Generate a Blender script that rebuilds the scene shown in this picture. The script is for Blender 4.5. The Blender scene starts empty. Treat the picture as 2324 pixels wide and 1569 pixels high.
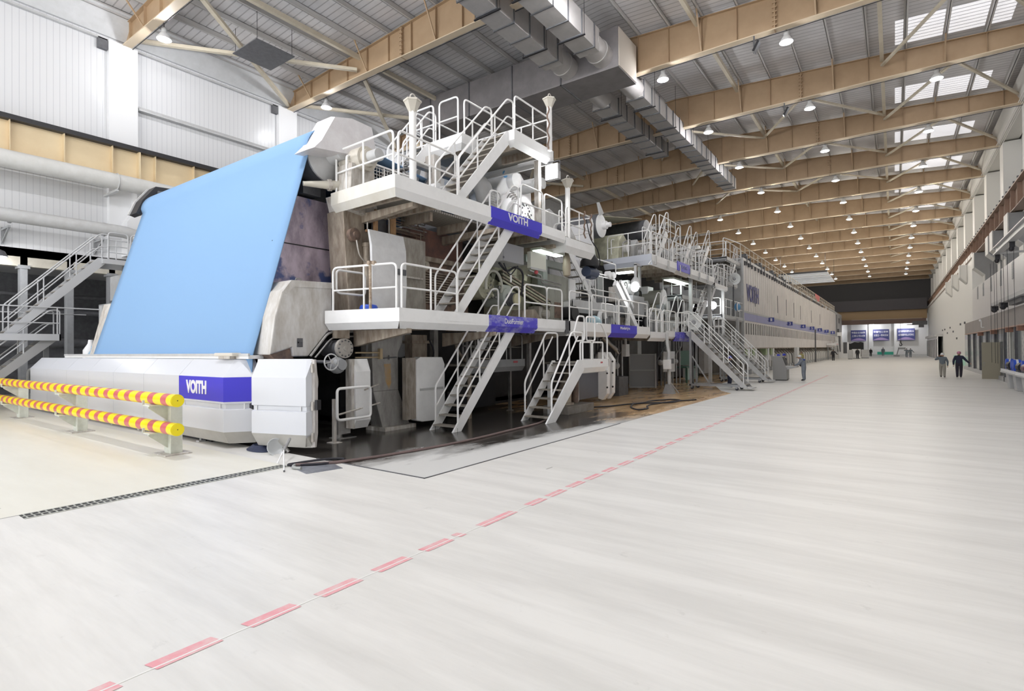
import bpy, bmesh, math, random
from mathutils import Vector, Matrix
random.seed(4)
S = bpy.context.scene
C = S.collection
# ---------------------------------------------------------------- camera, world, exposure
cd = bpy.data.cameras.new('camera'); cam = bpy.data.objects.new('camera', cd); C.objects.link(cam)
cd.sensor_width = 36; cd.lens = 18.8554; cd.clip_end = 600; cd.clip_start = 0.1
R = Matrix(((0.8141528, 0.0107314, 0.5805515), (0.5805988, -0.0016722, -0.8141881), (-0.0077665, 0.9999410, -0.0075921)))
cam.matrix_world = Matrix.Translation((0, 0, 2.1)) @ R.to_4x4()
S.camera = cam
W = bpy.data.worlds.new('world'); S.world = W; W.use_nodes = True
wn = W.node_tree; wb = wn.nodes['Background']                      # light through the added opening behind the camera, brightened below to lift the ceiling
wt = wn.nodes.new('ShaderNodeTexCoord'); wsx = wn.nodes.new('ShaderNodeSeparateXYZ'); wr_ = wn.nodes.new('ShaderNodeValToRGB')
wn.links.new(wt.outputs['Generated'], wsx.inputs[0]); wn.links.new(wsx.outputs['Z'], wr_.inputs[0]); wn.links.new(wr_.outputs[0], wb.inputs[0])
wr_.color_ramp.elements[0].position = 0; wr_.color_ramp.elements[0].color = (1.0, .99, .97, 1); wr_.color_ramp.elements[1].position = .06; wr_.color_ramp.elements[1].color = (.44, .45, .47, 1)
wb.inputs[1].default_value = 4.6
S.view_settings.view_transform = 'Standard'; S.view_settings.look = 'None'
S.view_settings.exposure = 0.25; S.view_settings.gamma = 1.0
try: S.view_settings.use_curve_mapping = False
except Exception: pass
S.cycles.max_bounces = 7; S.cycles.diffuse_bounces = 5; S.cycles.glossy_bounces = 3
S.cycles.sample_clamp_indirect = 6
LAMP_W = 230.0            # power of a high-bay lamp

# ---------------------------------------------------------------- mesh helpers
Z3 = Vector((0, 0, 1))
class MB:
    def __init__(s): s.v = []; s.f = []
    def add(s, vs, fs):
        n = len(s.v); s.v += [tuple(v) for v in vs]; s.f += [tuple(i + n for i in f) for f in fs]; return s
    def box(s, x0, y0, z0, x1, y1, z1):
        return s.add([(x0,y0,z0),(x1,y0,z0),(x1,y1,z0),(x0,y1,z0),(x0,y0,z1),(x1,y0,z1),(x1,y1,z1),(x0,y1,z1)],
                     [(0,3,2,1),(4,5,6,7),(0,1,5,4),(1,2,6,5),(2,3,7,6),(3,0,4,7)])
    def obox(s, c, a, b, d):
        c, a, b, d = map(Vector, (c, a, b, d))
        return s.add([c-a-b-d, c+a-b-d, c+a+b-d, c-a+b-d, c-a-b+d, c+a-b+d, c+a+b+d, c-a+b+d],
                     [(0,3,2,1),(4,5,6,7),(0,1,5,4),(1,2,6,5),(2,3,7,6),(3,0,4,7)])
    def bar(s, p, q, w, h, up=(0, 0, 1)):
        p, q = Vector(p), Vector(q); d = q - p; L = d.length
        if L < 1e-6: return s
        d /= L; u = Vector(up)
        if abs(d.dot(u)) > .99: u = Vector((1, 0, 0))
        a = d.cross(u).normalized(); b = a.cross(d).normalized()
        return s.obox((p + q) / 2, d * L / 2, a * w / 2, b * h / 2)
    def prism(s, poly, ax, a, b):
        def P(t, u, v): return {'x': (t, u, v), 'y': (u, t, v), 'z': (u, v, t)}[ax]
        n = len(poly)
        return s.add([P(a, *p) for p in poly] + [P(b, *p) for p in poly],
                     [tuple(range(n))[::-1], tuple(range(n, 2*n))] + [(i, (i+1) % n, n + (i+1) % n, n + i) for i in range(n)])
    def tube(s, pts, r, n=8, closed=False):
        pts = [Vector(p) for p in pts]; m = len(pts); vs = []; fs = []
        ref = None
        for i, p in enumerate(pts):
            if closed: t = (pts[(i+1) % m] - pts[i-1])
            else: t = (pts[min(i+1, m-1)] - pts[max(i-1, 0)])
            if t.length < 1e-9: t = Vector((0, 0, 1))
            t.normalize()
            if ref is None:
                ref = Vector((0, 0, 1)) if abs(t.z) < .9 else Vector((1, 0, 0))
            a = (ref - t * ref.dot(t))
            if a.length < 1e-4: a = t.orthogonal()
            a.normalize(); b = t.cross(a); ref = a
            rr = r[i] if isinstance(r, (list, tuple)) else r
            for k in range(n):
                an = 2 * math.pi * k / n
                vs.append(p + a * math.cos(an) * rr + b * math.sin(an) * rr)
        mm = m if closed else m - 1
        for i in range(mm):
            j = (i + 1) % m
            for k in range(n):
                l = (k + 1) % n
                fs.append((i*n+k, i*n+l, j*n+l, j*n+k))
        if not closed:
            fs.append(tuple(range(n))[::-1]); fs.append(tuple(range((m-1)*n, m*n)))
        return s.add(vs, fs)
    def cyl(s, p, q, r, r2=None, n=16):
        return s.tube([p, q], [r, r if r2 is None else r2], n)
    def lathe(s, prof, p, ax=(0, 0, 1), n=20):
        p = Vector(p); ax = Vector(ax).normalized()
        return s.tube2([(p + ax * t, r) for r, t in prof], ax, n)
    def tube2(s, pr, ax, n):
        a = ax.orthogonal().normalized(); b = ax.cross(a); vs = []; fs = []
        for p, r in pr:
            for k in range(n):
                an = 2*math.pi*k/n; vs.append(p + (a*math.cos(an) + b*math.sin(an)) * max(r, 1e-4))
        m = len(pr)
        for i in range(m-1):
            for k in range(n):
                l = (k+1) % n; fs.append((i*n+k, i*n+l, (i+1)*n+l, (i+1)*n+k))
        fs.append(tuple(range(n))[::-1]); fs.append(tuple(range((m-1)*n, m*n)))
        return s.add(vs, fs)
    def sph(s, c, r, n=12, m=8):
        r = (r, r, r) if not isinstance(r, (tuple, list)) else r
        c = Vector(c); vs = [c + Vector((0, 0, r[2]))]; fs = []
        for i in range(1, m):
            th = math.pi * i / m
            for k in range(n):
                an = 2*math.pi*k/n
                vs.append(c + Vector((r[0]*math.sin(th)*math.cos(an), r[1]*math.sin(th)*math.sin(an), r[2]*math.cos(th))))
        vs.append(c - Vector((0, 0, r[2]))); e = len(vs) - 1
        for k in range(n):
            l = (k+1) % n; fs.append((0, 1+k, 1+l))
            for i in range(m-2): fs.append((1+i*n+k, 1+(i+1)*n+k, 1+(i+1)*n+l, 1+i*n+l))
            fs.append((e, 1+(m-2)*n+l, 1+(m-2)*n+k))
        return s.add(vs, fs)
def fil(pts, r, n=4):
    """round the inner corners of a polyline"""
    pts = [Vector(p) for p in pts]; out = [pts[0]]
    for i in range(1, len(pts)-1):
        a, b, c = pts[i-1], pts[i], pts[i+1]
        u = a - b; v = c - b; rr = min(r, u.length*.45, v.length*.45)
        if rr < 1e-5: out.append(b); continue
        p = b + u.normalized()*rr; q = b + v.normalized()*rr
        for k in range(n+1):
            t = k/n; out.append(p*(1-t)**2 + b*2*t*(1-t) + q*t*t)
    out.append(pts[-1]); return out
OFF = {}
def link(o): C.objects.link(o); return o
def obj(name, mb, mat, parent=None, smooth=False, bev=0.0):
    me = bpy.data.meshes.new(name)
    off = OFF.get(parent.name, Vector()) if parent else Vector()
    me.from_pydata([(v[0]-off.x, v[1]-off.y, v[2]-off.z) for v in mb.v], [], mb.f)
    bm = bmesh.new(); bm.from_mesh(me); bmesh.ops.recalc_face_normals(bm, faces=bm.faces); bm.to_mesh(me); bm.free()
    o = link(bpy.data.objects.new(name, me))
    for m in (mat if isinstance(mat, (list, tuple)) else [mat]): me.materials.append(m)
    if parent: o.parent = parent; OFF[o.name] = off
    if smooth:
        me.polygons.foreach_set('use_smooth', [True]*len(me.polygons))
        try: me.set_sharp_from_angle(angle=math.radians(40))
        except Exception: pass
    if bev:
        b = o.modifiers.new('bevel', 'BEVEL'); b.width = bev; b.segments = 2; b.limit_method = 'ANGLE'
    return o
def tag(o, label, cat, group=None, kind=None):
    o['label'] = label; o['category'] = cat
    if group: o['group'] = group
    if kind: o['kind'] = kind
    return o
def thing(name, label, cat, loc=(0, 0, 0), group=None, rz=0.0):
    o = link(bpy.data.objects.new(name, None)); o.location = loc; o.rotation_euler = (0, 0, rz)
    o.empty_display_size = .2
    OFF[o.name] = Vector(loc) if rz == 0 else Vector()
    return tag(o, label, cat, group)
def struct(name, mb, mat, parent=None, **k):
    o = obj(name, mb, mat, parent, **k)
    if not parent: o['kind'] = 'structure'
    return o
def copy_tree(o, parent=None):
    c = link(o.copy())
    if parent: c.parent = parent
    for ch in list(o.children):
        if ch.type != 'LIGHT': copy_tree(ch, c)
    return c
def text(txt, name, parent, mat, origin, u, v, w, h, depth=.012, bold=0.0):
    cu = bpy.data.curves.new(name, 'FONT'); cu.body = txt; cu.size = 1; cu.extrude = .02; cu.offset = bold
    t = link(bpy.data.objects.new('t', cu)); bpy.context.view_layer.update()
    me = bpy.data.meshes.new_from_object(t.evaluated_get(bpy.context.evaluated_depsgraph_get()))
    bpy.data.objects.remove(t)
    xs = [q.co.x for q in me.vertices]; ys = [q.co.y for q in me.vertices]
    if not xs: return None
    x0, x1, y0, y1 = min(xs), max(xs), min(ys), max(ys)
    o3 = Vector(origin); u = Vector(u).normalized(); v = Vector(v).normalized(); nn = u.cross(v)
    off = OFF.get(parent.name, Vector()) if parent else Vector()
    for q in me.vertices:
        a = (q.co.x-x0)/(x1-x0)*w; b = (q.co.y-y0)/(y1-y0)*h; c = (q.co.z+.02)/.04*depth
        q.co = o3 + u*a + v*b + nn*c - off
    me.name = name; me.materials.clear(); me.materials.append(mat)
    o = link(bpy.data.objects.new(name, me)); o.parent = parent; OFF[o.name] = off
    return o

# ---------------------------------------------------------------- materials
def M(name, col, rough=.5, metal=0.0, col2=None, scale=3.0, amount=.5, stretch=(1, 1, 1), bump=0.0, detail=4.0, spec=None, coord='Object'):
    m = bpy.data.materials.new(name); m.use_nodes = True; nt = m.node_tree; b = nt.nodes['Principled BSDF']
    b.inputs['Base Color'].default_value = (*col, 1); b.inputs['Roughness'].default_value = rough; b.inputs['Metallic'].default_value = metal
    if spec is not None: b.inputs['Specular IOR Level'].default_value = spec
    if col2 is not None or bump:
        tc = nt.nodes.new('ShaderNodeTexCoord'); mp = nt.nodes.new('ShaderNodeMapping'); mp.inputs['Scale'].default_value = stretch
        nz = nt.nodes.new('ShaderNodeTexNoise'); nz.inputs['Scale'].default_value = scale; nz.inputs['Detail'].default_value = detail; nz.inputs['Roughness'].default_value = .65
        nt.links.new(tc.outputs[coord], mp.inputs[0]); nt.links.new(mp.outputs[0], nz.inputs['Vector'])
        if col2 is not None:
            r = nt.nodes.new('ShaderNodeValToRGB'); r.color_ramp.elements[0].position = max(0, amount-.18); r.color_ramp.elements[1].position = min(1, amount+.18)
            r.color_ramp.elements[0].color = (*col2, 1); r.color_ramp.elements[1].color = (*col, 1)
            nt.links.new(nz.outputs['Fac'], r.inputs[0]); nt.links.new(r.outputs[0], b.inputs['Base Color'])
        if bump:
            bp = nt.nodes.new('ShaderNodeBump'); bp.inputs['Strength'].default_value = bump; bp.inputs['Distance'].default_value = .02
            nt.links.new(nz.outputs['Fac'], bp.inputs['Height']); nt.links.new(bp.outputs[0], b.inputs['Normal'])
    return m
def emit(name, col, st):
    m = bpy.data.materials.new(name); m.use_nodes = True; b = m.node_tree.nodes['Principled BSDF']
    b.inputs['Base Color'].default_value = (*col, 1); b.inputs['Emission Color'].default_value = (*col, 1); b.inputs['Emission Strength'].default_value = st
    return m
def ribbed(name, col, line, axis, period, width=.06, rough=.45, bump=.6, col2=None, metal=0.0):
    """sheet cladding: a joint or rib every PERIOD metres along world AXIS"""
    m = bpy.data.materials.new(name); m.use_nodes = True; nt = m.node_tree; b = nt.nodes['Principled BSDF']; N = nt.nodes.new; L = nt.links.new
    b.inputs['Roughness'].default_value = rough; b.inputs['Metallic'].default_value = metal
    g = N('ShaderNodeNewGeometry'); sp = N('ShaderNodeSeparateXYZ'); L(g.outputs['Position'], sp.inputs[0])
    d = N('ShaderNodeMath'); d.operation = 'DIVIDE'; d.inputs[1].default_value = period; L(sp.outputs['XYZ'.index(axis)], d.inputs[0])
    fr = N('ShaderNodeMath'); fr.operation = 'FRACT'; L(d.outputs[0], fr.inputs[0])
    lt = N('ShaderNodeMath'); lt.operation = 'LESS_THAN'; lt.inputs[1].default_value = width; L(fr.outputs[0], lt.inputs[0])
    mx = N('ShaderNodeMix'); mx.data_type = 'RGBA'; mx.inputs[6].default_value = (*col, 1); mx.inputs[7].default_value = (*line, 1); L(lt.outputs[0], mx.inputs[0])
    if col2 is not None:
        nz = N('ShaderNodeTexNoise'); nz.inputs['Scale'].default_value = .9; nz.inputs['Detail'].default_value = 5; L(g.outputs['Position'], nz.inputs['Vector'])
        r = N('ShaderNodeValToRGB'); r.color_ramp.elements[0].position = .35; r.color_ramp.elements[1].position = .65
        r.color_ramp.elements[0].color = (*col2, 1); r.color_ramp.elements[1].color = (*col, 1); L(nz.outputs['Fac'], r.inputs[0]); L(r.outputs[0], mx.inputs[6])
    L(mx.outputs[2], b.inputs['Base Color'])
    iv = N('ShaderNodeMath'); iv.operation = 'SUBTRACT'; iv.inputs[0].default_value = 1; L(lt.outputs[0], iv.inputs[1])
    bp = N('ShaderNodeBump'); bp.inputs['Strength'].default_value = bump; bp.inputs['Distance'].default_value = .02; L(iv.outputs[0], bp.inputs['Height']); L(bp.outputs[0], b.inputs['Normal'])
    return m
white = M('white_paint', (.88, .885, .895), .35, col2=(.79, .795, .80), scale=2, amount=.36)
white_rail = M('white_rail_paint', (.88, .88, .88), .3)
cover = M('white_cover_panel', (.66, .68, .73), .3)
cover_low = M('cover_slope_shade', (.50, .49, .46), .5, col2=(.43, .42, .39), scale=2)  # grey carries the shade of the cover's inward-sloping foot
dirty = M('dirty_white_paint', (.62, .60, .57), .5, col2=(.33, .28, .23), scale=3, amount=.44, stretch=(3, 3, .8))
steel = M('brushed_steel', (.42, .42, .42), .38, .75, col2=(.30, .29, .28), scale=4)
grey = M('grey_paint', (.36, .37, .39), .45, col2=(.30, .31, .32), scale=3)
lgrey = M('light_grey_paint', (.55, .56, .57), .45, col2=(.48, .48, .48), scale=3)
dgrey = M('dark_grey_paint', (.13, .135, .145), .5, col2=(.09, .09, .10), scale=4)
black = M('black_steel', (.018, .018, .022), .5)
inner_dark = M('dark_machine_interior', (.045, .043, .045), .6, col2=(.022, .021, .024), scale=1.5)  # near-black stand-in for the shaded inside of the machine
rust = M('rusty_steel', (.30, .20, .15), .7, col2=(.11, .085, .075), scale=3.5, bump=.2)
tanst = M('stained_steel', (.46, .40, .33), .55, .2, col2=(.22, .17, .13), scale=2.6, amount=.47, stretch=(2.5, 2.5, .7))
stain = M('stained_grey_housing', (.66, .65, .64), .5, .2, col2=(.46, .43, .39), scale=2.2, amount=.47, stretch=(2.4, 2.4, .8), bump=.08)
greenm = M('yellow_green_machine_paint', (.60, .60, .46), .45, col2=(.34, .33, .25), scale=3, amount=.42)
felt_m = M('blue_felt', (.225, .385, .62), .75, spec=.25, bump=.03, scale=60)
blue = M('sign_blue', (.055, .045, .60), .35)
blue_worn = M('worn_sign_blue', (.08, .065, .58), .4, col2=(.55, .56, .70), scale=2.4, amount=.36, stretch=(1, 1.2, 2))
lilac = M('faded_blue_band', (.36, .37, .60), .5)
letter = M('sign_lettering', (.78, .78, .84), .5)
navy = M('navy_lettering', (.06, .06, .25), .5)
yellow = M('safety_yellow', (.90, .74, .01), .35)
red = M('safety_red', (.55, .10, .12), .4)
postg = M('pale_green_post_paint', (.70, .73, .66), .5, col2=(.58, .60, .53), scale=5)
tan = M('tan_beam_paint', (.45, .32, .20), .55, col2=(.39, .27, .165), scale=.8)
cream = M('cream_crane_girder', (.74, .61, .40), .5, col2=(.68, .54, .34), scale=.6)
galv = M('galvanised_sheet', (.50, .48, .47), .5, .2, col2=(.41, .395, .39), scale=1.2)
purl = M('purlin_grey', (.56, .55, .54), .6)
bracem = M('brace_cream_paint', (.66, .60, .48), .6, col2=(.58, .52, .41), scale=2)
deck_m = ribbed('walkway_grating', (.34, .32, .28), (.10, .09, .08), 'Y', .09, .35, .6, .5)
tread_m = M('tread_grating', (.36, .34, .31), .55, col2=(.25, .22, .18), scale=6)
hood_m = ribbed('dryer_hood_sheet', (.80, .76, .745), (.60, .57, .555), 'Y', 1.0, .05, .5, .4, col2=(.72, .685, .67))
hood_far = ribbed('pope_hood_sheet', (.62, .62, .63), (.52, .52, .53), 'Y', 1.3, .05, .5, .3)
slot_m = M('slot_shadow_box', (.06, .055, .055), .6)
lens_m = emit('lamp_glow', (.95, .97, 1.0), 9)
flood_m = emit('floodlight_glow', (.98, 1.0, 1.0), 22)
tube_m = emit('tube_light_glow', (.9, 1.0, .95), 5)
bell = M('lamp_bell', (.75, .76, .78), .35)
bluep = M('blue_plastic', (.03, .10, .62), .4)
rubber = M('black_rubber', (.02, .02, .028), .6)
glass = M('annex_glass', (.55, .60, .60), .08); glass.node_tree.nodes['Principled BSDF'].inputs['Alpha'].default_value = .35
# ================================================================ SETTING
XL, XR, RIDGE = -30.5, 6.6, -12.0
YB = [10.35 + 8.65 * k for k in range(-2, 17)]          # roof beams
YS, YE = -9.0, 150.0
def ztop(x): return 19.05 - .062 * abs(x - RIDGE)
def floor_mat():
    m = M('pale_concrete_floor', (.78, .775, .75), .42); nt = m.node_tree; b = nt.nodes['Principled BSDF']; N = nt.nodes.new; L = nt.links.new
    g = N('ShaderNodeNewGeometry')
    def nz(sc, st, det=5):
        mp = N('ShaderNodeMapping'); mp.inputs['Scale'].default_value = st; L(g.outputs['Position'], mp.inputs[0])
        n = N('ShaderNodeTexNoise'); n.inputs['Scale'].default_value = sc; n.inputs['Detail'].default_value = det; n.inputs['Roughness'].default_value = .7; L(mp.outputs[0], n.inputs['Vector']); return n
    def ramp(src, p0, p1, c0, c1):
        r = N('ShaderNodeValToRGB'); r.color_ramp.elements[0].position = p0; r.color_ramp.elements[1].position = p1
        r.color_ramp.elements[0].color = (*c0, 1); r.color_ramp.elements[1].color = (*c1, 1); L(src.outputs['Fac'], r.inputs[0]); return r
    r1 = ramp(nz(.8, (.3, 2.4, 1)), .34, .62, (.68, .67, .645), (.80, .79, .765))   # faint trowel streaks across the aisle
    r2 = ramp(nz(3.4, (1, 1, 1), 7), .27, .37, (.66, .66, .64), (1, 1, 1))         # small scuffs
    mx = N('ShaderNodeMix'); mx.data_type = 'RGBA'; mx.blend_type = 'MULTIPLY'; mx.inputs[0].default_value = .45
    L(r1.outputs[0], mx.inputs[6]); L(r2.outputs[0], mx.inputs[7]); L(mx.outputs[2], b.inputs['Base Color'])
    return m
fl = struct('floor', MB().box(-44, YS-6, -.3, 14, YE+1, 0), floor_mat())
def slab_mat():
    m = M('wet_stained_concrete', (.3, .3, .3), .3); nt = m.node_tree; b = nt.nodes['Principled BSDF']; N = nt.nodes.new; L = nt.links.new
    g = N('ShaderNodeNewGeometry'); sp = N('ShaderNodeSeparateXYZ'); L(g.outputs['Position'], sp.inputs[0])
    n = N('ShaderNodeTexNoise'); n.inputs['Scale'].default_value = .8; n.inputs['Detail'].default_value = 6; n.inputs['Roughness'].default_value = .65
    mp = N('ShaderNodeMapping'); mp.inputs['Scale'].default_value = (1.6, .55, 1); L(g.outputs['Position'], mp.inputs[0]); L(mp.outputs[0], n.inputs['Vector'])
    def mr(src, a, bb, o0=0.0, o1=1.0):
        r = N('ShaderNodeMapRange'); r.inputs[1].default_value = a; r.inputs[2].default_value = bb; r.inputs[3].default_value = o0; r.inputs[4].default_value = o1; L(src, r.inputs[0]); return r
    # wet patch spreading from the machine, dry towards the slab's corner
    x2 = N('ShaderNodeMath'); x2.operation = 'MULTIPLY_ADD'; x2.inputs[1].default_value = 3.2; L(n.outputs['Fac'], x2.inputs[0]); L(sp.outputs['X'], x2.inputs[2])
    yk = mr(sp.outputs['Y'], 6, 15, .3, -1.5)
    x3 = N('ShaderNodeMath'); x3.operation = 'ADD'; L(x2.outputs[0], x3.inputs[0]); L(yk.outputs[0], x3.inputs[1])
    wet = mr(x3.outputs[0], -6.6, -5.7, 1, 0)
    dry = N('ShaderNodeMix'); dry.data_type = 'RGBA'; dry.inputs[6].default_value = (.64, .64, .63, 1); dry.inputs[7].default_value = (.055, .050, .045, 1); L(wet.outputs[0], dry.inputs[0])
    # brown stain further along
    y2 = N('ShaderNodeMath'); y2.operation = 'MULTIPLY_ADD'; y2.inputs[1].default_value = 9; L(n.outputs['Fac'], y2.inputs[0]); L(sp.outputs['Y'], y2.inputs[2])
    br = mr(y2.outputs[0], 19.5, 21.5)
    n3 = N('ShaderNodeTexNoise'); n3.inputs['Scale'].default_value = 1.1; n3.inputs['Detail'].default_value = 5; L(mp.outputs[0], n3.inputs['Vector'])
    rr = N('ShaderNodeValToRGB'); rr.color_ramp.elements[0].position = .30; rr.color_ramp.elements[1].position = .66
    rr.color_ramp.elements[0].color = (.36, .215, .11, 1); rr.color_ramp.elements[1].color = (.78, .54, .30, 1); L(n3.outputs['Fac'], rr.inputs[0])
    f = N('ShaderNodeMix'); f.data_type = 'RGBA'; L(br.outputs[0], f.inputs[0]); L(dry.outputs[2], f.inputs[6]); L(rr.outputs[0], f.inputs[7]); L(f.outputs[2], b.inputs['Base Color'])
    ro = N('ShaderNodeMix'); L(wet.outputs[0], ro.inputs[0]); ro.inputs[2].default_value = .55; ro.inputs[3].default_value = .18; L(ro.outputs[0], b.inputs['Roughness'])
    return m
slab = struct('floor_slab', MB().prism([(-26, 6.33), (-6.3, 6.33), (-6.3, 14), (-6.15, 26), (-6.9, 27.2), (-8.2, 31), (-9.2, 44), (-26, 44)], 'z', -.2, .006), slab_mat())
struct('slab_edge', MB().box(-9.2, 6.30, -.1, -6.27, 6.335, .009).box(-6.30, 6.3, -.1, -6.268, 14, .009), dgrey, slab)
seam = M('floor_joint', (.45, .44, .42), .7)
struct('joint', MB().box(-6, 35.6, -.01, 6, 35.66, .0025).box(-5.0, 8, -.01, -4.97, 8.2, .001), seam, fl)
struct('cream_area', MB().box(-32, -3, 0, -9.27, 5.62, .0016), M('cream_concrete', (.80, .785, .71), .45, col2=(.74, .72, .64), scale=.7, stretch=(.4, 2, 1)), fl)
struct('joint', MB().box(-9.28, -3, 0, -9.25, 1.95, .0025).box(-9.9, 1.0, 0, -9.87, 1.9, .0024), seam, fl)
# red dashes along the aisle (worn paint)
redm = M('worn_red_floor_paint', (.80, .36, .40), .55, col2=(.76, .66, .64), scale=7, amount=.40, detail=6)
mk = MB(); rnd = random.Random(2)
dashes = [(.25, .68), (.88, 1.3), (1.5, 1.93), (2.15, 2.56), (2.77, 3.18), (3.39, 3.8), (4.02, 4.43), (4.54, 4.65), (4.97, 5.66), (6.0, 6.38), (6.52, 6.95), (7.13, 7.55), (7.71, 8.17), (8.36, 8.77), (8.99, 9.46), (9.67, 10.11), (10.22, 10.64)]
y = 10.84
while y < 46: dashes.append((y, y+.42)); y += .62
for ya, yb in dashes:
    x0 = -4.11 + rnd.uniform(-.012, .012); mk.add([(x0, ya, .003), (x0+.13, ya+.03, .003), (x0+.13, yb+.03, .003), (x0, yb, .003)], [(0, 1, 2, 3)])
struct('marking', mk, redm, fl)
struct('marking', MB().box(-4.035, -1, 0, -4.02, 46, .0035), M('chalk_line', (.83, .83, .81), .6), fl)

# roof
cm = ribbed('roof_deck_sheet', (.76, .75, .76), (.46, .45, .46), 'Y', .34, .16, .55, .9, col2=(.66, .65, .66))
cb = MB(); ov = .34
for xa, xb in ((XL-1, RIDGE), (RIDGE, XR+1.2)):
    za, zb = ztop(xa)+ov, ztop(xb)+ov
    cb.add([(xa, YS, za), (xb, YS, zb), (xb, YE, zb), (xa, YE, za), (xa, YS, za+.12), (xb, YS, zb+.12), (xb, YE, zb+.12), (xa, YE, za+.12)],
           [(0,1,2,3), (4,5,6,7), (0,1,5,4), (1,2,6,5), (2,3,7,6), (3,0,4,7)])
ceil = struct('ceiling', cb, cm)
xs = [XL+.9 + 1.68*i for i in range(23)]
for x in xs:
    if x > XR-.2: continue
    z = ztop(x); m = MB()
    m.box(x-.012, YS, z+.02, x+.012, YE, z+ov+.02).box(x-.012, YS, z+.02, x+.09, YE, z+.045).box(x-.09, YS, z+ov-.02, x+.012, YE, z+ov+.02)
    struct('purlin', m, purl, ceil)
sky = emit('skylight_sheet', (.97, .97, 1.0), .5)
for k, y in enumerate(YB):
    if y > 120 or y < 20: continue
    m = MB(); yy = y + 5.8
    while yy < y + 8.4:
        xa, xb = .2, 4.9
        m.add([(xa, yy, ztop(xa)+ov-.012), (xb, yy, ztop(xb)+ov-.012), (xb, yy+.26, ztop(xb)+ov-.012), (xa, yy+.26, ztop(xa)+ov-.012)], [(0, 1, 2, 3)]); yy += .34
    struct('skylight', m, sky, ceil)
# roof beams: welded plate girders, flat bottom at 17 m, deeper towards the ridge
flange_m = M('girder_flange', (.64, .53, .39), .55)
for k, y in enumerate(YB):
    m = MB(); n = 40; ts = [XL + (XR-XL)*i/n for i in range(n+1)]
    m.prism([(XL, 17.03)] + [(XR, 17.03)] + [(x, ztop(x)) for x in (XR, RIDGE, XL)], 'y', y-.012, y+.012)
    for xa, xb in ((XL, RIDGE), (RIDGE, XR)): m.bar((xa, y, ztop(xa)-.01), (xb, y, ztop(xb)-.01), .34, .03)
    x = XL + .9; i = 0
    while x < XR:
        if y > -8 and y < 100: m.box(x-.01, y-.14, 17.03, x+.01, y+.14, ztop(x)-.02)
        x += 1.68; i += 1
    for sx in (-20.2, -4.4):                                      # bolted splices
        m.box(sx-.03, y-.17, 16.96, sx+.03, y+.17, ztop(sx)+.02)
        if y < 80:
            z = 17.15
            while z < ztop(sx)-.1:
                m.box(sx-.1, y-.19, z, sx+.1, y-.13, z+.05); z += .21
    for j, x in enumerate(xs):                                     # fly braces from purlin to bottom flange
        if j % 3 == 1 and x < XR-1 and y < 110:
            m.bar((x, y-.95, ztop(x)+.05), (x, y-.13, 17.06), .07, .05)
            m.bar((x, y+.95, ztop(x)+.05), (x, y+.13, 17.06), .07, .05)
    b = struct('roof_beam', m, tan)
    struct('flange', MB().box(XL, y-.19, 16.97, XR, y+.19, 17.02), flange_m, b)
    struct('conduit', MB().box(XL, y+.215, 16.93, XR, y+.24, 16.955), black, b)
# ties along the hall and wind bracing in plan
tb = MB()
for x in (-23.6, -8.0, -.4): tb.box(x-.09, YS, ztop(x)-.35, x+.09, YE, ztop(x)-.12)
struct('tie_beam', tb, bracem)
for k in range(1, 15):
    y0, y1 = YB[k]+.2, YB[k+1]-.2; m = MB()
    if k in (2, 3, 5): m.bar((XL+.4, y0, 17.35), (-23.6, y1, 17.35), .2, .16).bar((-23.6, y0, 17.2), (XL+.4, y1, 17.2), .2, .16)
    if k >= 4: m.bar((-.4, y1, 17.7), (3.0, y0, 17.3), .13, .12).bar((XR-.2, y1, 17.5), (2.6, y0, 17.3), .13, .12)
    if k in (5, 6, 7): m.bar((-8, y1, 18.2), (-4.4, y0, 17.2), .13, .12).bar((-.4, y1, 18.0), (-4.4, y0, 17.2), .13, .12)
    if k in (5, 6, 7): m.bar((-16, y1, 18.2), (-12.4, y0, 17.2), .13, .12).bar((-8, y1, 18.2), (-12.4, y0, 17.2), .13, .12)
    if m.v: struct('brace_beam', m, bracem)

# left wall
wl = ribbed('white_wall_cladding', (.68, .69, .71), (.50, .51, .54), 'Y', .23, .07, .3, .5)
wlm = struct('wall_left', MB().box(XL-.3, YS, 6.6, XL, YE, 18.3), wl)
plain = M('column_casing_white', (.78, .79, .81), .3)
for y in YB:
    if y < 0 or y > 60: continue
    struct('column_casing', MB().box(XL-.02, y-.75, 6.6, XL+.28, y+.45, 17.0), plain, wlm)
struct('bearing', MB().box(XL, YB[2]-1.15, 16.5, XL+.2, YB[2]-.78, 17.0).box(XL, YB[3]-1.1, 16.5, XL+.2, YB[3]-.78, 17.0), dgrey, wlm)
struct('ledge', MB().prism([(XL, 14.35), (XL+.28, 14.12), (XL+.28, 14.06), (XL, 14.06)], 'y', YB[2]+.5, YB[3]-.8), lgrey, wlm)
struct('eaves_strip', MB().prism([(XL, 17.2), (XL+.12, 17.2), (XL+1.0, 18.15), (XL, 18.2)], 'y', YS, YE), M('eaves_insulation', (.66, .67, .69), .45, col2=(.58, .59, .6), scale=2), wlm)
struct('cable_tray', MB().box(XL+.05, YS, 16.95, XL+.2, 60, 17.03), lgrey, wlm)
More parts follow.
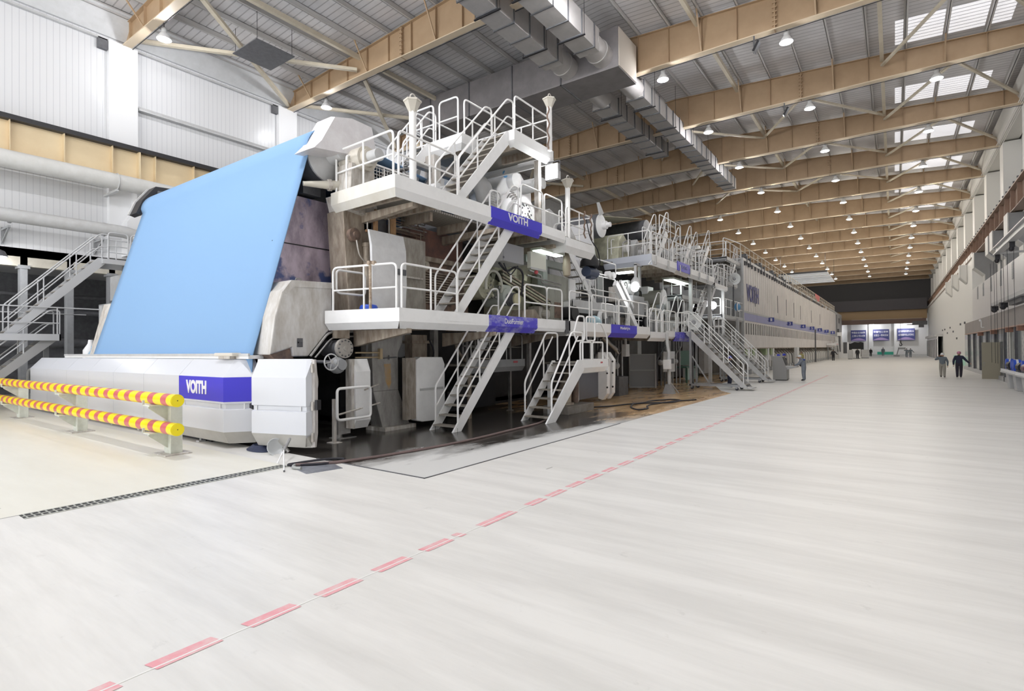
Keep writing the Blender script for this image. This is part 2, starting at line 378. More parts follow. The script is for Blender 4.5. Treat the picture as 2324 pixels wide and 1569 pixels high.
# crane girder on the left wall
g = MB().box(-29.72, YS, 10.3, -29.68, YE, 11.72); y = -8.3
while y < 70:
    g.box(-29.7, y-.015, 10.3, -29.45, y+.015, 11.72); y += 1.78
g.box(-29.72, 10.55, 10.3, -29.4, 10.62, 11.72)
cg = struct('crane_beam', g, cream)
struct('top_flange', MB().box(-30.0, YS, 11.72, -29.36, YE, 11.80).box(-29.9, YS, 11.8, -29.5, YE, 11.97), black, cg)
struct('bottom_flange', MB().box(-29.98, YS, 10.25, -29.4, YE, 10.3), cream, cg)
# mezzanine recess under the left wall
struct('wall_recess', MB().box(-37.2, YS, -.1, -37, YE, 6.7), dgrey)
struct('recess_slab', MB().box(-37, YS, 6.25, -30.5, YE, 6.6), lgrey)
struct('recess_end', MB().box(-37, YS-.1, 0, -30.5, YS+.1, 6.3), dgrey)
struct('recess_beam', MB().box(-30.9, YS, 5.85, -30.5, 60, 6.62), M('recess_edge', (.62, .59, .52), .6, col2=(.5, .47, .4), scale=2))
for y in (4.9, 6.6, 8.2, 9.8, 11.5, 13.2, 15):
    struct('recess_column', MB().box(-30.9, y-.12, 0, -30.5, y+.12, 6.3).box(-30.95, y-.2, 5.75, -30.45, y+.2, 5.9), grey)
# right wall
wr = M('right_wall_white', (.80, .80, .78), .5); wr2 = ribbed('annex_cladding', (.74, .73, .73), (.62, .61, .61), 'Y', .5, .06, .4, .4)
wright = struct('wall_right', MB().box(7.6, YS, 0, 7.9, YE, 18.3), wr)
struct('wall_right_lower', MB().box(6.0, 66, 0, 7.6, YE, 10.9), wr)
rc = M('right_column_white', (.66, .65, .62), .5)
for y in YB:
    if y > 28: struct('column_casing', MB().box(6.6, y-.9, 10.9, 7.7, y+.5, 17.0), rc, wright)
struct('eaves_strip', MB().prism([(XR-.1, 17.1), (XR+.9, 17.1), (XR+.9, 18.3), (XR-.5, 18.0)], 'y', 20, YE), rc, wright)
for i in range(4): struct('pipe', MB().cyl((XR-.25+i*.09, 20, 17.02-i*.02), (XR-.25+i*.09, YE, 17.02-i*.02), .03, n=6), rc, wright)
# annex on the right with control rooms
ax = struct('wall_annex', MB().box(6.0, 20, 3.9, 7.7, 66, 7.35), wr2)
for k, yy in enumerate((44.8, 49.4, 53.9, 58.3, 61.9, 66.6)):
    if yy < 66: 
        m = MB()
        for i in range(9): m.box(5.965, yy-.28, 6.25+i*.11, 5.99, yy+.28, 6.31+i*.11)
        struct('louvre', m.box(5.985, yy-.3, 6.2, 6.0, yy+.3, 7.3), grey, ax)
struct('fascia_band', MB().box(5.15, 26, 3.15, 5.6, 62.6, 4.1), M('brown_grey_fascia', (.36, .33, .31), .5, col2=(.31, .285, .27), scale=1.0), ax)
struct('trim_1', MB().box(5.13, 26, 3.10, 5.25, 62.6, 3.17), M('fascia_edge', (.52, .36, .28), .5))
gm = MB(); y = 27.5; fr = MB(); dk = MB()
struct('annex_floor', MB().box(5.3, 26, 0, 7.7, 63, .03), lgrey, ax)
for i, y in enumerate((28, 31.5, 35, 38.6, 42.2, 45.9, 49.6, 53.4, 57.2, 61)):
    struct('window_%d' % (i+1), MB().box(5.29, y+.1, .25, 5.31, y+3.4, 3.1), glass)
    dk.box(5.2, y-.1, .0, 5.42, y+.08, 3.1).box(5.22, y+.25, 1.9, 5.4, y+.42, 3.1)
    fr.box(5.18, y-.2, 0, 5.45, y+3.6, .28)
struct('mullion', dk, dgrey, ax); struct('plinth', fr, lgrey, ax)
for y in (36.5, 40, 45.6, 52): struct('bracket', MB().box(5.0, y-.2, 2.85, 5.3, y+.25, 3.1), M('rust_bracket', (.26, .13, .09), .7), ax)
# crane girder on the right
g = MB().box(6.18, 20, 10.35, 6.22, YE, 11.75); y = 21
while y < 130: g.box(5.98, y-.02, 10.35, 6.2, y+.02, 11.75); y += 2.2
cr = struct('crane_beam', g, M('red_brown_girder', (.30, .195, .14), .6, col2=(.24, .15, .105), scale=.7))
struct('top_flange', MB().box(5.9, 20, 11.75, 6.5, YE, 11.83).box(6.15, 20, 11.83, 6.27, YE, 11.98).box(5.9, 20, 10.3, 6.45, YE, 10.35), M('girder_rail', (.34, .26, .21), .55), cr)
cl = MB(); y = 24
while y < 120: cl.box(5.86, y-.06, 11.83, 6.0, y+.06, 11.93); y += 1.3
struct('rail_clip', cl, dgrey, cr)
# end wall
ew = struct('wall_end', MB().box(-44, YE, -.1, 12, YE+.3, 18.5), M('end_wall_white', (.72, .72, .73), .5))
struct('upper_panel', MB().box(-30, YE-.62, 9.5, 7.5, YE-.55, 18.2), M('gable_shade', (.05, .048, .052), .6), ew)  # dark sheet painted in for the unlit roof end above the crane
for x in (-4.4, 0.4, -9.5): struct('column_casing', MB().box(x-.45, YE-.5, 0, x+.45, YE, 17), plain, ew)
struct('trim_2', MB().box(-12, YE-.6, 0, 6, YE-.4, .35), lgrey)

# unseen gable, its opening shaped to brighten the left and darken the right
struct('wall_near', MB().box(-6.0, YS-.3, 0, 7.9, YS, 18.5).box(-31, YS-.3, 14.5, -6, YS, 18.6), wr)
# ================================================================ LAMPS
ORD = ['first','second','third','fourth','fifth','sixth','seventh','eighth','ninth','tenth','eleventh','twelfth','thirteenth','fourteenth','fifteenth','sixteenth']
ltd = bpy.data.lights.new('lamp_light', 'POINT'); ltd.shadow_soft_size = .13; ltd.energy = LAMP_W * .55; ltd.color = (1.0, .97, .93)
LTS = {}
def lamp_data(x, y):
    """the wet-end lamps burn brighter and cooler than the ones down the hall"""
    if x < -18: k = .9 if y < 14 else .8
    elif x < -6: k = 10.5 if y < 8 else (1.5 if y < 24 else (1.0 if y < 50 else 1.1))
    else: k = 1.5 if y < 8 else (.9 if y < 24 else (.38 if y < 60 else 1.05))
    if y > 118: k = .5
    key = (k, y < 50)
    if key not in LTS:
        d = ltd.copy(); d.energy = LAMP_W * k; d.color = (.98, .98, 1.0) if y < 50 else (1.0, .94, .84); LTS[key] = d
    return LTS[key]
lamp0 = None
def lamp(x, y, label, group):
    global lamp0
    if lamp0 is None:
        lamp0 = thing('high_bay_lamp', label, 'lamp', (0, 0, 0), group)
        obj('housing', MB().lathe([(.04, .50), (.10, .46), (.12, .30), (.10, .24)], (0, 0, 0), n=14), lgrey, lamp0, True)
        obj('shade', MB().lathe([(.10, .26), (.15, .22), (.26, .04), (.30, -.06), (.29, -.06), (.25, .03), (.13, .20)], (0, 0, 0), n=18), bell, lamp0, True)
        obj('lens', MB().lathe([(.01, -.115), (.18, -.105), (.275, -.05), (.26, -.03), (.01, -.03)], (0, 0, 0), n=18), lens_m, lamp0, True)
        obj('hook', MB().tube(fil([(0, 0, .46), (0, 0, .62), (.06, 0, .66), (.06, -.40, .66)], .04), .018, 6), dgrey, lamp0)
        r = lamp0
    else:
        r = copy_tree(lamp0); tag(r, label, 'lamp', group)
    r.location = (x, y, 16.55)
    ld = lamp_data(x, y)
    l = link(bpy.data.objects.new('lamp_light', ld)); l.parent = r; l.location = (0, 0, -.25)
rows = ((-27.2, 'row along the white left wall', (2, 3, 4)), (-15.8, 'row over the far machine hood', range(8, 17)), (-9.95, 'row above the machine front', range(4, 17)),
        (-4.0, 'row over the middle of the aisle', range(2, 17)), (2.0, 'row nearest the right wall', range(4, 17)))
for x, nm, ks in rows:
    for i, k in enumerate(ks):
        lamp(x, YB[k] + .42, 'high-bay lamp, %s from near end of the %s' % (ORD[i], nm), 'high-bay lamps in the ' + nm)
for n_, (x, k) in enumerate(((-22, 1), (-20, 2), (-10, 1), (-10, 2), (-10, 3), (-4, 1), (2, 2))):  # lamps out of view, added to light the near floor and machine
    lamp(x, YB[k] + .42, 'unseen added high-bay lamp over the near bays, %s of seven' % ORD[n_], 'added high-bay lamps over the near floor')
# two tilted floodlights on the beams over the aisle
for y, lb in ((27.52, 'black tilted floodlight under the nearest aisle beam, lamp dark'), (36.17, 'small lit floodlight hanging beside the second aisle beam')):
    t = thing('floodlight', lb, 'floodlight', (-5.3, y, 16.6))
    obj('bracket', MB().box(-5.33, y-.03, 16.5, -5.27, y+.03, 16.97), dgrey, t)
    obj('body', MB().obox((-5.2, y, 16.42), (.12, 0, .22), (0, .16, 0), (.05, 0, -.03)), black, t)
    obj('lens', MB().obox((-5.25, y, 16.40), (.10, 0, .19), (0, .14, 0), (.012, 0, -.007)), lens_m if y > 30 else dgrey, t)
# hanging square plate under the roof, left
t = thing('suspended_sheet', 'dark square sheet hung on wires under the roof near the left wall', 'panel', (-25.5, 14.6, 16.9))
obj('sheet', MB().box(-26.6, 13.6, 16.9, -24.4, 15.6, 16.94), dgrey, t)
for a, b in ((-26.5, 13.7), (-24.5, 13.7), (-26.5, 15.5), (-24.5, 15.5)): obj('wire', MB().cyl((a, b, 16.94), (a, b, ztop(a)+.03), .012, n=5), black, t)

# ================================================================ VENTILATION DUCTS
def duct(name, label, x0, x1, z0, z1, y0, y1, taper=False):
    t = thing(name, label, 'duct', ((x0+x1)/2, y0, z0))
    obj('trunk', MB().box(x0, y0, z0, x1, y1, z1), galv, t)
    y = y0 + .1
    while y < y1:
        m = MB()
        for a, b, c, d in ((x0-.05, z0-.05, x1+.05, z0+.0), (x0-.05, z1, x1+.05, z1+.05), (x0-.05, z0, x0, z1), (x1, z0, x1+.05, z1)):
            m.box(a, y-.03, b, c, y+.03, d)
        obj('joint_frame', m, dgrey, t); y += 1.25
    y = y0 + 1.5
    while y < y1:
        obj('hanger', MB().box(x0-.18, y-.04, z0-.10, x1+.18, y+.04, z0-.05).cyl((x0-.14, y, z0-.06), (x0-.14, y, ztop(x0)), .012, n=5).cyl((x1+.14, y, z0-.06), (x1+.14, y, ztop(x1)), .012, n=5), black, t); y += 3.7
    return t
duct('air_duct', 'near right-hand rectangular duct feeding the big cross duct', -12.45, -11.4, 16.4, 17.5, 9.0, 23.4)
duct('air_duct', 'near left-hand rectangular duct feeding the big cross duct', -14.45, -13.4, 16.4, 17.5, 9.0, 23.4)
duct('air_duct', 'long rectangular duct running from cross duct along the hall', -12.45, -11.45, 16.4, 17.35, 29.0, 51.0)
duct('air_duct', 'shorter rectangular duct beside the long one beyond the cross duct', -14.6, -13.55, 16.4, 17.35, 29.0, 39.3)
t = thing('cross_duct', 'big box duct lying crosswise under the roof joining the four ducts', 'duct', (-16, 26, 16.2))
obj('trunk', MB().box(-26, 24.9, 16.25, -11.1, 27.2, 18.3), M('dull_duct_sheet', (.24, .225, .23), .55, .1, col2=(.18, .17, .175), scale=1.0), t)
for x in (-24, -20.8, -17.6, -14.4): obj('joint_frame', MB().box(x-.03, 24.85, 16.2, x+.03, 27.25, 16.25).box(x-.03, 24.85, 16.2, x+.03, 24.9, 18.3), dgrey, t)
obj('end_plate', MB().box(-11.1, 24.95, 16.3, -11.06, 27.15, 18.25), M('duct_end_pale', (.55, .50, .44), .5), t)
for x in (-11.93, -13.92):
    obj('round_connector', MB().cyl((x, 23.3, 16.95), (x, 24.95, 16.95), .56, n=20).cyl((x, 24.2, 16.95), (x, 24.3, 16.95), .6, n=20), galv, t, True)
    obj('round_connector', MB().cyl((x, 27.15, 16.9), (x, 29.1, 16.9), .53, n=20), galv, t, True)

# ================================================================ PIPES ON THE LEFT WALL
t = thing('round_duct', 'thick round white pipe running under the cream crane girder', 'pipe', (-29.0, 5, 9.95))
obj('pipe', MB().cyl((-29.0, YS, 9.95), (-29.0, 17, 9.95), .36, n=20), M('pipe_lagging', (.66, .66, .65), .5, col2=(.58, .58, .56), scale=2), t, True)
for y in (4.2, 9.5, 12.6): obj('bracket', MB().box(-30.5, y-.05, 9.5, -28.9, y+.05, 9.6).tube([(-29+.38*math.cos(a), y, 9.95+.38*math.sin(a)) for a in [i*math.pi/8 for i in range(17)]], .02, 6), lgrey, t)
t = thing('steam_pipe', 'round white pipe along the left wall ending in an elbow behind the stair', 'pipe', (-29.3, 6, 7.75))
obj('pipe', MB().tube(fil([(-29.2, YS, 7.72), (-29.2, 10.1, 7.72), (-29.2, 10.9, 7.3), (-29.2, 10.9, 4)], .8, 8), .28, 18), lgrey, t, True)
for y in (5.9, 9.1): obj('bracket', MB().box(-30.5, y-.04, 7.25, -29.3, y+.04, 7.33).bar((-30.45, y, 6.75), (-29.4, y, 7.25), .06, .06).box(-30.5, y-.05, 6.7, -30.42, y+.05, 7.4).cyl((-29.3, y-.04, 7.72), (-29.3, y+.04, 7.72), .31, n=18), grey, t)
t = thing('wall_duct', 'white boxed air duct with a stepped middle on the left wall', 'duct', (-29.8, 10.7, 6.7))
obj('trunk', MB().prism([(10.1, 6.7), (11.6, 6.7), (11.6, 8.3), (11.95, 8.9), (11.95, 10.1), (10.5, 10.1), (10.5, 8.9), (10.1, 8.3)], 'x', -30.45, -29.55), plain, t)
t = thing('wall_light', 'round dome lamp glowing under the mezzanine by the left stair', 'lamp', (-29.6, 5.55, 6.0))
obj('shade', MB().lathe([(.03, .3), (.2, .22), (.3, 0), (.27, 0)], (-29.6, 5.62, 6.05), n=16), dgrey, t, True); obj('lens', MB().lathe([(.01, -.05), (.2, -.03), (.27, 0), (.01, .01)], (-29.6, 5.62, 6.05), n=16), lens_m, t)
l = link(bpy.data.objects.new('lamp_light', bpy.data.lights.new('lamp_light', 'POINT'))); l.data.energy = 50; l.data.shadow_soft_size = .12; l.parent = t; l.location = (0, .05, -.2)
# dark pipework in the recess
for i, (y0, y1, z, r, lb) in enumerate(((-4, 16, 4.9, .10, 'thin dark pipe in the recess, uppermost of the four'), (-4, 14, 4.1, .14, 'dark pipe in the left recess under the thin one'), (-4, 18, 2.6, .25, 'thick dark pipe low in the left recess'), (-4, 18, 1.4, .2, 'dark pipe nearest the floor in the left recess'))):
    t = tag(obj('process_pipe', MB().cyl((-33.5, y0, z), (-33.5, y1, z), r, n=12), dgrey, None, True), lb, 'pipe')
t = thing('drive_cabinet', 'pale switch cabinet standing in the dark left recess', 'cabinet', (-31.8, 12.5, 0))
obj('body', MB().box(-32.4, 11.8, 0, -31.4, 13.4, 2.3), lgrey, t); obj('door', MB().box(-31.4, 11.9, .1, -31.37, 13.3, 2.2), white, t)

# ================================================================ WALKWAYS, STAIRS, RAILINGS
def rail(mb, p, q, h=1.08, r=.026, mid=True, posts=1, ends=True, low=0.0):
    """tubular guard rail between two floor points: a hoop with a middle bar"""
    p, q = Vector(p), Vector(q); d = (q-p)
    mb.tube(fil([p + Z3*low, p + Z3*h, q + Z3*h, q + Z3*low], .14, 5), r, 8)
    if mid: mb.tube([p + Z3*h*.5, q + Z3*h*.5], r*.85, 8)
    for i in range(posts):
        f = (i+1)/(posts+1); mb.tube([p + d*f, p + d*f + Z3*h], r*.9, 8)
    return mb
def hoop(mb, p, q, z0, z1, r=.026, rad=.12):
    p, q = Vector(p), Vector(q)
    pts = [p+Z3*z0, p+Z3*z1, q+Z3*z1, q+Z3*z0]
    m = (pts[0]+pts[3])/2
    return mb.tube(fil([m] + [pts[0], pts[1], pts[2], pts[3]] + [m], rad, 5), r, 8)
def fascia(root, p, q, z, h1=.30, h2=.16, inset=.14, inward=None, mat=None, name='fascia', m0=0, m1=0):
    """edge plate of a walkway: upright face with its lower edge folded inward"""
    p, q = Vector((*p, 0)), Vector((*q, 0)); d = (q-p).normalized(); n = Vector((-d.y, d.x, 0)) if inward is None else Vector((*inward, 0))
    m = MB(); t = .03
    a = [(0, z), (0, z-h1), (inset, z-h1-h2), (inset+t, z-h1-h2+.02), (t, z-h1+.02), (t, z)]
    vs = [p + n*u + d*u*m0 + Z3*w for u, w in a] + [q + n*u - d*u*m1 + Z3*w for u, w in a]
    m.add(vs, [(0,1,2,3,4,5)[::-1], (6,7,8,9,10,11)] + [(i, (i+1) % 6, 6+(i+1) % 6, 6+i) for i in range(6)])
    return obj(name, m, mat or white, root)
def deck(root, x0, y0, x1, y1, z, joists=None):
    obj('deck', MB().box(x0, y0, z-.16, x1, y1, z-.10), deck_m, root)
    y = y0 + .35
    while y < y1 - .1:
        obj('joist', MB().box(x0, y-.05, z-.40, x1-.12, y+.05, z-.16), tanst, root); y += joists or 1.45
def stair(root, x0, x1, y0, z0, y1, z1, n, rails=True, mat=None, rail_mat=None, outer='x1', tw=.27, start=0.0):
    """straight flight rising along Y between two stringers at X0 and X1"""
    mat = mat or white; dy, dz = (y1-y0), (z1-z0); L = math.hypot(dy, dz); sl = Vector((0, dy, dz))/L; nrm = Vector((0, -dz, dy))/L
    for x in (x0, x1):
        m = MB(); a = Vector((x, y0, z0)); b = Vector((x, y1, z1)); w = .13
        t = .025
        pl = []
        s = 1 if dy > 0 else -1
        poly = [(y0 - s*.10, z0 - 0.0), (y0 + s*.22, z0), (y1 + s*.16, z1 - .16), (y1 + s*.0, z1 + .02), (y1 - s*.12, z1+.02)]
        m.prism(poly, 'x', x-t, x+t)
        obj('stringer', m, mat, root)
    for i in range(n):
        f = (i+.6)/n; y = y0 + dy*f; z = z0 + dz*f
        obj('tread', MB().box(x0+.02, y-tw/2, z-.035, x1-.02, y+tw/2, z), tread_m, root)
    if rails:
        for x in (x0, x1):
            m = MB(); s = 1 if dy > 0 else -1
            g = Vector((x, y0 + s*.12, z0 + .15)); e = Vector((x, y1 - s*.05, z1)); d = e - g
            m.tube(fil([g, g+Z3*1.0, e+Z3*1.0, e+Z3*1.02 + Vector((0, s*.3, 0)), e + Vector((0, s*.3, 0))], .12, 5), .026, 8)
            m.tube(fil([g+Z3*.45, e+Z3*.5, e+Z3*.5+Vector((0, s*.3, 0))], .1, 4), .022, 8)
            for f in (.36, .72): m.tube([g + d*f, g + d*f + Z3*1.0], .023, 8)
            obj('handrail', m, rail_mat or white_rail, root, True)
# ================================================================ YELLOW AND RED CRASH RAIL
sm = bpy.data.materials.new('yellow_red_bands'); sm.use_nodes = True; nt = sm.node_tree; b = nt.nodes['Principled BSDF']; b.inputs['Roughness'].default_value = .3
g = nt.nodes.new('ShaderNodeNewGeometry'); sp = nt.nodes.new('ShaderNodeSeparateXYZ'); nt.links.new(g.outputs['Position'], sp.inputs[0])
a_ = nt.nodes.new('ShaderNodeMath'); a_.operation = 'MULTIPLY_ADD'; a_.inputs[1].default_value = 1/.60; a_.inputs[2].default_value = 100.62; nt.links.new(sp.outputs['X'], a_.inputs[0])
fr = nt.nodes.new('ShaderNodeMath'); fr.operation = 'FRACT'; nt.links.new(a_.outputs[0], fr.inputs[0])
lt = nt.nodes.new('ShaderNodeMath'); lt.operation = 'LESS_THAN'; lt.inputs[1].default_value = .42; nt.links.new(fr.outputs[0], lt.inputs[0])
mx = nt.nodes.new('ShaderNodeMix'); mx.data_type = 'RGBA'; mx.inputs[6].default_value = (.92, .74, .005, 1); mx.inputs[7].default_value = (.62, .13, .14, 1)
nt.links.new(lt.outputs[0], mx.inputs[0]); nt.links.new(mx.outputs[2], b.inputs['Base Color'])
gr = thing('crash_barrier', 'yellow and red banded two-pipe crash barrier before the white machine cover', 'barrier', (-17.8, 4.84, 0))
PX = (-12.2, -17.75, -23.2, -28.7)
for x in PX:
    p = obj('post', MB().box(x-.15, 4.87, .02, x+.15, 5.10, 1.06), postg, gr, bev=.01)
    obj('base_plate', MB().box(x-.30, 4.72, 0, x+.30, 5.22, .025), dirty, p)
    for z in (.47, 1.03):
        obj('cradle', MB().prism([(4.88, z-.34), (4.88, z), (4.52, z), (4.52, z-.05)], 'x', x-.02, x+.02).box(x-.20, 4.50, z-.012, x+.12, 4.92, z+.012).box(x-.21, 4.49, z, x-.185, 4.53, z+.10), postg, p)
for z, nm in ((1.16, 'upper'), (.60, 'lower')):
    p = obj('rail_pipe', MB().cyl((-11.35, 4.69, z), (-31, 4.69, z), .122, n=28), sm, gr, True)
    obj('end_cap', MB().cyl((-11.36, 4.69, z), (-11.30, 4.69, z), .124, n=28).cyl((-11.30, 4.69, z), (-11.296, 4.69, z), .108, n=28), yellow, p)
    obj('cap_hole', MB().cyl((-11.297, 4.69, z), (-11.293, 4.69, z), .010, n=8), black, p)

# ================================================================ WHITE MACHINE COVER AT THE WET END
fc = thing('machine_cover', 'long white panelled machine cover with a blue lettered band at its right end', 'machine cover', (-18.8, 6.0, 0))
def cprof(y0): return [(y0+.14, .10), (y0, .36), (y0, .84), (y0+.05, .87), (y0+.05, .95), (y0, .98), (y0, 1.55), (y0+.33, 1.93), (y0+.44, 1.93), (y0+.44, .10)]
xsn = [-26.0, -24.0, -21.98, -19.94, -17.97, -15.92, -13.89]
for i in range(6):
    plain_prof = [(5.94, .10), (5.8, .36), (5.8, 1.55), (6.13, 1.93), (6.24, 1.93), (6.24, .10)]
    m = MB().prism(plain_prof, 'x', xsn[i]+.006, xsn[i+1]-.006)
    p = obj('panel', m, cover, fc)
    obj('skirt', MB().add([(xsn[i]+.006, 5.796, .36), (xsn[i+1]-.006, 5.796, .36), (xsn[i+1]-.006, 5.936, .10), (xsn[i]+.006, 5.936, .10), (xsn[i]+.006, 5.80, .365), (xsn[i+1]-.006, 5.80, .365)], [(0, 1, 2, 3), (0, 1, 5, 4)]), cover_low, p)
# corner unit wrapping round to the machine's side
XC, XS = -11.78, -11.34
def ring(z, ins): # plan of the corner unit at a height, inset from the outer faces
    return [(-13.884, 5.8+ins, z), (XC-ins*.4, 5.8+ins, z), (XS-ins, 6.34, z), (XS-ins, 6.44, z), (-13.884, 6.44, z)]
def loft(rings):
    m = MB(); n = len(rings[0]); vs = [v for r in rings for v in r]; fs = []
    for i in range(len(rings)-1):
        for k in range(n): fs.append((i*n+k, i*n+(k+1) % n, (i+1)*n+(k+1) % n, (i+1)*n+k))
    fs += [tuple(range(n))[::-1], tuple(range((len(rings)-1)*n, len(rings)*n))]
    return m.add(vs, fs)
pn = obj('corner_panel', loft([ring(.10, .14), ring(.36, 0), ring(.84, 0), ring(.87, .06), ring(.95, .06), ring(.98, 0), ring(1.55, 0), ring(1.93, .33)]), cover, fc)
obj('skirt', loft([ring(.099, .138), ring(.362, -.004), ring(.363, .02), ring(.11, .16)]), cover_low, pn)
bd = obj('sign_band', loft([ring(1.015, -.004), ring(1.545, -.004), ring(1.544, .01), ring(1.016, .01)]), blue, fc)
text('VOITH', 'lettering', bd, letter, (-13.50, 5.794, 1.15), (1, 0, 0), (0, 0, 1), .98, .31, .008, .055)
for x in (-13.7, -12.0): obj('handle_pin', MB().cyl((x, 5.84, .85), (x, 5.84, .97), .012, n=6), white, fc)
obj('handle_pin', MB().cyl((-11.52, 6.12, .85), (-11.52, 6.12, .97), .012, n=6), white, fc)
obj('catch', MB().cyl((-11.33, 6.2, .93), (-11.21, 6.2, .93), .085, n=6), rubber, fc)
# white trough along the top, with a small capped box
tr = thing('save_all_trough', 'narrow white trough lying along the top of the machine cover under the blue felt', 'trough', (-17.5, 6.3, 1.93))
obj('trough', MB().box(-23.5, 6.16, 1.94, -11.42, 6.5, 2.02), white, tr); obj('lip', MB().box(-23.5, 6.14, 2.0, -11.40, 6.18, 2.06), lgrey, tr)
cbx = thing('oscillator_box', 'small cream box with a raised lid on the trough above the blue band', 'box', (-12.2, 6.15, 1.94))
obj('body', MB().box(-12.45, 6.02, 1.94, -11.95, 6.2, 2.0), dirty, cbx); obj('lid', MB().box(-12.62, 6.0, 2.0, -11.82, 6.22, 2.075), M('cream_lid', (.66, .62, .55), .5), cbx, bev=.02)
# feet under the cover
for i, x in enumerate((-13.3, -14.9, -16.7, -18.6, -20.5, -22.5)):
    tag(obj('jacking_foot', MB().box(x-.07, 5.95, 0, x+.07, 6.1, .03).cyl((x, 6.02, .03), (x, 6.02, .11), .025, n=8), lgrey), 'small levelling foot under the white machine cover, %s from the right' % ORD[i], 'foot', 'levelling feet under the machine cover')
tag(obj('cover_plinth', MB().box(-26, 6.12, 0, -13.0, 6.6, .12), black), 'black base under the long white machine cover', 'base')

# open white door beside the corner
dr = thing('cover_door', 'large white swung-open cover door right of the blue corner band', 'door', (-10.98, 5.97, 0), rz=math.radians(17.2))
w = 1.42
pr = [(.12, .13), (.0, .40), (.0, .86), (.045, .89), (.045, .97), (0, 1.0), (0, 1.56), (.14, 1.94), (.17, 1.94), (.17, .13)]
def dring(z, ins, insx): return [(insx*.6, ins, z), (w-insx, ins, z), (w, .17, z), (0.02, .17, z)]
dp = obj('leaf', loft([dring(.13, .12, .14), dring(.40, 0, .03), dring(.86, 0, .03), dring(.885, .045, .05), dring(.965, .045, .05), dring(.99, 0, .03), dring(1.56, 0, .03), dring(1.94, .14, .12)]), cover, dr)
obj('skirt', loft([dring(.129, .116, .14), dring(.402, -.004, .03), dring(.403, .02, .05), dring(.14, .13, .15)]), cover_low, dr)
obj('edge_frame', MB().prism([(.15, .14), (.15, 1.93), (.20, 1.93), (.25, 1.55), (.25, .42), (.20, .14)], 'x', w-.03, w+.06), M('door_edge', (.66, .64, .62), .5, col2=(.45, .42, .40), scale=6, stretch=(1, 1, .4)), dr)
for x in (.12, w-.18): obj('handle_pin', MB().cyl((x, .03, .88), (x, .03, .98), .012, n=6), white, dr)
for z in (.35, .98, 1.75): obj('hinge', MB().cyl((w+.03, .12, z-.09), (w+.03, .12, z+.09), .028, n=8), dirty, dr)
obj('closer', MB().obox((w+.10, .2, 1.0), (.03, 0, 0), (0, .06, 0), (0, 0, .10)), black, dr)
obj('prop_leg', MB().cyl((.75, .10, .14), (.86, .12, .02), .04, n=8), steel, dr)

# ================================================================ BLUE FELT AND ITS ROLLS
ft = thing('press_felt', 'huge sky-blue felt sheet sloping down over the end of the machine', 'felt', (-16.3, 7.0, 2.0))
prof = [(6.22, .9), (6.28, 2.04)] + [(6.28 + 1.40*i/6, 2.04 + 4.86*i/6) for i in range(1, 7)]
cy_, cz_, rr_ = 8.33, 6.98, .70
a0 = math.atan2(6.9-cz_, 7.68-cy_)
for i in range(0, 13):
    a = math.pi - .10 - (math.pi-.10-1.35)*i/12; prof.append((cy_+rr_*math.cos(a), cz_+rr_*math.sin(a)))
prof += [(10.2, 7.46), (12.4, 7.22), (14.6, 6.98)]
m = MB(); n = len(prof); nx = 24; xa, xb = -21.15, -11.48
vs = []; fs = []
for i in range(nx+1):
    x = xa + (xb-xa)*i/nx
    for (y, z) in prof: vs.append((x, y, z))
for i in range(nx):
    for k in range(n-1): fs.append((i*n+k, (i+1)*n+k, (i+1)*n+k+1, i*n+k+1))
m.add(vs, fs); o = obj('felt_sheet', m, felt_m, ft, True)
sd = o.modifiers.new('solid', 'SOLIDIFY'); sd.thickness = .02; sd.offset = -1
rl = thing('felt_roll', 'grey turning roll under the top fold of the blue felt', 'roll', (-16.3, cy_, cz_))
obj('shell', MB().cyl((-21.1, cy_, cz_), (-11.55, cy_, cz_), .655, n=32), dgrey, rl, True)
obj('head', MB().lathe([(.66, 0), (.66, .05), (.45, .10), (.22, .16), (.16, .30), (.16, .55)], (-11.56, cy_, cz_), (1, 0, 0), 28), lgrey, rl, True)
rg = thing('roll_guard', 'white angular sheet-metal hood over the end of the felt roll', 'guard', (-11.2, 8.3, 7.0))
pf = [(7.40, 6.80), (7.62, 7.05), (8.02, 7.78), (8.55, 7.92), (9.22, 7.90), (9.38, 7.2), (9.30, 6.98), (8.4, 6.93)]
def gring(x, s): 
    return [(x, 8.35+(y-8.35)*s, 7.3+(z-7.3)*s) for y, z in pf]
obj('hood', loft([gring(-11.62, 1.0), gring(-11.05, 1.0), gring(-10.92, .93)]), M('guard_sheet', (.70, .69, .71), .4, col2=(.60, .58, .60), scale=3, bump=.15), rg)
bh = thing('bearing_housing', 'cream bearing housing of the felt roll beside the white hood', 'bearing', (-10.9, 8.75, 6.6))
obj('housing', MB().cyl((-11.3, 8.7, 6.85), (-10.55, 8.7, 6.85), .30, n=20).cyl((-10.55, 8.7, 6.85), (-10.42, 8.7, 6.85), .22, n=20), M('cream_casting', (.66, .63, .57), .5, col2=(.52, .48, .41), scale=3), bh, True)
obj('foot', MB().prism([(8.3, 5.9), (8.35, 6.7), (9.05, 6.7), (9.1, 5.9)], 'x', -11.3, -10.7), dirty, bh, bev=.02)
obj('cap', MB().cyl((-10.42, 8.7, 6.85), (-10.1, 8.7, 6.85), .15, n=16), lgrey, bh, True)
ha = thing('felt_guide_arm', 'cream stretcher arm poking out left of the upper walkway', 'arm', (-11.3, 8.3, 6.3))
obj('arm', MB().tube([(-10.9, 8.9, 6.30), (-11.25, 8.35, 6.22), (-11.5, 7.55, 6.12)], [.15, .13, .055], 10), M('cream_arm', (.60, .57, .50), .5), ha, True)
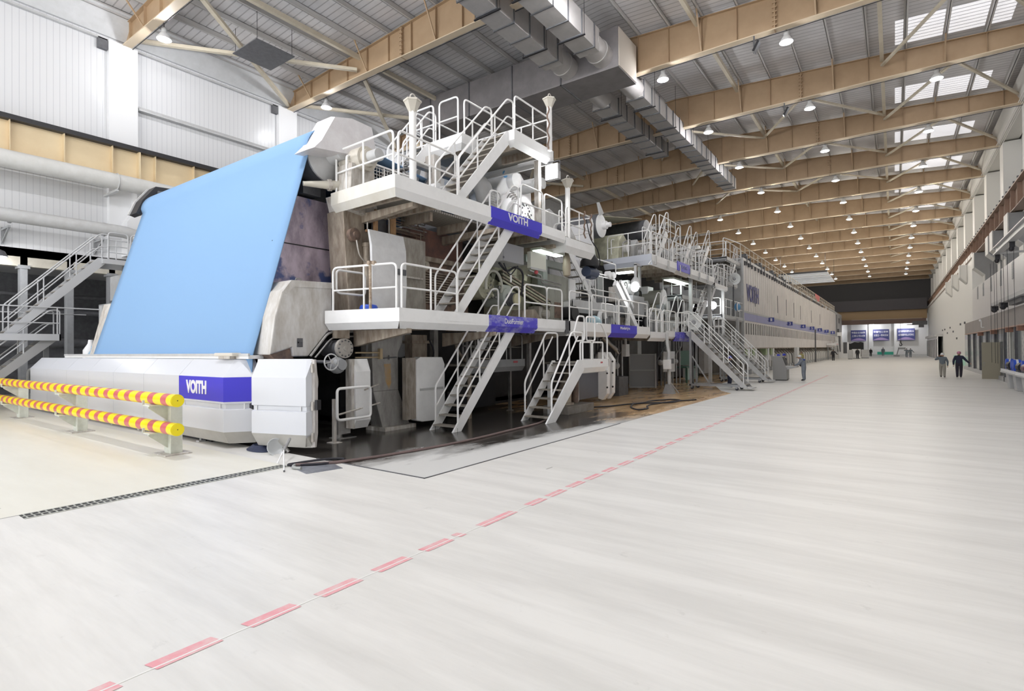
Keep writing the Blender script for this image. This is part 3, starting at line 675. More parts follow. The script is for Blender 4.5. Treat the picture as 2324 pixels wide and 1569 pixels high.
obj('clamp', MB().cyl((-11.3, 8.2, 6.2), (-11.33, 8.12, 6.19), .145, n=10), dirty, ha)
cg_ = thing('roll_end_guard', 'black angled end guard at the far top corner of the blue felt', 'guard', (-21.6, 8.0, 7.2))
obj('plate', MB().prism([(7.50, 6.9), (7.7, 7.4), (8.1, 7.95), (9.3, 8.05), (9.3, 7.9), (8.25, 7.75), (7.85, 7.2), (7.66, 6.85)], 'x', -21.75, -21.16), black, cg_)
obj('lip', MB().prism([(7.46, 6.92), (7.66, 7.42), (8.06, 7.97), (8.16, 7.92), (7.76, 7.38), (7.56, 6.9)], 'x', -21.82, -21.72), lgrey, cg_)
obj('bracket', MB().box(-21.3, 8.15, 6.9, -21.08, 8.45, 7.8), dgrey, cg_)
tag(obj('side_strut', MB().prism([(6.45, 2.0), (6.62, 2.0), (7.05, 3.75), (6.86, 3.75)], 'x', -22.1, -21.45), dirty), 'leaning pale steel strut standing left of the blue felt', 'strut')
tag(obj('felt_side_member', MB().prism([(6.40, 1.9), (6.7, 1.9), (7.5, 4.6), (7.3, 4.75)], 'x', -21.45, -21.2), black), 'black frame edge just behind the left border of the blue felt', 'frame')

# ================================================================ NEAR FRAME BEHIND THE FELT
hb = thing('headbox_housing', 'bulky stained grey steel housing at the lower right corner of the blue felt', 'housing', (-11.3, 7.2, 2.0))
pf = [(6.40, 2.02), (6.52, 2.85), (6.70, 3.45), (6.98, 3.68), (7.98, 3.72), (8.0, 2.7), (7.35, 1.98), (6.95, 1.98), (6.92, 2.18)]
obj('shell', MB().prism(pf, 'x', -12.3, -11.0), stain, hb, bev=.03)
obj('cap', MB().prism([(6.70, 3.42), (6.92, 3.70), (7.98, 3.74), (7.98, 3.60), (6.98, 3.55), (6.80, 3.38)], 'x', -11.9, -10.985), stain, hb)
obj('lifting_eye', MB().tube(fil([(-11.2, 7.15, 3.68), (-11.2, 7.15, 3.78), (-11.2, 7.3, 3.78), (-11.2, 7.3, 3.68)], .05), .015, 6), steel, hb)
for z in (2.25, 2.34): obj('gauge', MB().cyl((-10.995, 7.12, z), (-10.975, 7.12, z), .05, n=14).box(-10.995, 7.05, z-.055, -10.985, 7.19, z+.055), dgrey, hb)
obj('drip_box', MB().prism([(6.45, 2.03), (6.93, 2.2), (7.0, 1.93), (6.6, 1.9)], 'x', -12.2, -11.06), rust, hb)
obj('grab_pipe', MB().tube(fil([(-10.94, 7.35, 1.98), (-10.94, 7.85, 2.55), (-10.94, 8.6, 2.58)], .15), .03, 8).tube(fil([(-10.90, 7.45, 1.95), (-10.90, 7.9, 2.42), (-10.9, 8.6, 2.46)], .15), .02, 8), steel, hb, True)
purple = M('purple_stained_panel', (.58, .49, .58), .35, .1, col2=(.06, .045, .07), scale=1.25, amount=.44, stretch=(1.3, 1.3, .55), detail=6)
nt = purple.node_tree; nz2 = nt.nodes.new('ShaderNodeTexNoise'); nz2.inputs['Scale'].default_value = 1.5; nz2.inputs['Detail'].default_value = 5
tcn = [n for n in nt.nodes if n.type == 'TEX_COORD'][0]; nt.links.new(tcn.outputs['Object'], nz2.inputs['Vector'])
rr = [n for n in nt.nodes if n.type == 'VALTORGB'][0]; r2 = nt.nodes.new('ShaderNodeValToRGB'); r2.color_ramp.elements[0].position = .56; r2.color_ramp.elements[1].position = .62
mx = nt.nodes.new('ShaderNodeMix'); mx.data_type = 'RGBA'; nt.links.new(nz2.outputs['Fac'], r2.inputs[0]); nt.links.new(r2.outputs[0], mx.inputs[0]); nt.links.new(rr.outputs[0], mx.inputs[6]); mx.inputs[7].default_value = (.10, .13, .30, 1)
nt.links.new(mx.outputs[2], nt.nodes['Principled BSDF'].inputs['Base Color'])
pp = thing('suction_box_panel', 'tall steel wall panel streaked purple and blue under the felt', 'panel', (-12.2, 8, 3.6))
obj('panel', MB().prism([(6.95, 3.6), (8.75, 3.6), (8.75, 5.95), (7.62, 5.95)], 'x', -13.2, -12.0), purple, pp)
obj('seam', MB().box(-12.0, 7.05, 4.72, -11.985, 8.75, 4.745), black, pp)
obj('rear_panel', MB().box(-12.6, 8.7, 2.6, -12.25, 10.0, 5.9), purple, pp)
tag(obj('felt_backing_structure', MB().prism([(7.1, 1.9), (9.4, 1.9), (9.4, 6.95), (8.6, 6.6), (7.85, 6.0), (7.12, 3.6)], 'x', -21, -13.2), inner_dark), 'dark inner frame hidden behind the blue felt', 'frame')
tag(obj('doctor_beam', MB().box(-13.1, 7.85, 6.05, -11.95, 8.35, 6.35), dgrey), 'dark grey beam above the purple panel behind the felt edge', 'beam')
fm = thing('forming_section', 'black bulk of the forming section behind its walkways', 'machine frame', (-16, 15, 0))
obj('body', MB().box(-21, 9.4, .1, -12.6, 22.4, 5.95), inner_dark, fm); obj('base', MB().box(-22, 9.4, 0, -12.6, 23, .25), inner_dark, fm)
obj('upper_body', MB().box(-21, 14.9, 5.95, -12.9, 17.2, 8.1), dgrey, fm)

# column with cylinder beside the lower walkway
co = thing('frame_column', 'stained upright machine column carrying the upper walkway at its left end', 'column', (-11.1, 8.9, 2.6))
obj('shaft', MB().prism([(8.55, 2.6), (9.2, 2.6), (9.25, 5.6), (8.35, 5.6), (8.4, 4.8)], 'x', -11.7, -11.05), tanst, co, bev=.02)
obj('pivot', MB().cyl((-11.1, 8.62, 5.0), (-10.92, 8.62, 5.0), .17, n=18).cyl((-10.92, 8.62, 5.0), (-10.86, 8.62, 5.0), .08, n=14), rust, co, True)
obj('cylinder', MB().cyl((-10.95, 9.02, 3.7), (-10.95, 9.02, 4.75), .11, n=14).cyl((-10.95, 9.02, 4.75), (-10.95, 9.02, 4.85), .13, n=14), tanst, co, True)
obj('hose', MB().tube(fil([(-10.85, 8.6, 4.85), (-10.8, 8.65, 4.4), (-10.8, 9.1, 4.25), (-10.85, 9.25, 4.7)], .3), .018, 6), dirty, co)
obj('side_pipes', MB().tube(fil([(-10.9, 9.3, 4.8), (-10.9, 9.3, 3.5), (-10.9, 9.05, 3.4)], .1), .025, 8).tube(fil([(-10.9, 9.4, 4.8), (-10.9, 9.4, 3.42), (-10.9, 9.05, 3.3)], .1), .025, 8), rust, co)
obj('bracket', MB().prism([(8.25, 5.95), (9.3, 5.95), (9.3, 5.5), (8.35, 5.6)], 'x', -11.6, -10.9), dirty, co)
bl = tag(obj('blue_drum', MB().lathe([(.20, 0), (.22, .03), (.22, .17), (.19, .22), (.1, .24), (.02, .24)], (-10.55, 8.72, 3.0), n=20), bluep, None, True), 'blue plastic tub standing on the lower walkway', 'tub')
ws = thing('splash_panel', 'white curved splash panel hung behind the lower walkway rail', 'panel', (-10.6, 9.2, 3.2))
obj('sheet', MB().prism([(-10.45, 3.15), (-10.40, 3.8), (-10.42, 4.7), (-10.52, 5.1), (-10.58, 5.1), (-10.50, 4.7), (-10.47, 3.8), (-10.52, 3.15)], 'y', 8.72, 9.85), M('splash_white', (.84, .85, .87), .4, col2=(.70, .70, .72), scale=2), ws)
obj('latch', MB().box(-10.4, 9.45, 4.05, -10.36, 9.8, 4.2), dgrey, ws)
gp = thing('stained_panel', 'grey-brown stained panel with diagonal streaks next to the white splash panel', 'panel', (-10.7, 10.3, 3.2))
obj('sheet', MB().box(-10.85, 9.88, 3.0, -10.7, 10.85, 5.15), M('streaked_panel', (.46, .44, .40), .5, .1, col2=(.27, .24, .20), scale=2.2, stretch=(1, 2, .8)), gp)
obj('ledge', MB().box(-10.7, 9.95, 4.05, -10.64, 10.7, 4.1), dirty, gp)
rw = thing('rusty_former_wall', 'brown rusty side wall of the former behind the stairs', 'panel', (-11.3, 12, 3.0))
obj('lower_plate', MB().box(-11.7, 10.9, 3.0, -11.3, 13.4, 4.75), rust, rw)
obj('upper_plate', MB().box(-11.7, 10.9, 4.85, -11.35, 13.2, 5.7), M('red_brown_plate', (.26, .13, .10), .6, col2=(.13, .085, .075), scale=2), rw)
obj('beam', MB().box(-11.45, 10.6, 4.72, -11.15, 13.6, 4.86), tanst, rw)
m = MB()
for i in range(13): m.box(-11.3, 11.0, 3.5+i*.075, -11.2, 12.6, 3.53+i*.075)
obj('louvre', m, tanst, rw)
obj('hub', MB().lathe([(.14, 0), (.14, .08), (.16, .09), (.16, .12), (.07, .13), (.05, .18), (.01, .18)], (-11.3, 11.35, 4.6), (1, 0, 0), 20), M('cream_hub', (.55, .50, .42), .5), rw, True)
obj('stud_pipe', MB().cyl((-11.2, 10.95, 3.1), (-11.2, 10.95, 4.7), .05, n=10), tanst, rw)
ps = thing('pipe_rack', 'tangle of thin brown pipes under the upper walkway', 'pipes', (-11.2, 10.6, 5.1))
rnd = random.Random(8)
for i in range(16):
    z = 5.15 + i*.045; y0 = 10.1 + rnd.uniform(0, .15); y1 = 11.1 + rnd.uniform(0, .2); x = -11.25 + rnd.uniform(-.15, .15)
    pts = [(x, y0, z), (x, y1, z), (x, y1, z + rnd.choice((-.3, .25, .3)))] if i % 2 else [(x, y0, z-.2), (x, y0, z), (x, y1+.2, z)]
    obj('pipe', MB().tube(fil(pts, .06, 3), .017, 6), rnd.choice((tanst, rust, steel)), ps)
of = thing('rusty_bracket_assembly', 'rust-orange open frame above the white splash panel', 'frame', (-10.9, 9.5, 5.1))
orm = M('orange_rust', (.50, .30, .15), .7, col2=(.32, .18, .10), scale=4)
obj('frame', MB().box(-10.95, 8.95, 5.13, -10.88, 10.4, 5.19).box(-10.95, 9.2, 5.19, -10.87, 9.3, 5.75).box(-11.0, 9.75, 4.95, -10.9, 9.95, 5.75), orm, of)
obj('window_plate', MB().box(-11.1, 9.0, 5.2, -11.05, 9.75, 5.6), dgrey, of)
obj('hoop', MB().tube(fil([(-10.92, 9.0, 5.2), (-10.92, 9.0, 5.62), (-10.92, 9.72, 5.62), (-10.92, 9.72, 5.2)], .08), .02, 6), dirty, of)
# ================================================================ NEAR WALKWAYS AND STAIRS
XE = -8.9
lw = thing('walkway_platform', 'lower near walkway with a worn blue lettered band, left of the small step platform', 'walkway', (-9.9, 11.5, 2.6))
deck(lw, -10.95, 8.3, XE-.05, 10.2, 3.05); deck(lw, -10.95, 10.2, -10.05, 13.2, 3.05); deck(lw, -10.95, 13.2, XE-.05, 15.5, 3.05)
fascia(lw, (-10.95, 7.75), (XE, 8.2), 3.05, inward=(-.22, .97), m1=1); fascia(lw, (XE, 8.2), (XE, 11.5), 3.05, inward=(-1, 0), m0=1); fascia(lw, (XE, 13.75), (XE, 15.55), 3.05, .28, .10, .05, inward=(-1, 0))
obj('inspection_plate', MB().box(XE, 9.5, 2.82, XE+.008, 10.75, 2.98), white, lw)
sg = fascia(lw, (XE+.012, 11.42), (XE+.012, 13.82), 3.05, inward=(-1, 0), mat=blue_worn, name='sign_plate')
text('DuoFormer', 'lettering', sg, letter, (XE+.017, 12.12, 2.83), (0, 1, 0), (0, 0, 1), .92, .145, .006, .012)
rails = [((-10.78, 7.86), (-9.05, 8.26), 1), ((-8.97, 8.34), (-8.97, 10.2), 1), ((-8.97, 13.25), (-8.97, 14.5), 0), ((-8.97, 14.5), (-8.97, 15.45), 0)]
for (a, b, n) in rails: obj('railing', rail(MB(), (*a, 2.98), (*b, 2.98), posts=n), white_rail, lw, True)
obj('railing', hoop(MB(), (-10.78, 7.95, 2.98), (-10.78, 8.8, 2.98), .5, 1.05), white_rail, lw, True)
obj('chain', MB().tube([(-9.72, 8.08, 2.9), (-9.72, 8.08, 4.15)], .035, 7).tube([(-9.72, 8.02, 4.1), (-9.72, 8.12, 4.1), (-9.6, 8.12, 4.1)], .05, 7), M('crusted_post', (.55, .47, .38), .7, col2=(.28, .20, .14), scale=12), lw)
for y in (8.6, 11.8, 15.2): obj('cantilever', MB().prism([(-10.9, 2.6), (-9.0, 2.6), (-9.0, 2.5), (-10.9, 2.2)], 'y', y-.07, y+.07), tanst, lw)
s1 = thing('stair', 'white open stair from the wet floor up to the lower near walkway', 'stairs', (-9.5, 10.3, 0))
stair(s1, -9.92, -9.14, 10.28, .0, 12.95, 2.95, 12)
for x in (-9.92, -9.14): obj('foot', MB().cyl((x, 10.36, 0), (x, 10.36, .10), .03, n=8), steel, s1)
uw = thing('walkway_platform', 'upper near walkway carrying the clean blue lettered band, over the lower one', 'walkway', (-10, 11.5, 5.5))
deck(uw, -11.3, 8.25, XE-.05, 10.2, 6.0, 1.1); deck(uw, -11.3, 10.2, -10.05, 13.2, 6.0); deck(uw, -11.3, 13.2, XE-.05, 17.6, 6.0, 1.1)
fascia(uw, (-11.32, 8.2), (XE, 8.1), 6.0, inward=(0, 1), m1=1, mat=M('fascia_stained', (.76, .75, .71), .4, col2=(.68, .65, .58), scale=1.5, stretch=(1, 1, .4)))
fascia(uw, (XE, 8.1), (XE, 11.6), 6.0, inward=(-1, 0), m0=1); fascia(uw, (XE, 14.05), (XE, 15.6), 6.0, .26, .1, .05, inward=(-1, 0))
sg = fascia(uw, (XE+.012, 11.55), (XE+.012, 14.12), 6.02, .30, .17, inward=(-1, 0), mat=blue, name='sign_plate')
text('VOITH', 'lettering', sg, letter, (XE+.017, 12.32, 5.77), (0, 1, 0), (0, 0, 1), 1.0, .22, .006, .03)
for a, b, n in (((-11.2, 8.28), (-9.05, 8.19), 1), ((-8.97, 8.27), (-8.97, 10.25), 1), ((-8.97, 13.1), (-8.97, 14.3), 0), ((-8.97, 14.4), (-8.97, 15.5), 0)):
    obj('railing', rail(MB(), (*a, 5.95), (*b, 5.95), posts=n), white_rail, uw, True)
mm = MB(); 
for i in range(25): mm.box(-10.86, 8.35+i*.09, 6.2, -10.85, 8.362+i*.09, 6.86)
for i in range(8): mm.box(-10.86, 8.35, 6.2+i*.09, -10.85, 10.55, 6.212+i*.09)
mp = obj('mesh_guard', MB().tube(fil([(-10.855, 8.32, 5.95), (-10.855, 8.32, 6.9), (-10.855, 10.6, 6.9), (-10.855, 10.6, 5.95)], .1), .028, 8).tube([(-10.855, 8.32, 6.15), (-10.855, 10.6, 6.15)], .025, 8).tube([(-10.855, 9.5, 6.15), (-10.855, 9.5, 6.9)], .02, 6), white_rail, uw, True); obj('mesh', mm, white_rail, mp)
fascia(uw, (XE, 15.66), (XE+.0, 17.75), 5.86, .28, .2, .16, inward=(-1, 0), m0=1); fascia(uw, (XE-2.2, 15.66), (XE, 15.66), 5.86, .28, .2, .16, inward=(0, 1), m1=1)
for a, b, n in (((-8.97, 15.75), (-8.97, 17.65), 1), ((-8.97, 17.7), (-10.6, 17.7), 0)): obj('railing', rail(MB(), (*a, 5.82), (*b, 5.82), posts=n), white_rail, uw, True)
for y in (9.0, 12.3, 15.4): obj('cantilever', MB().prism([(-11.6, 5.6), (-9.2, 5.6), (-9.2, 5.5), (-11.6, 5.32)], 'y', y-.08, y+.08), tanst, uw)
obj('tube_light', MB().box(-9.9, 15.0, 5.42, -9.5, 16.6, 5.5), M('light_casing', (.62, .66, .58), .4), uw)
obj('light_diffuser', MB().box(-9.85, 15.05, 5.395, -9.55, 16.55, 5.42), tube_m, uw)
s2 = thing('stair', 'white open stair between the two near walkways, behind the blue bands', 'stairs', (-9.5, 10.3, 2.95))
stair(s2, -9.92, -9.14, 10.3, 2.95, 12.95, 5.95, 12)
tp = thing('walkway_platform', 'topmost small platform with hooped rails above the felt roll', 'walkway', (-10.5, 13.4, 8.05))
deck(tp, -12.4, 12.1, -10.3, 14.85, 8.5, 1.2); deck(tp, -10.3, 12.75, XE-.05, 14.8, 8.5, .9)
fascia(tp, (-12.4, 12.0), (-10.28, 11.95), 8.5, inward=(0, 1), m1=1); fascia(tp, (-10.28, 11.95), (-10.28, 12.7), 8.5, inward=(-1, 0), m0=1); fascia(tp, (XE, 12.68), (XE, 14.9), 8.5, inward=(-1, 0), m0=1); fascia(tp, (XE-.26, 12.68), (XE, 12.68), 8.5, inward=(0, 1), m1=1); fascia(tp, (-12.4, 14.9), (XE, 14.9), 8.5, inward=(0, -1))
for a, b, n in (((-8.97, 12.8), (-8.97, 14.75), 1), ((-10.3, 12.1), (-10.3, 14.8), 1), ((-12.3, 14.8), (-9.0, 14.8), 2)): obj('railing', rail(MB(), (*a, 8.46), (*b, 8.46), posts=n), white_rail, tp, True)
for a, b in (((-11.25, 12.05), (-10.5, 12.05)), ((-12.3, 12.05), (-11.5, 12.05)), ((-12.32, 12.1), (-12.32, 14.7))): obj('railing', rail(MB(), (*a, 8.46), (*b, 8.46), posts=0, h=1.2), white_rail, tp, True)
for x in (-12.2, -9.2): obj('support', MB().box(x-.08, 14.3, 6.0, x+.08, 14.46, 8.1), dirty, tp)
s3 = thing('stair', 'steep white stair from the upper walkway to the topmost platform', 'stairs', (-9.5, 10.4, 5.95))
stair(s3, -9.98, -9.16, 10.4, 5.95, 12.75, 8.45, 10)
s3b = thing('stair', 'short steep stair going down at the far left of the topmost platform', 'stairs', (-11.9, 11, 7.0))
stair(s3b, -12.25, -11.6, 10.75, 7.0, 12.0, 8.45, 6)
# tall brackets with flared tops
def davit(x, y, z0, z1, lb):
    t = thing('hoist_post', lb, 'post', (x, y, z0))
    obj('post', MB().cyl((x, y, z0), (x, y, z1-.25), .085, n=14), white_rail, t, True)
    obj('funnel', MB().lathe([(.085, 0), (.10, .05), (.20, .26), (.22, .27), (.22, .31), (.05, .31)], (x, y, z1-.30), n=6), M('funnel_cream', (.56, .53, .47), .5), t)
    obj('ring', MB().tube([(x+.02, y+.1*math.cos(a), z1+.02+.14*math.sin(a)) for a in [i*math.pi/8 for i in range(9)]], .018, 6), dirty, t)
davit(-9.3, 9.03, 5.9, 8.05, 'white post with flared cream top on the upper near walkway')
davit(-8.85, 14.55, 8.4, 10.05, 'white post with flared top on the topmost platform, chain hanging beside it')
davit(-9.0, 15.95, 5.8, 7.85, 'leaning white post with flared top right of the bright floodlight')
t = thing('work_floodlight', 'glaring square floodlight hanging under the corner of the topmost platform', 'floodlight', (-8.85, 14.6, 7.8))
obj('body', MB().box(-9.05, 14.62, 7.52, -8.6, 14.8, 8.0), lgrey, t); obj('lens', MB().box(-9.03, 14.585, 7.54, -8.62, 14.615, 7.94).sph((-8.83, 14.58, 7.72), (.2, .06, .2)), flood_m, t, True)
obj('yoke', MB().tube(fil([(-9.08, 14.72, 7.75), (-9.08, 14.72, 8.1), (-8.57, 14.72, 8.1), (-8.57, 14.72, 7.75)], .05), .015, 6), dgrey, t)
fl_ = bpy.data.lights.new('lamp_light', 'AREA'); fl_.size = .35; fl_.energy = 90; l = link(bpy.data.objects.new('lamp_light', fl_)); l.parent = t; l.location = (0, -.12, -.1); l.rotation_euler = (math.radians(60), 0, 0)
t = thing('chain', 'rusty chain hanging down the post of the topmost platform', 'chain', (-8.83, 14.4, 8.5))
obj('links', MB().tube([(-8.80+.03*math.sin(i*1.3), 14.40+.02*math.cos(i), 9.75-i*.09) for i in range(16)], .028, 6), rust, t)
for i, y in enumerate((17.0, 17.5)):
    t = thing('chain', 'rusty chain and cable on the outer rail right of the leaning post, %s' % ('nearer one' if i == 0 else 'farther one'), 'chain', (-8.9, y, 5.9))
    obj('links', MB().tube([(-8.92+.03*math.sin(j*1.7), y+.03*math.cos(j*1.1), 7.0-j*.08) for j in range(13)], .03, 6), rust, t)
t = thing('cable', 'black cable drooping off the end of the upper near walkway', 'cable', (-8.9, 17.6, 5.5))
obj('cable', MB().tube(fil([(-8.85, 17.0, 6.7), (-8.8, 17.2, 6.0), (-8.8, 17.8, 5.75), (-8.9, 18.2, 5.3), (-9.1, 18.4, 5.1)], .3), .02, 6), rubber, t)

# machinery on and behind the upper walkway
def roll(name, lb, x0, x1, y, z, r, mat, cat='roll', cap=None):
    t = thing(name, lb, cat, ((x0+x1)/2, y, z))
    obj('shell', MB().cyl((x0, y, z), (x1, y, z), r, n=28), mat, t, True)
    obj('head', MB().lathe([(r*.98, 0), (r*.98, .03), (r*.6, .08), (r*.35, .12), (r*.35, .3), (r*.2, .32), (r*.2, .5)], (x1-.01, y, z), (1, 0, 0), 24), cap or lgrey, t, True)
    return t
roll('guide_roll', 'white felt guide roll lying low behind the upper walkway rail', -13.5, -10.7, 11.4, 6.75, .2, white)
t = thing('handwheel', 'small spoked handwheel with a shaft against the blue felt', 'handwheel', (-10.9, 10.3, 7.15))
def handwheel(t, c, r, mat, ax=(1, 0, 0)):
    c = Vector(c); ax = Vector(ax).normalized(); a = ax.orthogonal().normalized(); b = ax.cross(a)
    obj('rim', MB().tube([c + a*r*math.cos(i*math.pi/12) + b*r*math.sin(i*math.pi/12) for i in range(24)], r*.09, 8, True), mat, t, True)
    m = MB()
    for i in range(5): m.tube([c, c + a*r*math.cos(i*2*math.pi/5) + b*r*math.sin(i*2*math.pi/5)], r*.06, 6)
    obj('spokes', m.cyl(c - ax*.03, c + ax*.04, r*.2, n=12), mat, t)
handwheel(t, (-10.85, 10.35, 7.1), .17, steel); obj('shaft', MB().cyl((-10.85, 10.35, 7.1), (-12.5, 10.1, 7.1), .05, n=10), steel, t)
fr_ = thing('lattice_support', 'grey lattice frame between the blue felt and the top stair', 'frame', (-11.2, 12, 6))
for y in (11.9, 13.2): obj('upright', MB().box(-11.6, y-.14, 6, -11.2, y+.14, 8.0), dirty, fr_)
obj('crossbar', MB().box(-11.5, 10.9, 6.8, -11.3, 13.3, 6.95).box(-11.5, 10.9, 7.5, -11.3, 13.3, 7.6), steel, fr_)
obj('brace', MB().bar((-11.4, 10.9, 6.2), (-11.4, 12, 7.6), .1, .08), steel, fr_)
obj('side_plate', MB().prism([(10.9, 6.0), (11.3, 7.2), (11.5, 8.0), (11.75, 8.0), (11.4, 6.8), (11.2, 6.0)], 'x', -11.7, -11.62), lgrey, fr_)
t = thing('head_box', 'big white gearbox body behind the stair below the floodlight', 'gearbox', (-11, 15.6, 7))
obj('body', MB().prism([(14.4, 6.2), (14.5, 7.6), (15.1, 8.3), (15.9, 8.45), (16.6, 7.9), (16.7, 6.2)], 'x', -12.4, -10.9), white, t, bev=.05)
obj('motor', MB().cyl((-10.9, 16.0, 7.95), (-10.3, 16.0, 7.95), .24, n=18).cyl((-10.3, 16.0, 7.95), (-10.0, 16.0, 7.95), .19, n=18), lgrey, t, True)
obj('cover', MB().lathe([(.30, 0), (.32, .1), (.28, .25), (.1, .32)], (-10.9, 15.3, 8.0), (1, 0, 0), 20), white, t, True)
obj('badge', MB().cyl((-10.88, 14.9, 8.15), (-10.85, 14.9, 8.15), .12, n=16), M('light_blue_badge', (.12, .35, .65), .4), t)
m = MB()
for i in range(9): m.tube(fil([(-10.75, 14.6+i*.12, 7.1), (-10.6, 14.7+i*.12, 7.5-i*.04), (-10.7, 15.2+i*.1, 7.55-i*.05)], .2), .02, 6)
obj('hoses', m, steel, t)
t = thing('vacuum_roll', 'white drum with an open perforated end just above the clean blue band', 'drum', (-10.8, 15.9, 6.5))
obj('shell', MB().cyl((-12.6, 15.2, 6.65), (-10.3, 15.2, 6.65), .62, n=30), white, t, True)
obj('rim', MB().lathe([(.62, 0), (.66, .02), (.66, .07), (.5, .07), (.48, .02)], (-10.3, 15.2, 6.65), (1, 0, 0), 30), white, t, True)
m = MB(); rnd = random.Random(5)
for i in range(60):
    a = rnd.uniform(0, 6.28); r = .45*math.sqrt(rnd.random()); m.sph((-10.28, 15.2 + r*math.cos(a), 6.65 + r*math.sin(a)), rnd.uniform(.02, .05), 6, 4)
obj('bolts', m, dgrey, t)
obj('guard', MB().prism([(14.1, 6.1), (14.3, 7.1), (14.9, 7.3), (14.9, 6.1)], 'x', -11.5, -10.6), white, t)
t = thing('grille_door', 'small rounded mesh door left of the white drum', 'door', (-10.2, 13.7, 6))
obj('frame', MB().tube(fil([(-10.3, 13.3, 6.0), (-10.3, 13.3, 7.15), (-10.3, 13.9, 7.15), (-10.3, 13.9, 6.0)], .2), .03, 8), white_rail, t, True)
m = MB()
for i in range(8): m.box(-10.305, 13.35+i*.075, 6.2, -10.295, 13.36+i*.075, 7.1)
for i in range(12): m.box(-10.305, 13.32, 6.2+i*.078, -10.295, 13.88, 6.21+i*.078)
obj('mesh', m, white_rail, t)
t = thing('cooling_duct', 'dark hose bundle and round duct behind the top stair', 'duct', (-11, 13.4, 7))
obj('round_duct', MB().tube(fil([(-12.4, 13.8, 7.9), (-11, 13.8, 7.6), (-10.9, 13.9, 6.9)], .5, 6), .3, 16), lgrey, t, True)
obj('hose', MB().tube([(-11 + .05*math.sin(i), 12.9+i*.1, 6.45+.03*math.cos(i*2)) for i in range(9)], .09, 10), dgrey, t, True)
tag(obj('calender_guard', MB().prism([(17.3, 5.9), (17.3, 7.3), (17.9, 7.6), (18.6, 7.4), (18.6, 5.9)], 'x', -12.5, -10.9), lgrey, None, bev=.03), 'grey ribbed enclosure behind the rails right of the white drum', 'enclosure')
tag(obj('steam_shower', MB().box(-12.3, 16.7, 6.0, -10.9, 17.3, 7.0), white), 'plain pale box between the white drum and the grey enclosure', 'box')
t = thing('wrapped_motor', 'round motor wrapped in clear plastic at the end of the upper near walkway', 'motor', (-9.9, 16.9, 6))
obj('body', MB().sph((-9.8, 17.1, 6.1), (.4, .45, .38), 14, 9), M('plastic_wrap', (.50, .50, .50), .25, bump=.5, scale=9), t, True); obj('cap', MB().sph((-9.8, 16.8, 6.5), .13), dgrey, t, True)
# ================================================================ UNDER THE LOWER WALKWAY
vf = thing('valve', 'round bolted flange valve in the dark under the lower walkway', 'valve', (-10.7, 8.1, 2.1))
obj('body', MB().cyl((-11.4, 8.1, 2.16), (-10.75, 8.1, 2.16), .2, n=20), dgrey, vf, True)
obj('flange', MB().cyl((-10.75, 8.1, 2.16), (-10.66, 8.1, 2.16), .235, n=26).cyl((-10.66, 8.1, 2.16), (-10.62, 8.1, 2.16), .06, n=8), M('flange_pale', (.50, .48, .45), .5, col2=(.4, .37, .34), scale=9), vf)
m = MB()
for i in range(12): a = i*math.pi/6; m.cyl((-10.67, 8.1+.19*math.cos(a), 2.16+.19*math.sin(a)), (-10.63, 8.1+.19*math.cos(a), 2.16+.19*math.sin(a)), .018, n=6)
obj('bolts', m, dgrey, vf); obj('tee', MB().box(-10.95, 7.95, 2.4, -10.75, 8.3, 2.6), tanst, vf)
hw = thing('valve_handwheel', 'grey spoked handwheel above the open white cover door', 'handwheel', (-10.35, 7.45, 1.85))
handwheel(hw, (-10.3, 7.45, 1.85), .18, lgrey); obj('stem', MB().cyl((-10.3, 7.45, 1.85), (-11.2, 7.2, 1.88), .035, n=8), dgrey, hw)
obj('valve_body', MB().cyl((-10.9, 7.9, 1.75), (-10.5, 7.9, 1.78), .13, n=14).sph((-10.7, 7.9, 1.76), .2), grey, hw, True)
bp = thing('blue_pipe_cap', 'blue rounded cap showing behind the edge of the open cover door', 'cap', (-10.7, 6.95, 1.6))
obj('cap', MB().lathe([(.28, -.4), (.28, 0), (.22, .1), (.1, .15)], (-10.7, 6.85, 1.55), (1, 0, 0), 22), M('dark_blue_paint', (.03, .06, .30), .35), bp, True)
obj('hose', MB().tube(fil([(-10.4, 7.1, 1.7), (-10.35, 7.15, 1.35), (-10.5, 7.05, 1.0), (-10.6, 6.9, .8)], .3), .03, 8), steel, bp, True)
sd_ = thing('cover_door', 'narrow white cover door standing open edge-on behind the guard hoop', 'door', (-10.6, 8.45, .25))
obj('leaf', MB().prism([(-10.75, .28), (-10.62, .22), (-10.5, .42), (-10.5, 1.6), (-10.62, 1.9), (-10.75, 1.9)], 'y', 8.28, 8.72), white, sd_); obj('edge', MB().box(-10.78, 8.2, .24, -10.56, 8.29, 1.9), dirty, sd_)
gb = thing('guard_hoop', 'white tubular guard hoop standing on the wet floor under the walkway', 'guard rail', (-10.4, 7.9, 0))
obj('post', MB().box(-10.45, 7.57, .02, -10.38, 7.64, 1.0).box(-10.55, 7.5, 0, -10.28, 7.72, .02), dirty, gb); obj('hoop', hoop(MB(), (-10.3, 7.60, 0), (-10.3, 8.55, 0), .52, 1.24, .033, .1), white_rail, gb, True)
obj('arm', MB().tube([(-10.4, 7.6, .62), (-10.6, 9.1, .78)], .022, 6).tube([(-10.45, 8.5, 1.15), (-10.7, 9.15, 1.25)], .02, 6), dirty, gb)
st = thing('floor_bracket', 'grey bolted floor bracket under the narrow open door', 'bracket', (-10.9, 8.1, 0))
obj('base', MB().box(-11.05, 8.0, .1, -10.8, 8.35, .42).box(-11.1, 7.95, 0, -10.7, 8.45, .02).cyl((-10.95, 8.1, 0), (-10.95, 8.1, .2), .1, n=10), steel, st)
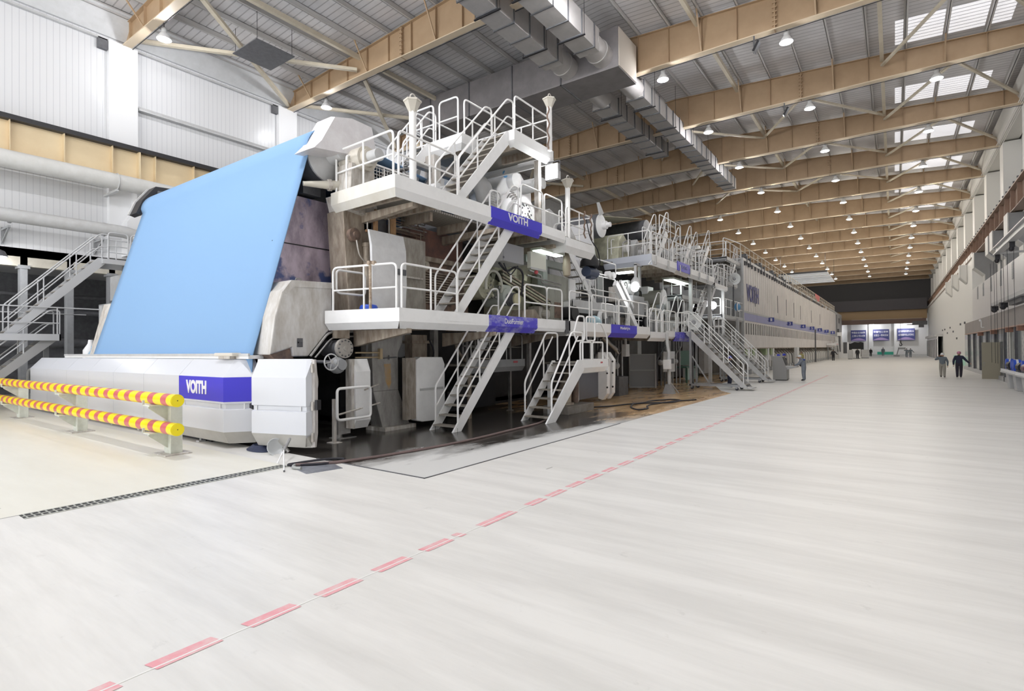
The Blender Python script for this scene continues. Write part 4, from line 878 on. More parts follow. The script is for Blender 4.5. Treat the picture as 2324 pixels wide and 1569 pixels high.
lc = thing('kinked_column', 'grey steel machine leg kinked halfway, with an orange stain', 'column', (-10.9, 9.6, 0))
stm = M('leg_stained', (.40, .39, .38), .45, .3, col2=(.24, .23, .22), scale=2.2, stretch=(2, 2, .7))
obj('upper', MB().prism([(9.05, 2.65), (10.15, 2.65), (10.1, 2.3), (9.95, 2.05), (9.95, 1.05), (9.1, 1.05)], 'x', -11.3, -10.85), stm, lc, bev=.015)
obj('lower', MB().prism([(9.1, 1.05), (9.95, 1.05), (10.35, .1), (9.4, .1)], 'x', -11.3, -10.85), stm, lc, bev=.015)
obj('foot', MB().box(-11.45, 9.35, 0, -10.7, 10.45, .1), dirty, lc)
obj('stain', MB().add([(-10.846, 9.45, 1.75), (-10.846, 9.68, 1.75), (-10.846, 9.70, 1.25), (-10.846, 9.62, 1.08), (-10.846, 9.5, 1.3)], [(0, 1, 2, 3, 4)]), M('orange_stain', (.42, .26, .10), .6, col2=(.34, .28, .22), scale=7), lc)
obj('grip', MB().tube([(-10.8, 9.4, 1.9), (-10.8, 9.85, 1.92)], .015, 6).tube([(-10.82, 9.6, 1.86), (-10.82, 9.6, 1.98)], .015, 6), dgrey, lc)
obj('cylinder', MB().cyl((-10.8, 8.5, 2.05), (-10.8, 9.3, 2.05), .02, n=6).cyl((-10.8, 8.5, 1.93), (-10.8, 9.3, 1.93), .02, n=6).box(-10.85, 9.25, 1.88, -10.75, 9.33, 2.15), M('brass_rods', (.48, .38, .24), .4, .4), lc)
wd = thing('cover_doors', 'pair of white cover doors with a stained brown edge standing beside the kinked leg', 'door', (-10.5, 10.7, .2))
obj('leaf', MB().prism([(10.3, .2), (10.3, 1.85), (10.45, 1.92), (11.3, 1.9), (11.4, 1.7), (11.4, .35), (11.25, .12), (10.5, .15)], 'x', -10.75, -10.5), white, wd, bev=.02)
obj('stained_edge', MB().box(-10.7, 9.95, .25, -10.55, 10.3, 1.9), M('stained_insulation', (.38, .34, .30), .6, col2=(.2, .17, .14), scale=4, stretch=(2, 2, .5)), wd)
obj('groove', MB().box(-10.5, 10.4, 1.0, -10.47, 11.3, 1.06), lgrey, wd)
dm = thing('couch_roll', 'big dark drum with a bearing block hanging in the dark behind the white doors', 'drum', (-11.8, 10.9, 2.3))
obj('drum', MB().cyl((-14, 10.75, 2.35), (-11.6, 10.75, 2.35), .45, n=26), grey, dm, True); obj('block', MB().box(-11.6, 10.9, 1.7, -11.3, 11.5, 2.55).cyl((-11.5, 11.2, 1.75), (-11.2, 11.2, 1.75), .16, n=14).box(-11.7, 10.8, 2.3, -11.2, 11.6, 2.38), tanst, dm)
obj('hose', MB().tube(fil([(-11.2, 11.5, 2.4), (-11.15, 11.65, 2.1), (-11.2, 11.6, 1.6), (-11.3, 11.9, 1.3)], .2), .03, 6), rubber, dm)
# further members in the dark between floor and walkway
for i, (y, x, w, lb) in enumerate(((11.9, -11.4, .18, 'grey upright behind the bottom of the white stair'), (13.6, -11.6, .14, 'slim pale upright right of the white stair'), (15.3, -10.2, .12, 'pair of pale pipes under the right end of the lower near walkway'), (15.0, -10.8, .09, 'thin pale post next to the pair of pipes'))):
    tag(obj('support_post', MB().box(x-w/2, y-w/2, 0, x+w/2, y+w/2, 2.7).box(x-w, y-w, 0, x+w, y+w, .03), M('post_stained', (.42, .41, .39), .5, .2, col2=(.22, .21, .2), scale=3, stretch=(2, 2, .6)) if i == 0 else steel), lb, 'post')
t = thing('shaded_step_platform', 'step platform coloured grey for the shade between the two floor stairs', 'platform', (-10.6, 13.5, 1.3))
fascia(t, (-10.3, 12.3), (-10.3, 15.2), 1.78, .24, .16, .12, inward=(-1, 0), mat=grey); obj('deck', MB().box(-12, 12.3, 1.6, -10.35, 15.2, 1.66), deck_m, t)  # fascia greyed to put the shade under the walkway into its colour
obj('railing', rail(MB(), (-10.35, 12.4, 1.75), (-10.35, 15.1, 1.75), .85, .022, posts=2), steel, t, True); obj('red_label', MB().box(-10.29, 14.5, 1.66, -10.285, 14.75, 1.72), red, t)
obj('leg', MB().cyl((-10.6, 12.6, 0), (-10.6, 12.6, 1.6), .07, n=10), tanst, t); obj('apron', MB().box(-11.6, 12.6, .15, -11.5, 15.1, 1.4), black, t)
t = thing('control_window', 'steel framed window of dark equipment above the shaded step platform', 'equipment', (-11.4, 13.6, 1.8))
obj('frame', MB().box(-11.6, 13.2, 1.85, -11.4, 13.3, 2.55).box(-11.6, 14.5, 1.85, -11.4, 14.6, 2.55).box(-11.6, 13.2, 2.5, -11.4, 14.6, 2.58).box(-11.6, 13.85, 1.9, -11.4, 13.92, 2.5).box(-11.6, 13.2, 2.2, -11.4, 14.6, 2.25), steel, t)
obj('belt', MB().tube(fil([(-11.2, 12.9, 2.55), (-11.15, 12.6, 2.35), (-11.2, 12.75, 2.05), (-11.2, 13.1, 1.75)], .2), .06, 8), tanst, t)
tag(obj('inspection_tray', MB().prism([(12.1, .9), (12.9, 1.35), (13.1, 1.3), (12.3, .82)], 'x', -11.5, -10.9), black), 'dark slanted chute below the shaded step platform', 'chute')
# step platform in front of the lower walkway
pb = thing('step_platform', 'small white step platform with hooped rails and a red label', 'platform', (-8.5, 15.8, 1.3))
fascia(pb, (-8.02, 14.75), (-8.02, 17.0), 1.76, .26, .17, .1, inward=(-1, 0)); fascia(pb, (-8.02, 17.0), (-9.0, 17.0), 1.76, .26, .17, .1, inward=(0, -1)); obj('deck', MB().box(-9.3, 14.7, 1.62, -8.06, 16.95, 1.68), deck_m, pb)
obj('red_label', MB().box(-8.018, 16.35, 1.62, -8.012, 16.5, 1.67), red, pb)
for a, b in ((15.0, 15.75), (15.85, 16.6)): obj('railing', hoop(MB(), (-8.06, a, 1.7), (-8.06, b, 1.7), 0, .62, .028, .08), white_rail, pb, True)
obj('railing', MB().tube(fil([(-8.15, 14.95, 2.35), (-8.15, 14.75, 2.6), (-8.15, 15.05, 3.15), (-8.15, 15.45, 3.15), (-8.15, 15.45, 2.38), (-8.15, 14.95, 2.35)], .1), .028, 8), white_rail, pb, True)
obj('railing', hoop(MB(), (-8.15, 15.6, 1.75), (-8.15, 16.2, 1.75), .62, 1.4, .028, .1), white_rail, pb, True)
obj('railing', MB().tube(fil([(-8.06, 16.2, 2.95), (-8.06, 16.5, 2.95), (-8.06, 16.95, 2.5), (-8.06, 16.95, 1.72)], .12), .028, 8), white_rail, pb, True)
for y in (14.9, 16.8): obj('leg', MB().box(-9.2, y-.04, 0, -9.12, y+.04, 1.65), white, pb)
sb = thing('stair', 'short white stair with a broad right stringer up to the small step platform', 'stairs', (-8.5, 13.0, 0))
stair(sb, -8.92, -8.0, 13.05, 0, 14.85, 1.72, 7, rails=False)
obj('broad_stringer', MB().prism([(12.78, 0), (13.28, 0), (15.05, 1.45), (14.9, 1.76), (14.68, 1.76)], 'x', -8.0, -7.95), white, sb)
for x in (-8.92, -8.0):
    m = MB().tube(fil([(x, 13.15, .25), (x, 13.15, 1.15), (x, 14.35, 2.62), (x, 15.05, 2.62), (x, 15.05, 1.75)], .12), .028, 8).tube([(x, 13.15, .72), (x, 14.75, 2.5)], .024, 8).tube([(x, 14.2, 1.2), (x, 14.2, 2.45)], .024, 8)
    obj('handrail', m, white_rail, sb, True)
t = thing('flanged_elbow', 'fat rusty pipe elbow standing on a concrete block behind the short stair', 'pipe', (-9.2, 15.9, 0))
obj('elbow', MB().tube(fil([(-9.0, 15.6, .26), (-9.0, 15.65, .75), (-9.0, 16.1, 1.15), (-9.3, 16.6, 1.2)], .5, 6), .23, 16).cyl((-9.0, 15.6, .26), (-9.0, 15.6, .32), .33, n=18), tanst, t, True)
obj('riser', MB().tube([(-8.95, 16.25, .26), (-8.95, 16.3, 1.2)], .12, 12), rust, t, True)
tag(obj('concrete_block', MB().box(-9.4, 14.9, 0, -8.45, 16.7, .26), M('plinth_concrete', (.30, .28, .26), .7, col2=(.2, .18, .16), scale=3), None, bev=.02), 'low stained concrete plinth under the fat pipe elbow', 'plinth')
t = thing('smoked_guard', 'dark glossy splash guard sheet under the small step platform', 'guard', (-9.5, 18.6, .2))
obj('sheet', MB().box(-9.55, 17.5, .22, -9.5, 19.3, 1.22), M('smoked_sheet', (.11, .115, .14), .2), t); obj('frame', MB().box(-9.57, 17.45, 1.18, -9.47, 19.35, 1.25).box(-9.57, 17.45, .2, -9.47, 17.52, 1.25), grey, t)
for i, (y, lb) in enumerate(((19.25, 'white cover door standing edge-on right of the step platform, nearer leaf'), (19.75, 'white cover door standing edge-on right of the step platform, farther leaf'))):
    t = thing('cover_door', lb, 'door', (-9.2, y, .1))
    obj('leaf', MB().prism([(-9.5, .15), (-9.3, .1), (-9.12, .35), (-9.08, 1.65), (-9.3, 1.97), (-9.5, 1.97)], 'y', y-.13, y+.13), white, t, bev=.015)
    for z in (.6, 1.15, 1.6): obj('latch', MB().sph((-9.1, y-.14, z), .04, 8, 5), black, t)
hose_m = rubber
t = thing('floor_hose', 'black hose tangled on the brown floor beyond the short stair', 'hose', (-8, 19, 0))
pts = [(-9.0, 17.0, .03), (-8.4, 17.6, .03), (-8.2, 18.5, .03), (-7.8, 19.6, .03), (-7.9, 20.4, .03), (-7.4, 21.5, .03), (-6.9, 21.3, .03), (-6.9, 20.2, .03), (-7.5, 19.7, .04), (-8.0, 19.0, .04), (-7.6, 17.8, .03), (-7.1, 17.2, .03), (-6.9, 17.7, .03), (-7.4, 18.8, .03), (-7.1, 20.6, .03), (-6.5, 21.8, .03)]
obj('hose', MB().tube(fil(pts, .5, 5), .028, 8), hose_m, t, True)
t = thing('wash_hose', 'long pinkish-brown hose lying along the wet floor before the stairs', 'hose', (-8.5, 10, 0))
obj('hose', MB().tube(fil([(-8.9, 5.65, .03), (-8.45, 6.2, .03), (-8.2, 7.1, .03), (-8.0, 8.4, .03), (-7.95, 9.6, .03), (-8.05, 11.2, .03), (-8.1, 12.7, .03), (-8.6, 14.0, .03), (-8.9, 14.8, .03)], 1.0, 6), .03, 8), M('hose_brown', (.17, .12, .115), .45), t, True)
obj('nozzle', MB().tube(fil([(-8.9, 5.65, .03), (-8.75, 5.5, .03), (-8.55, 5.55, .03)], .12, 4), .028, 8), M('hose_end', (.35, .37, .36), .4), t, True)
t = thing('black_hose', 'black hose looped over the steel plate beside the floor drain', 'hose', (-8.9, 6, 0))
obj('hose', MB().tube(fil([(-9.05, 5.62, .03), (-9.0, 5.95, .03), (-8.85, 6.35, .035), (-8.6, 6.55, .03), (-8.45, 6.3, .035), (-8.6, 5.95, .03), (-8.85, 5.7, .03), (-9.02, 5.58, .03)], .25, 5), .022, 8), rubber, t, True)
t = thing('floor_plate', 'dark grey steel cover plate set in the floor under the black hose', 'plate', (-8.6, 5.9, 0))
obj('plate', MB().add([(-9.0, 5.6, .008), (-8.2, 5.42, .008), (-8.05, 6.05, .008), (-8.7, 6.25, .008), (-9.0, 5.6, 0), (-8.2, 5.42, 0), (-8.05, 6.05, 0), (-8.7, 6.25, 0)], [(0, 1, 2, 3), (4, 5, 6, 7), (0, 1, 5, 4), (1, 2, 6, 5), (2, 3, 7, 6), (3, 0, 4, 7)]), M('plate_blue_grey', (.34, .36, .40), .4, .3, col2=(.18, .19, .23), scale=5), t)
dr_ = thing('floor_drain', 'narrow grating channel in the near floor running toward the tripod foot', 'drain', (-9.1, 3.8, 0))
obj('channel', MB().box(-9.24, 1.95, -.05, -9.0, 5.6, .002), black, dr_)
m = MB().box(-9.26, 1.95, 0, -9.235, 5.6, .009).box(-9.005, 1.95, 0, -8.98, 5.6, .009).box(-9.13, 1.95, 0, -9.11, 5.6, .008); y = 1.98
while y < 5.6: m.box(-9.24, y, 0, -9.0, y+.016, .008); y += .075
obj('grating', m, M('drain_galvanised', (.50, .51, .47), .5, .3), dr_)
t = thing('prop_tripod', 'thin white folding prop leaning from the open door to the floor', 'stand', (-9.5, 5.7, 0))
obj('leg', MB().cyl((-8.67, 5.3, .0), (-9.42, 5.75, .24), .012, n=8).cyl((-9.42, 5.62, .0), (-9.42, 5.75, .22), .016, n=8), white, t, True); obj('head', MB().cyl((-9.40, 5.74, .22), (-9.78, 6.10, .36), .03, n=8), steel, t, True); obj('tip', MB().sph((-8.67, 5.3, .015), .018, 8, 5), dgrey, t)
t = thing('cable_coil', 'coil of dark blue cable on the floor below the gap beside the blue corner', 'cable', (-11.1, 5.95, 0))
for i in range(7):
    obj('turn', MB().tube([(-11.0+(.36-.03*i)*math.cos(a), 6.15+(.17-.014*i)*math.sin(a), .015+.016*i) for a in [k*math.pi/12 for k in range(24)]], .014, 6, True), M('cable_navy', (.03, .04, .09), .5) if i == 0 else bpy.data.materials['cable_navy'], t, True)
obj('drop', MB().tube([(-11.2, 6.28, .1), (-11.2, 6.3, .9)], .018, 6), M('cable_teal', (.10, .25, .32), .4), t)
t = thing('plastic_bowl', 'translucent white plastic scoop lying on the floor under the open door', 'scoop', (-10.3, 6.0, 0))
obj('shell', MB().lathe([(.02, 0), (.1, .01), (.17, .08), (.19, .15), (.178, .15), (.16, .08), (.08, .03)], (-10.42, 6.15, .09), (.75, -.15, .35), 20), M('frosted_plastic', (.62, .64, .66), .3), t, True)
# ================================================================ SECOND MACHINE SECTION
mf = thing('press_section', 'dark bulk of the press section under the second high walkway', 'machine frame', (-16, 32, 0))
obj('body', MB().box(-21, 23.0, .1, -12.4, 42.9, 5.9), inner_dark, mf); [obj('upright', MB().box(-12.4, y, 0, -11.9, y+.55, 6), lgrey, mf) for y in (24, 29, 34, 38.5)]
w2 = thing('walkway_platform', 'second lower walkway with the small lettered blue band', 'walkway', (-10, 19.5, 2.6))
deck(w2, -10.9, 15.9, XE-.05, 23.0, 3.05)
fascia(w2, (XE+.02, 15.82), (XE+.02, 23.1), 3.05, .33, .17, .16, inward=(-1, 0)); fascia(w2, (-10.9, 15.82), (XE+.02, 15.82), 3.05, .33, .17, .16, inward=(0, 1))
sg = fascia(w2, (XE+.035, 19.05), (XE+.035, 21.55), 3.05, .33, .17, .16, inward=(-1, 0), mat=blue, name='sign_plate')
text('ModuleJet', 'lettering', sg, letter, (XE+.04, 19.85, 2.84), (0, 1, 0), (0, 0, 1), .95, .14, .006, .03)
obj('joint_strip', MB().box(XE-.05, 15.58, 2.62, XE+.0, 15.8, 3.04), dgrey, w2)
for a, b, n in ((15.95, 17.4, 0), (17.6, 19.9, 1), (20.0, 23.0, 2)): obj('railing', rail(MB(), (XE-.07, a, 3.0), (XE-.07, b, 3.0), posts=n), white_rail, w2, True)
w3 = thing('walkway_platform', 'stepped-down end of the second lower walkway before the dark blue band', 'walkway', (-10, 24.5, 2.4))
deck(w3, -10.9, 23.2, XE-.05, 29.3, 2.9)
fascia(w3, (XE+.02, 23.15), (XE+.02, 25.2), 2.86, .28, .15, .14, inward=(-1, 0)); fascia(w3, (XE+.0, 25.2), (XE+.0, 26.5), 2.95, .28, .1, .1, inward=(-1, 0))
sg = fascia(w3, (XE+.03, 26.5), (XE+.03, 29.3), 2.92, .30, .17, .12, inward=(-1, 0), mat=blue_worn, name='sign_plate')
for a, b, n in ((23.3, 24.8, 1), (25.0, 26.8, 1), (27.0, 29.2, 2)): obj('railing', rail(MB(), (XE-.07, a, 2.85), (XE-.07, b, 2.85), posts=n), white_rail, w3, True)
for a, b, n in ((23.4, 25.9, 4), (26.1, 29.2, 5)): obj('railing', rail(MB(), (-10.15, a, 2.85), (-10.15, b, 2.85), 1.25, posts=n), white_rail, w3, True)
for a in (24.9, 27.6): obj('railing', MB().tube(fil([(-9.6, a, 2.85), (-9.6, a, 3.6), (-9.6, a+1.1, 4.9), (-9.6, a+1.5, 4.9), (-9.6, a+1.5, 2.9)], .15), .03, 8).tube(fil([(-9.3, a+.2, 2.85), (-9.3, a+.2, 3.5), (-9.3, a+1.2, 4.7), (-9.3, a+1.6, 4.7), (-9.3, a+1.6, 2.9)], .15), .03, 8), white_rail, w3, True)
for a in (20.3, 21.8): obj('railing', hoop(MB(), (-9.9, a, 3.0), (-9.9, a+1.2, 3.0), .1, 1.0, .028), white_rail, w2, True)
# raised inner step with hoops and stair
t = thing('raised_step', 'white raised step platform behind the second lower walkway rail', 'platform', (-10.3, 20.3, 3.4))
fascia(t, (-10.15, 18.3), (-10.15, 22.5), 4.05, .36, .14, .1, inward=(-1, 0), mat=lgrey); fascia(t, (-11.6, 18.3), (-10.15, 18.3), 4.0, .36, .14, .1, inward=(0, 1), mat=lgrey); obj('deck', MB().box(-11.8, 18.3, 3.8, -10.2, 22.5, 3.86), deck_m, t)
obj('railing', rail(MB(), (-10.2, 19.8, 4.0), (-10.2, 22.4, 4.0), 1.2, posts=1), white_rail, t, True); obj('railing', hoop(MB(), (-10.2, 19.3, 4.0), (-10.2, 19.9, 4.0), .5, .95, .03), white_rail, t, True); obj('railing', hoop(MB(), (-10.2, 20.0, 4.0), (-10.2, 22.4, 4.0), 1.3, 1.9, .028), white_rail, t, True)
s4 = thing('stair', 'white stair coming down to the raised step behind the hanging black cone', 'stairs', (-10.9, 20, 4))
stair(s4, -11.5, -10.75, 21.6, 4.0, 18.6, 6.6, 10)
t = thing('white_screen', 'broad white sheet wall behind the descending stair', 'panel', (-11.9, 21, 3.5))
obj('sheet', MB().box(-11.95, 19.4, 3.2, -11.85, 22.0, 6.2), M('sheet_white', (.62, .62, .64), .4, col2=(.52, .52, .53), scale=2), t)
t = thing('hanging_motor', 'dark blue motor under a black cone cover, hung off the walkway end', 'motor', (-9.4, 18.7, 4.9))
obj('cone', MB().lathe([(.03, .65), (.12, .6), (.36, .22), (.38, .0), (.1, .0)], (-9.5, 18.5, 5.25), n=14), black, t, True); obj('body', MB().cyl((-9.5, 18.2, 5.05), (-9.5, 18.95, 5.05), .2, n=16).box(-9.62, 18.4, 4.8, -9.4, 18.8, 5.0), M('motor_navy', (.06, .08, .14), .4), t, True); obj('arm', MB().box(-9.66, 17.7, 5.55, -9.54, 18.62, 5.7).box(-9.65, 18.5, 5.6, -9.55, 18.6, 5.95), lgrey, t); obj('bracket', MB().prism([(18.75, 5.3), (19.1, 5.3), (19.0, 5.9), (18.9, 6.1)], 'x', -9.6, -9.5), lgrey, t)
# machinery between the two walkways
t = thing('grey_cabinet', 'big grey box cabinet hanging under the clean blue band', 'cabinet', (-10, 13.6, 4.8))
obj('body', MB().box(-10.6, 13.05, 4.8, -9.62, 14.15, 5.36), lgrey, t, bev=.01); obj('front', MB().box(-9.62, 13.05, 4.8, -9.6, 14.15, 5.36), M('cabinet_grey', (.32, .325, .345), .45), t)
for z in (4.9, 5.25): obj('hinge', MB().box(-9.6, 13.02, z-.03, -9.58, 13.08, z+.03), dgrey, t)
t = thing('white_junction_box', 'flat white box on a bracket right of the grey cabinet', 'box', (-9.7, 15, 4.7))
obj('body', MB().box(-9.75, 14.56, 4.76, -9.6, 15.5, 5.3), M('box_cream', (.72, .73, .66), .4), t, bev=.01); obj('lip', MB().box(-9.61, 14.56, 4.72, -9.59, 15.5, 4.79), lgrey, t); obj('arm', MB().box(-11.25, 15.0, 4.95, -9.75, 15.1, 5.05), lgrey, t); obj('red_valve', MB().sph((-9.65, 14.95, 4.66), .07, 10, 6), red, t)
t = thing('former_roll', 'greenish roll end with a big half-round hoop behind the stairs', 'roll', (-10.6, 13.8, 3.6))
obj('shell', MB().cyl((-12.5, 13.6, 4.15), (-10.7, 13.6, 4.15), .42, n=24), greenm, t, True); obj('hoop', MB().tube([(-10.5, 13.75+.42*math.cos(a), 4.15+.5*math.sin(a)) for a in [i*math.pi/14-.4 for i in range(18)]], .045, 8), M('hoop_pale', (.62, .62, .55), .4), t, True)
rnd = random.Random(11)
for i in range(22): obj('fitting', MB().sph((-10.6+rnd.uniform(-.1, .1), 13.75+rnd.uniform(-.3, .3), 4.05+rnd.uniform(-.3, .3)), rnd.uniform(.03, .08), 6, 4), greenm if i % 2 else steel, t)
obj('bearing_cap', MB().box(-11.0, 13.1, 4.6, -10.6, 13.6, 4.9).sph((-10.9, 14.3, 4.85), (.2, .3, .2)), greenm, t, True)
t = thing('slanted_arm', 'long slanted arm of bundled pipes running down to the right behind the rails', 'arm', (-10.5, 15, 3.8))
obj('beam', MB().bar((-10.7, 14.3, 4.6), (-10.7, 17.3, 3.75), .3, .3), M('arm_dark', (.09, .09, .08), .5), t)
for i in range(4): obj('pipe', MB().cyl((-10.5, 14.2, 4.72-i*.11), (-10.5, 17.2, 3.92-i*.11), .035, n=8), greenm if i % 2 else tanst, t)
obj('fitting', MB().box(-10.6, 14.5, 4.6, -10.4, 14.9, 4.85), greenm, t); obj('fitting', MB().box(-10.6, 15.3, 4.5, -10.45, 15.6, 4.7), greenm, t)
t = thing('drive_roll', 'pale motor with a ribbed dark coupling and cream end disc behind the rail', 'motor', (-10.4, 14.5, 3.6))
obj('body', MB().cyl((-11.3, 14.4, 3.85), (-10.4, 14.4, 3.85), .3, n=20).box(-11.2, 14.2, 4.0, -10.5, 14.7, 4.25), M('motor_pale', (.55, .60, .56), .4), t, True); obj('coupling', MB().lathe([(.22, 0), (.22, .06), (.2, .07), (.22, .1), (.22, .16), (.2, .17), (.22, .2), (.22, .28)], (-10.4, 14.45, 3.75), (1, 0, 0), 20), dgrey, t); obj('end_disc', MB().cyl((-10.12, 14.45, 3.75), (-10.06, 14.45, 3.75), .2, n=20), M('disc_cream', (.62, .58, .38), .5), t)
t = thing('former_plate', 'tall yellowish machine plate behind the right end of the lower near walkway', 'panel', (-11.2, 15.5, 3)); obj('plate', MB().box(-11.6, 14.6, 3.0, -11.25, 17.6, 5.4), greenm, t)
obj('fillet', MB().prism([(14.9, 4.2), (15.6, 4.2), (15.7, 4.7), (15.0, 4.75)], 'x', -11.25, -10.95), M('block_cream', (.64, .63, .50), .4), t, bev=.03)
t = thing('green_grey_column', 'broad green-grey column right of the yellowish plate', 'column', (-10.7, 18, 3)); obj('shaft', MB().box(-11.2, 17.0, 2.9, -10.55, 18.7, 4.95), M('column_greengrey', (.40, .41, .36), .5, col2=(.28, .28, .24), scale=2.4, stretch=(2, 2, .6)), t, bev=.03); obj('rust_patch', MB().box(-10.55, 17.6, 3.3, -10.53, 18.1, 3.9), rust, t)
obj('pale_side', MB().box(-11.2, 18.7, 2.9, -10.5, 19.2, 4.9), white, t)
t = thing('folded_steps', 'grey angular step casting on the walkway by the yellowish plate', 'step', (-10, 15.8, 3)); obj('casting', MB().prism([(14.8, 3.0), (15.0, 3.45), (15.7, 3.5), (16.2, 3.1), (16.2, 3.0)], 'x', -10.7, -10.2), tanst, t)
t = thing('hose_loom', 'black cable loom arching under the grey cabinet', 'cable', (-10, 14, 4.5)); obj('loom', MB().tube(fil([(-9.8, 13.1, 4.75), (-9.8, 13.5, 4.5), (-9.75, 13.9, 4.75), (-9.75, 14.35, 4.6), (-9.9, 14.45, 3.9)], .3, 6), .035, 8), rubber, t, True); obj('loom', MB().tube(fil([(-9.7, 13.2, 4.75), (-9.7, 13.5, 4.35), (-9.7, 13.95, 4.75)], .3, 6), .02, 6), rubber, t, True)
obj('tag', MB().box(-9.72, 13.55, 4.2, -9.70, 13.62, 4.5), white, t)
t = thing('bagged_hook', 'brown plastic-wrapped bundle hanging under the end of the upper near walkway', 'bundle', (-9.4, 16.5, 4.8)); obj('bag', MB().lathe([(.05, .85), (.12, .7), (.16, .3), (.13, .0), (.02, -.05)], (-9.6, 16.9, 4.75), n=10), M('brown_wrap', (.42, .36, .28), .4, bump=.5, scale=8), t, True)
t = thing('portal_steelwork', 'grey-green steel portal frame under the end of the upper near walkway', 'frame', (-10.2, 17, 4.8)); obj('beam', MB().box(-10.6, 15.4, 5.15, -10.35, 18.2, 5.4), M('frame_greengrey', (.33, .36, .34), .5), t); obj('leg', MB().box(-10.6, 16.5, 4.4, -10.35, 16.8, 5.15), bpy.data.materials['frame_greengrey'], t); obj('pipes', MB().tube(fil([(-10.3, 15.5, 4.85), (-10.3, 16.3, 4.75), (-10.3, 16.3, 4.5), (-10.3, 17.6, 4.45)], .15), .035, 8).tube([(-10.25, 15.3, 4.65), (-10.25, 17.6, 4.55)], .03, 8), steel, t, True)
t = thing('blue_pump', 'light blue pump dome with a white elbow behind the second lower rail', 'pump', (-10, 20, 3)); obj('dome', MB().sph((-10.0, 19.8, 3.15), (.3, .42, .32)), M('pump_blue', (.40, .58, .66), .4), t, True); obj('elbow', MB().tube(fil([(-9.95, 20.1, 3.3), (-9.95, 20.3, 3.65), (-9.95, 20.6, 3.7), (-9.95, 20.75, 3.4)], .15), .09, 10), white, t, True)
# clutter of fittings behind the second lower rail
rnd = random.Random(21)
kinds = [('valve_block', 'valve'), ('pump_motor', 'motor'), ('pipe_manifold', 'pipes'), ('bearing_block', 'bearing')]
spots = [(16.9, 3.0, 'pale'), (18.4, 3.0, 'dark'), (21.6, 3.0, 'white'), (22.6, 3.0, 'grey'), (24.2, 2.9, 'pale'), (25.6, 2.9, 'dark'), (26.9, 2.9, 'white'), (28.2, 2.9, 'grey'),
         (23.4, 4.3, 'pale'), (24.7, 4.5, 'white'), (26.0, 4.1, 'dark'), (29.6, 4.0, 'grey'), (30.6, 3.0, 'white'), (31.8, 3.2, 'pale'), (33.2, 3.0, 'dark'), (35.0, 3.2, 'white'), (36.8, 3.2, 'grey'), (38.6, 3.4, 'pale'), (40.4, 3.4, 'white')]
cm_ = {'pale': dirty, 'dark': black, 'white': white, 'grey': grey}
for i, (y, z, c) in enumerate(spots):
    nm, ct = kinds[i % 4]; x = -10.6 + rnd.uniform(-.3, .3); mt = cm_[c]; bk = (y, z)
    t = thing(nm, '%s %s behind the second section rails, %s from the near end' % (c, nm.replace('_', ' '), ['1st','2nd','3rd','4th','5th','6th','7th','8th','9th','10th','11th','12th','13th','14th','15th','16th','17th','18th','19th'][i]), ct, (x, y, z))
    obj('bracket', MB().box(-12.58 if y < 23 else -12.38, y-.08, z+.05, x-.15, y+.08, z+.22), grey, t)
    if i % 4 == 0:
        obj('body', MB().box(x-.3, y-.3, z, x+.2, y+.3, z+.7).cyl((x+.2, y, z+.4), (x+.4, y, z+.4), .16, n=12), mt, t, bev=.02); obj('wheel', MB().tube([(x+.45, y+.15*math.cos(a), z+.75+.15*math.sin(a)) for a in [k*math.pi/7 for k in range(14)]], .02, 6, True).cyl((x, y, z+.75), (x+.46, y, z+.75), .02, n=6), steel, t)
    elif i % 4 == 1:
        obj('body', MB().cyl((x-.5, y, z+.5), (x+.4, y, z+.5), .28, n=18), mt, t, True); obj('foot', MB().box(x-.4, y-.28, z, x+.3, y+.28, z+.25), dgrey, t); obj('box', MB().box(x-.1, y-.12, z+.75, x+.2, y+.12, z+.95), white, t)
    elif i % 4 == 2:
        m = MB()
        for k in range(5): m.tube(fil([(x+.1*k-.2, y-.6, z+.1), (x+.1*k-.2, y-.6, z+.5+.12*k), (x+.1*k-.2, y+.6, z+.5+.12*k), (x+.1*k-.2, y+.6, z+.2)], .12), .03, 6)
        obj('pipes', m, mt, t, True); obj('clamp', MB().box(x-.3, y-.05, z, x+.3, y+.05, z+1.1), grey, t)
    else:
        obj('body', MB().prism([(y-.5, z), (y-.35, z+.6), (y, z+.95), (y+.35, z+.6), (y+.5, z)], 'x', x-.3, x+.2), mt, t, bev=.03); obj('cap', MB().cyl((x+.2, y, z+.5), (x+.35, y, z+.5), .25, n=18), lgrey, t, True)
t = thing('press_cylinder', 'big pale steel drum with a round white end hanging right of the second floodlight', 'drum', (-10, 27.6, 4.8)); obj('drum', MB().cyl((-11.6, 27.6, 4.8), (-9.9, 27.6, 4.8), .38, n=26), M('drum_greenish', (.45, .45, .40), .35, .3), t, True); obj('end', MB().cyl((-9.9, 27.6, 4.8), (-9.82, 27.6, 4.8), .4, n=26), white, t); obj('saddle', MB().prism([(27.2, 3.5), (27.3, 5.4), (28.1, 5.4), (28.0, 3.5)], 'x', -11.0, -10.6), white, t, bev=.02)
obj('fork', MB().prism([(27.5, 3.0), (27.3, 4.4), (27.7, 4.5), (28.3, 3.6), (28.6, 3.0)], 'x', -10.5, -10.35), M('fork_olive', (.27, .26, .19), .5), t)
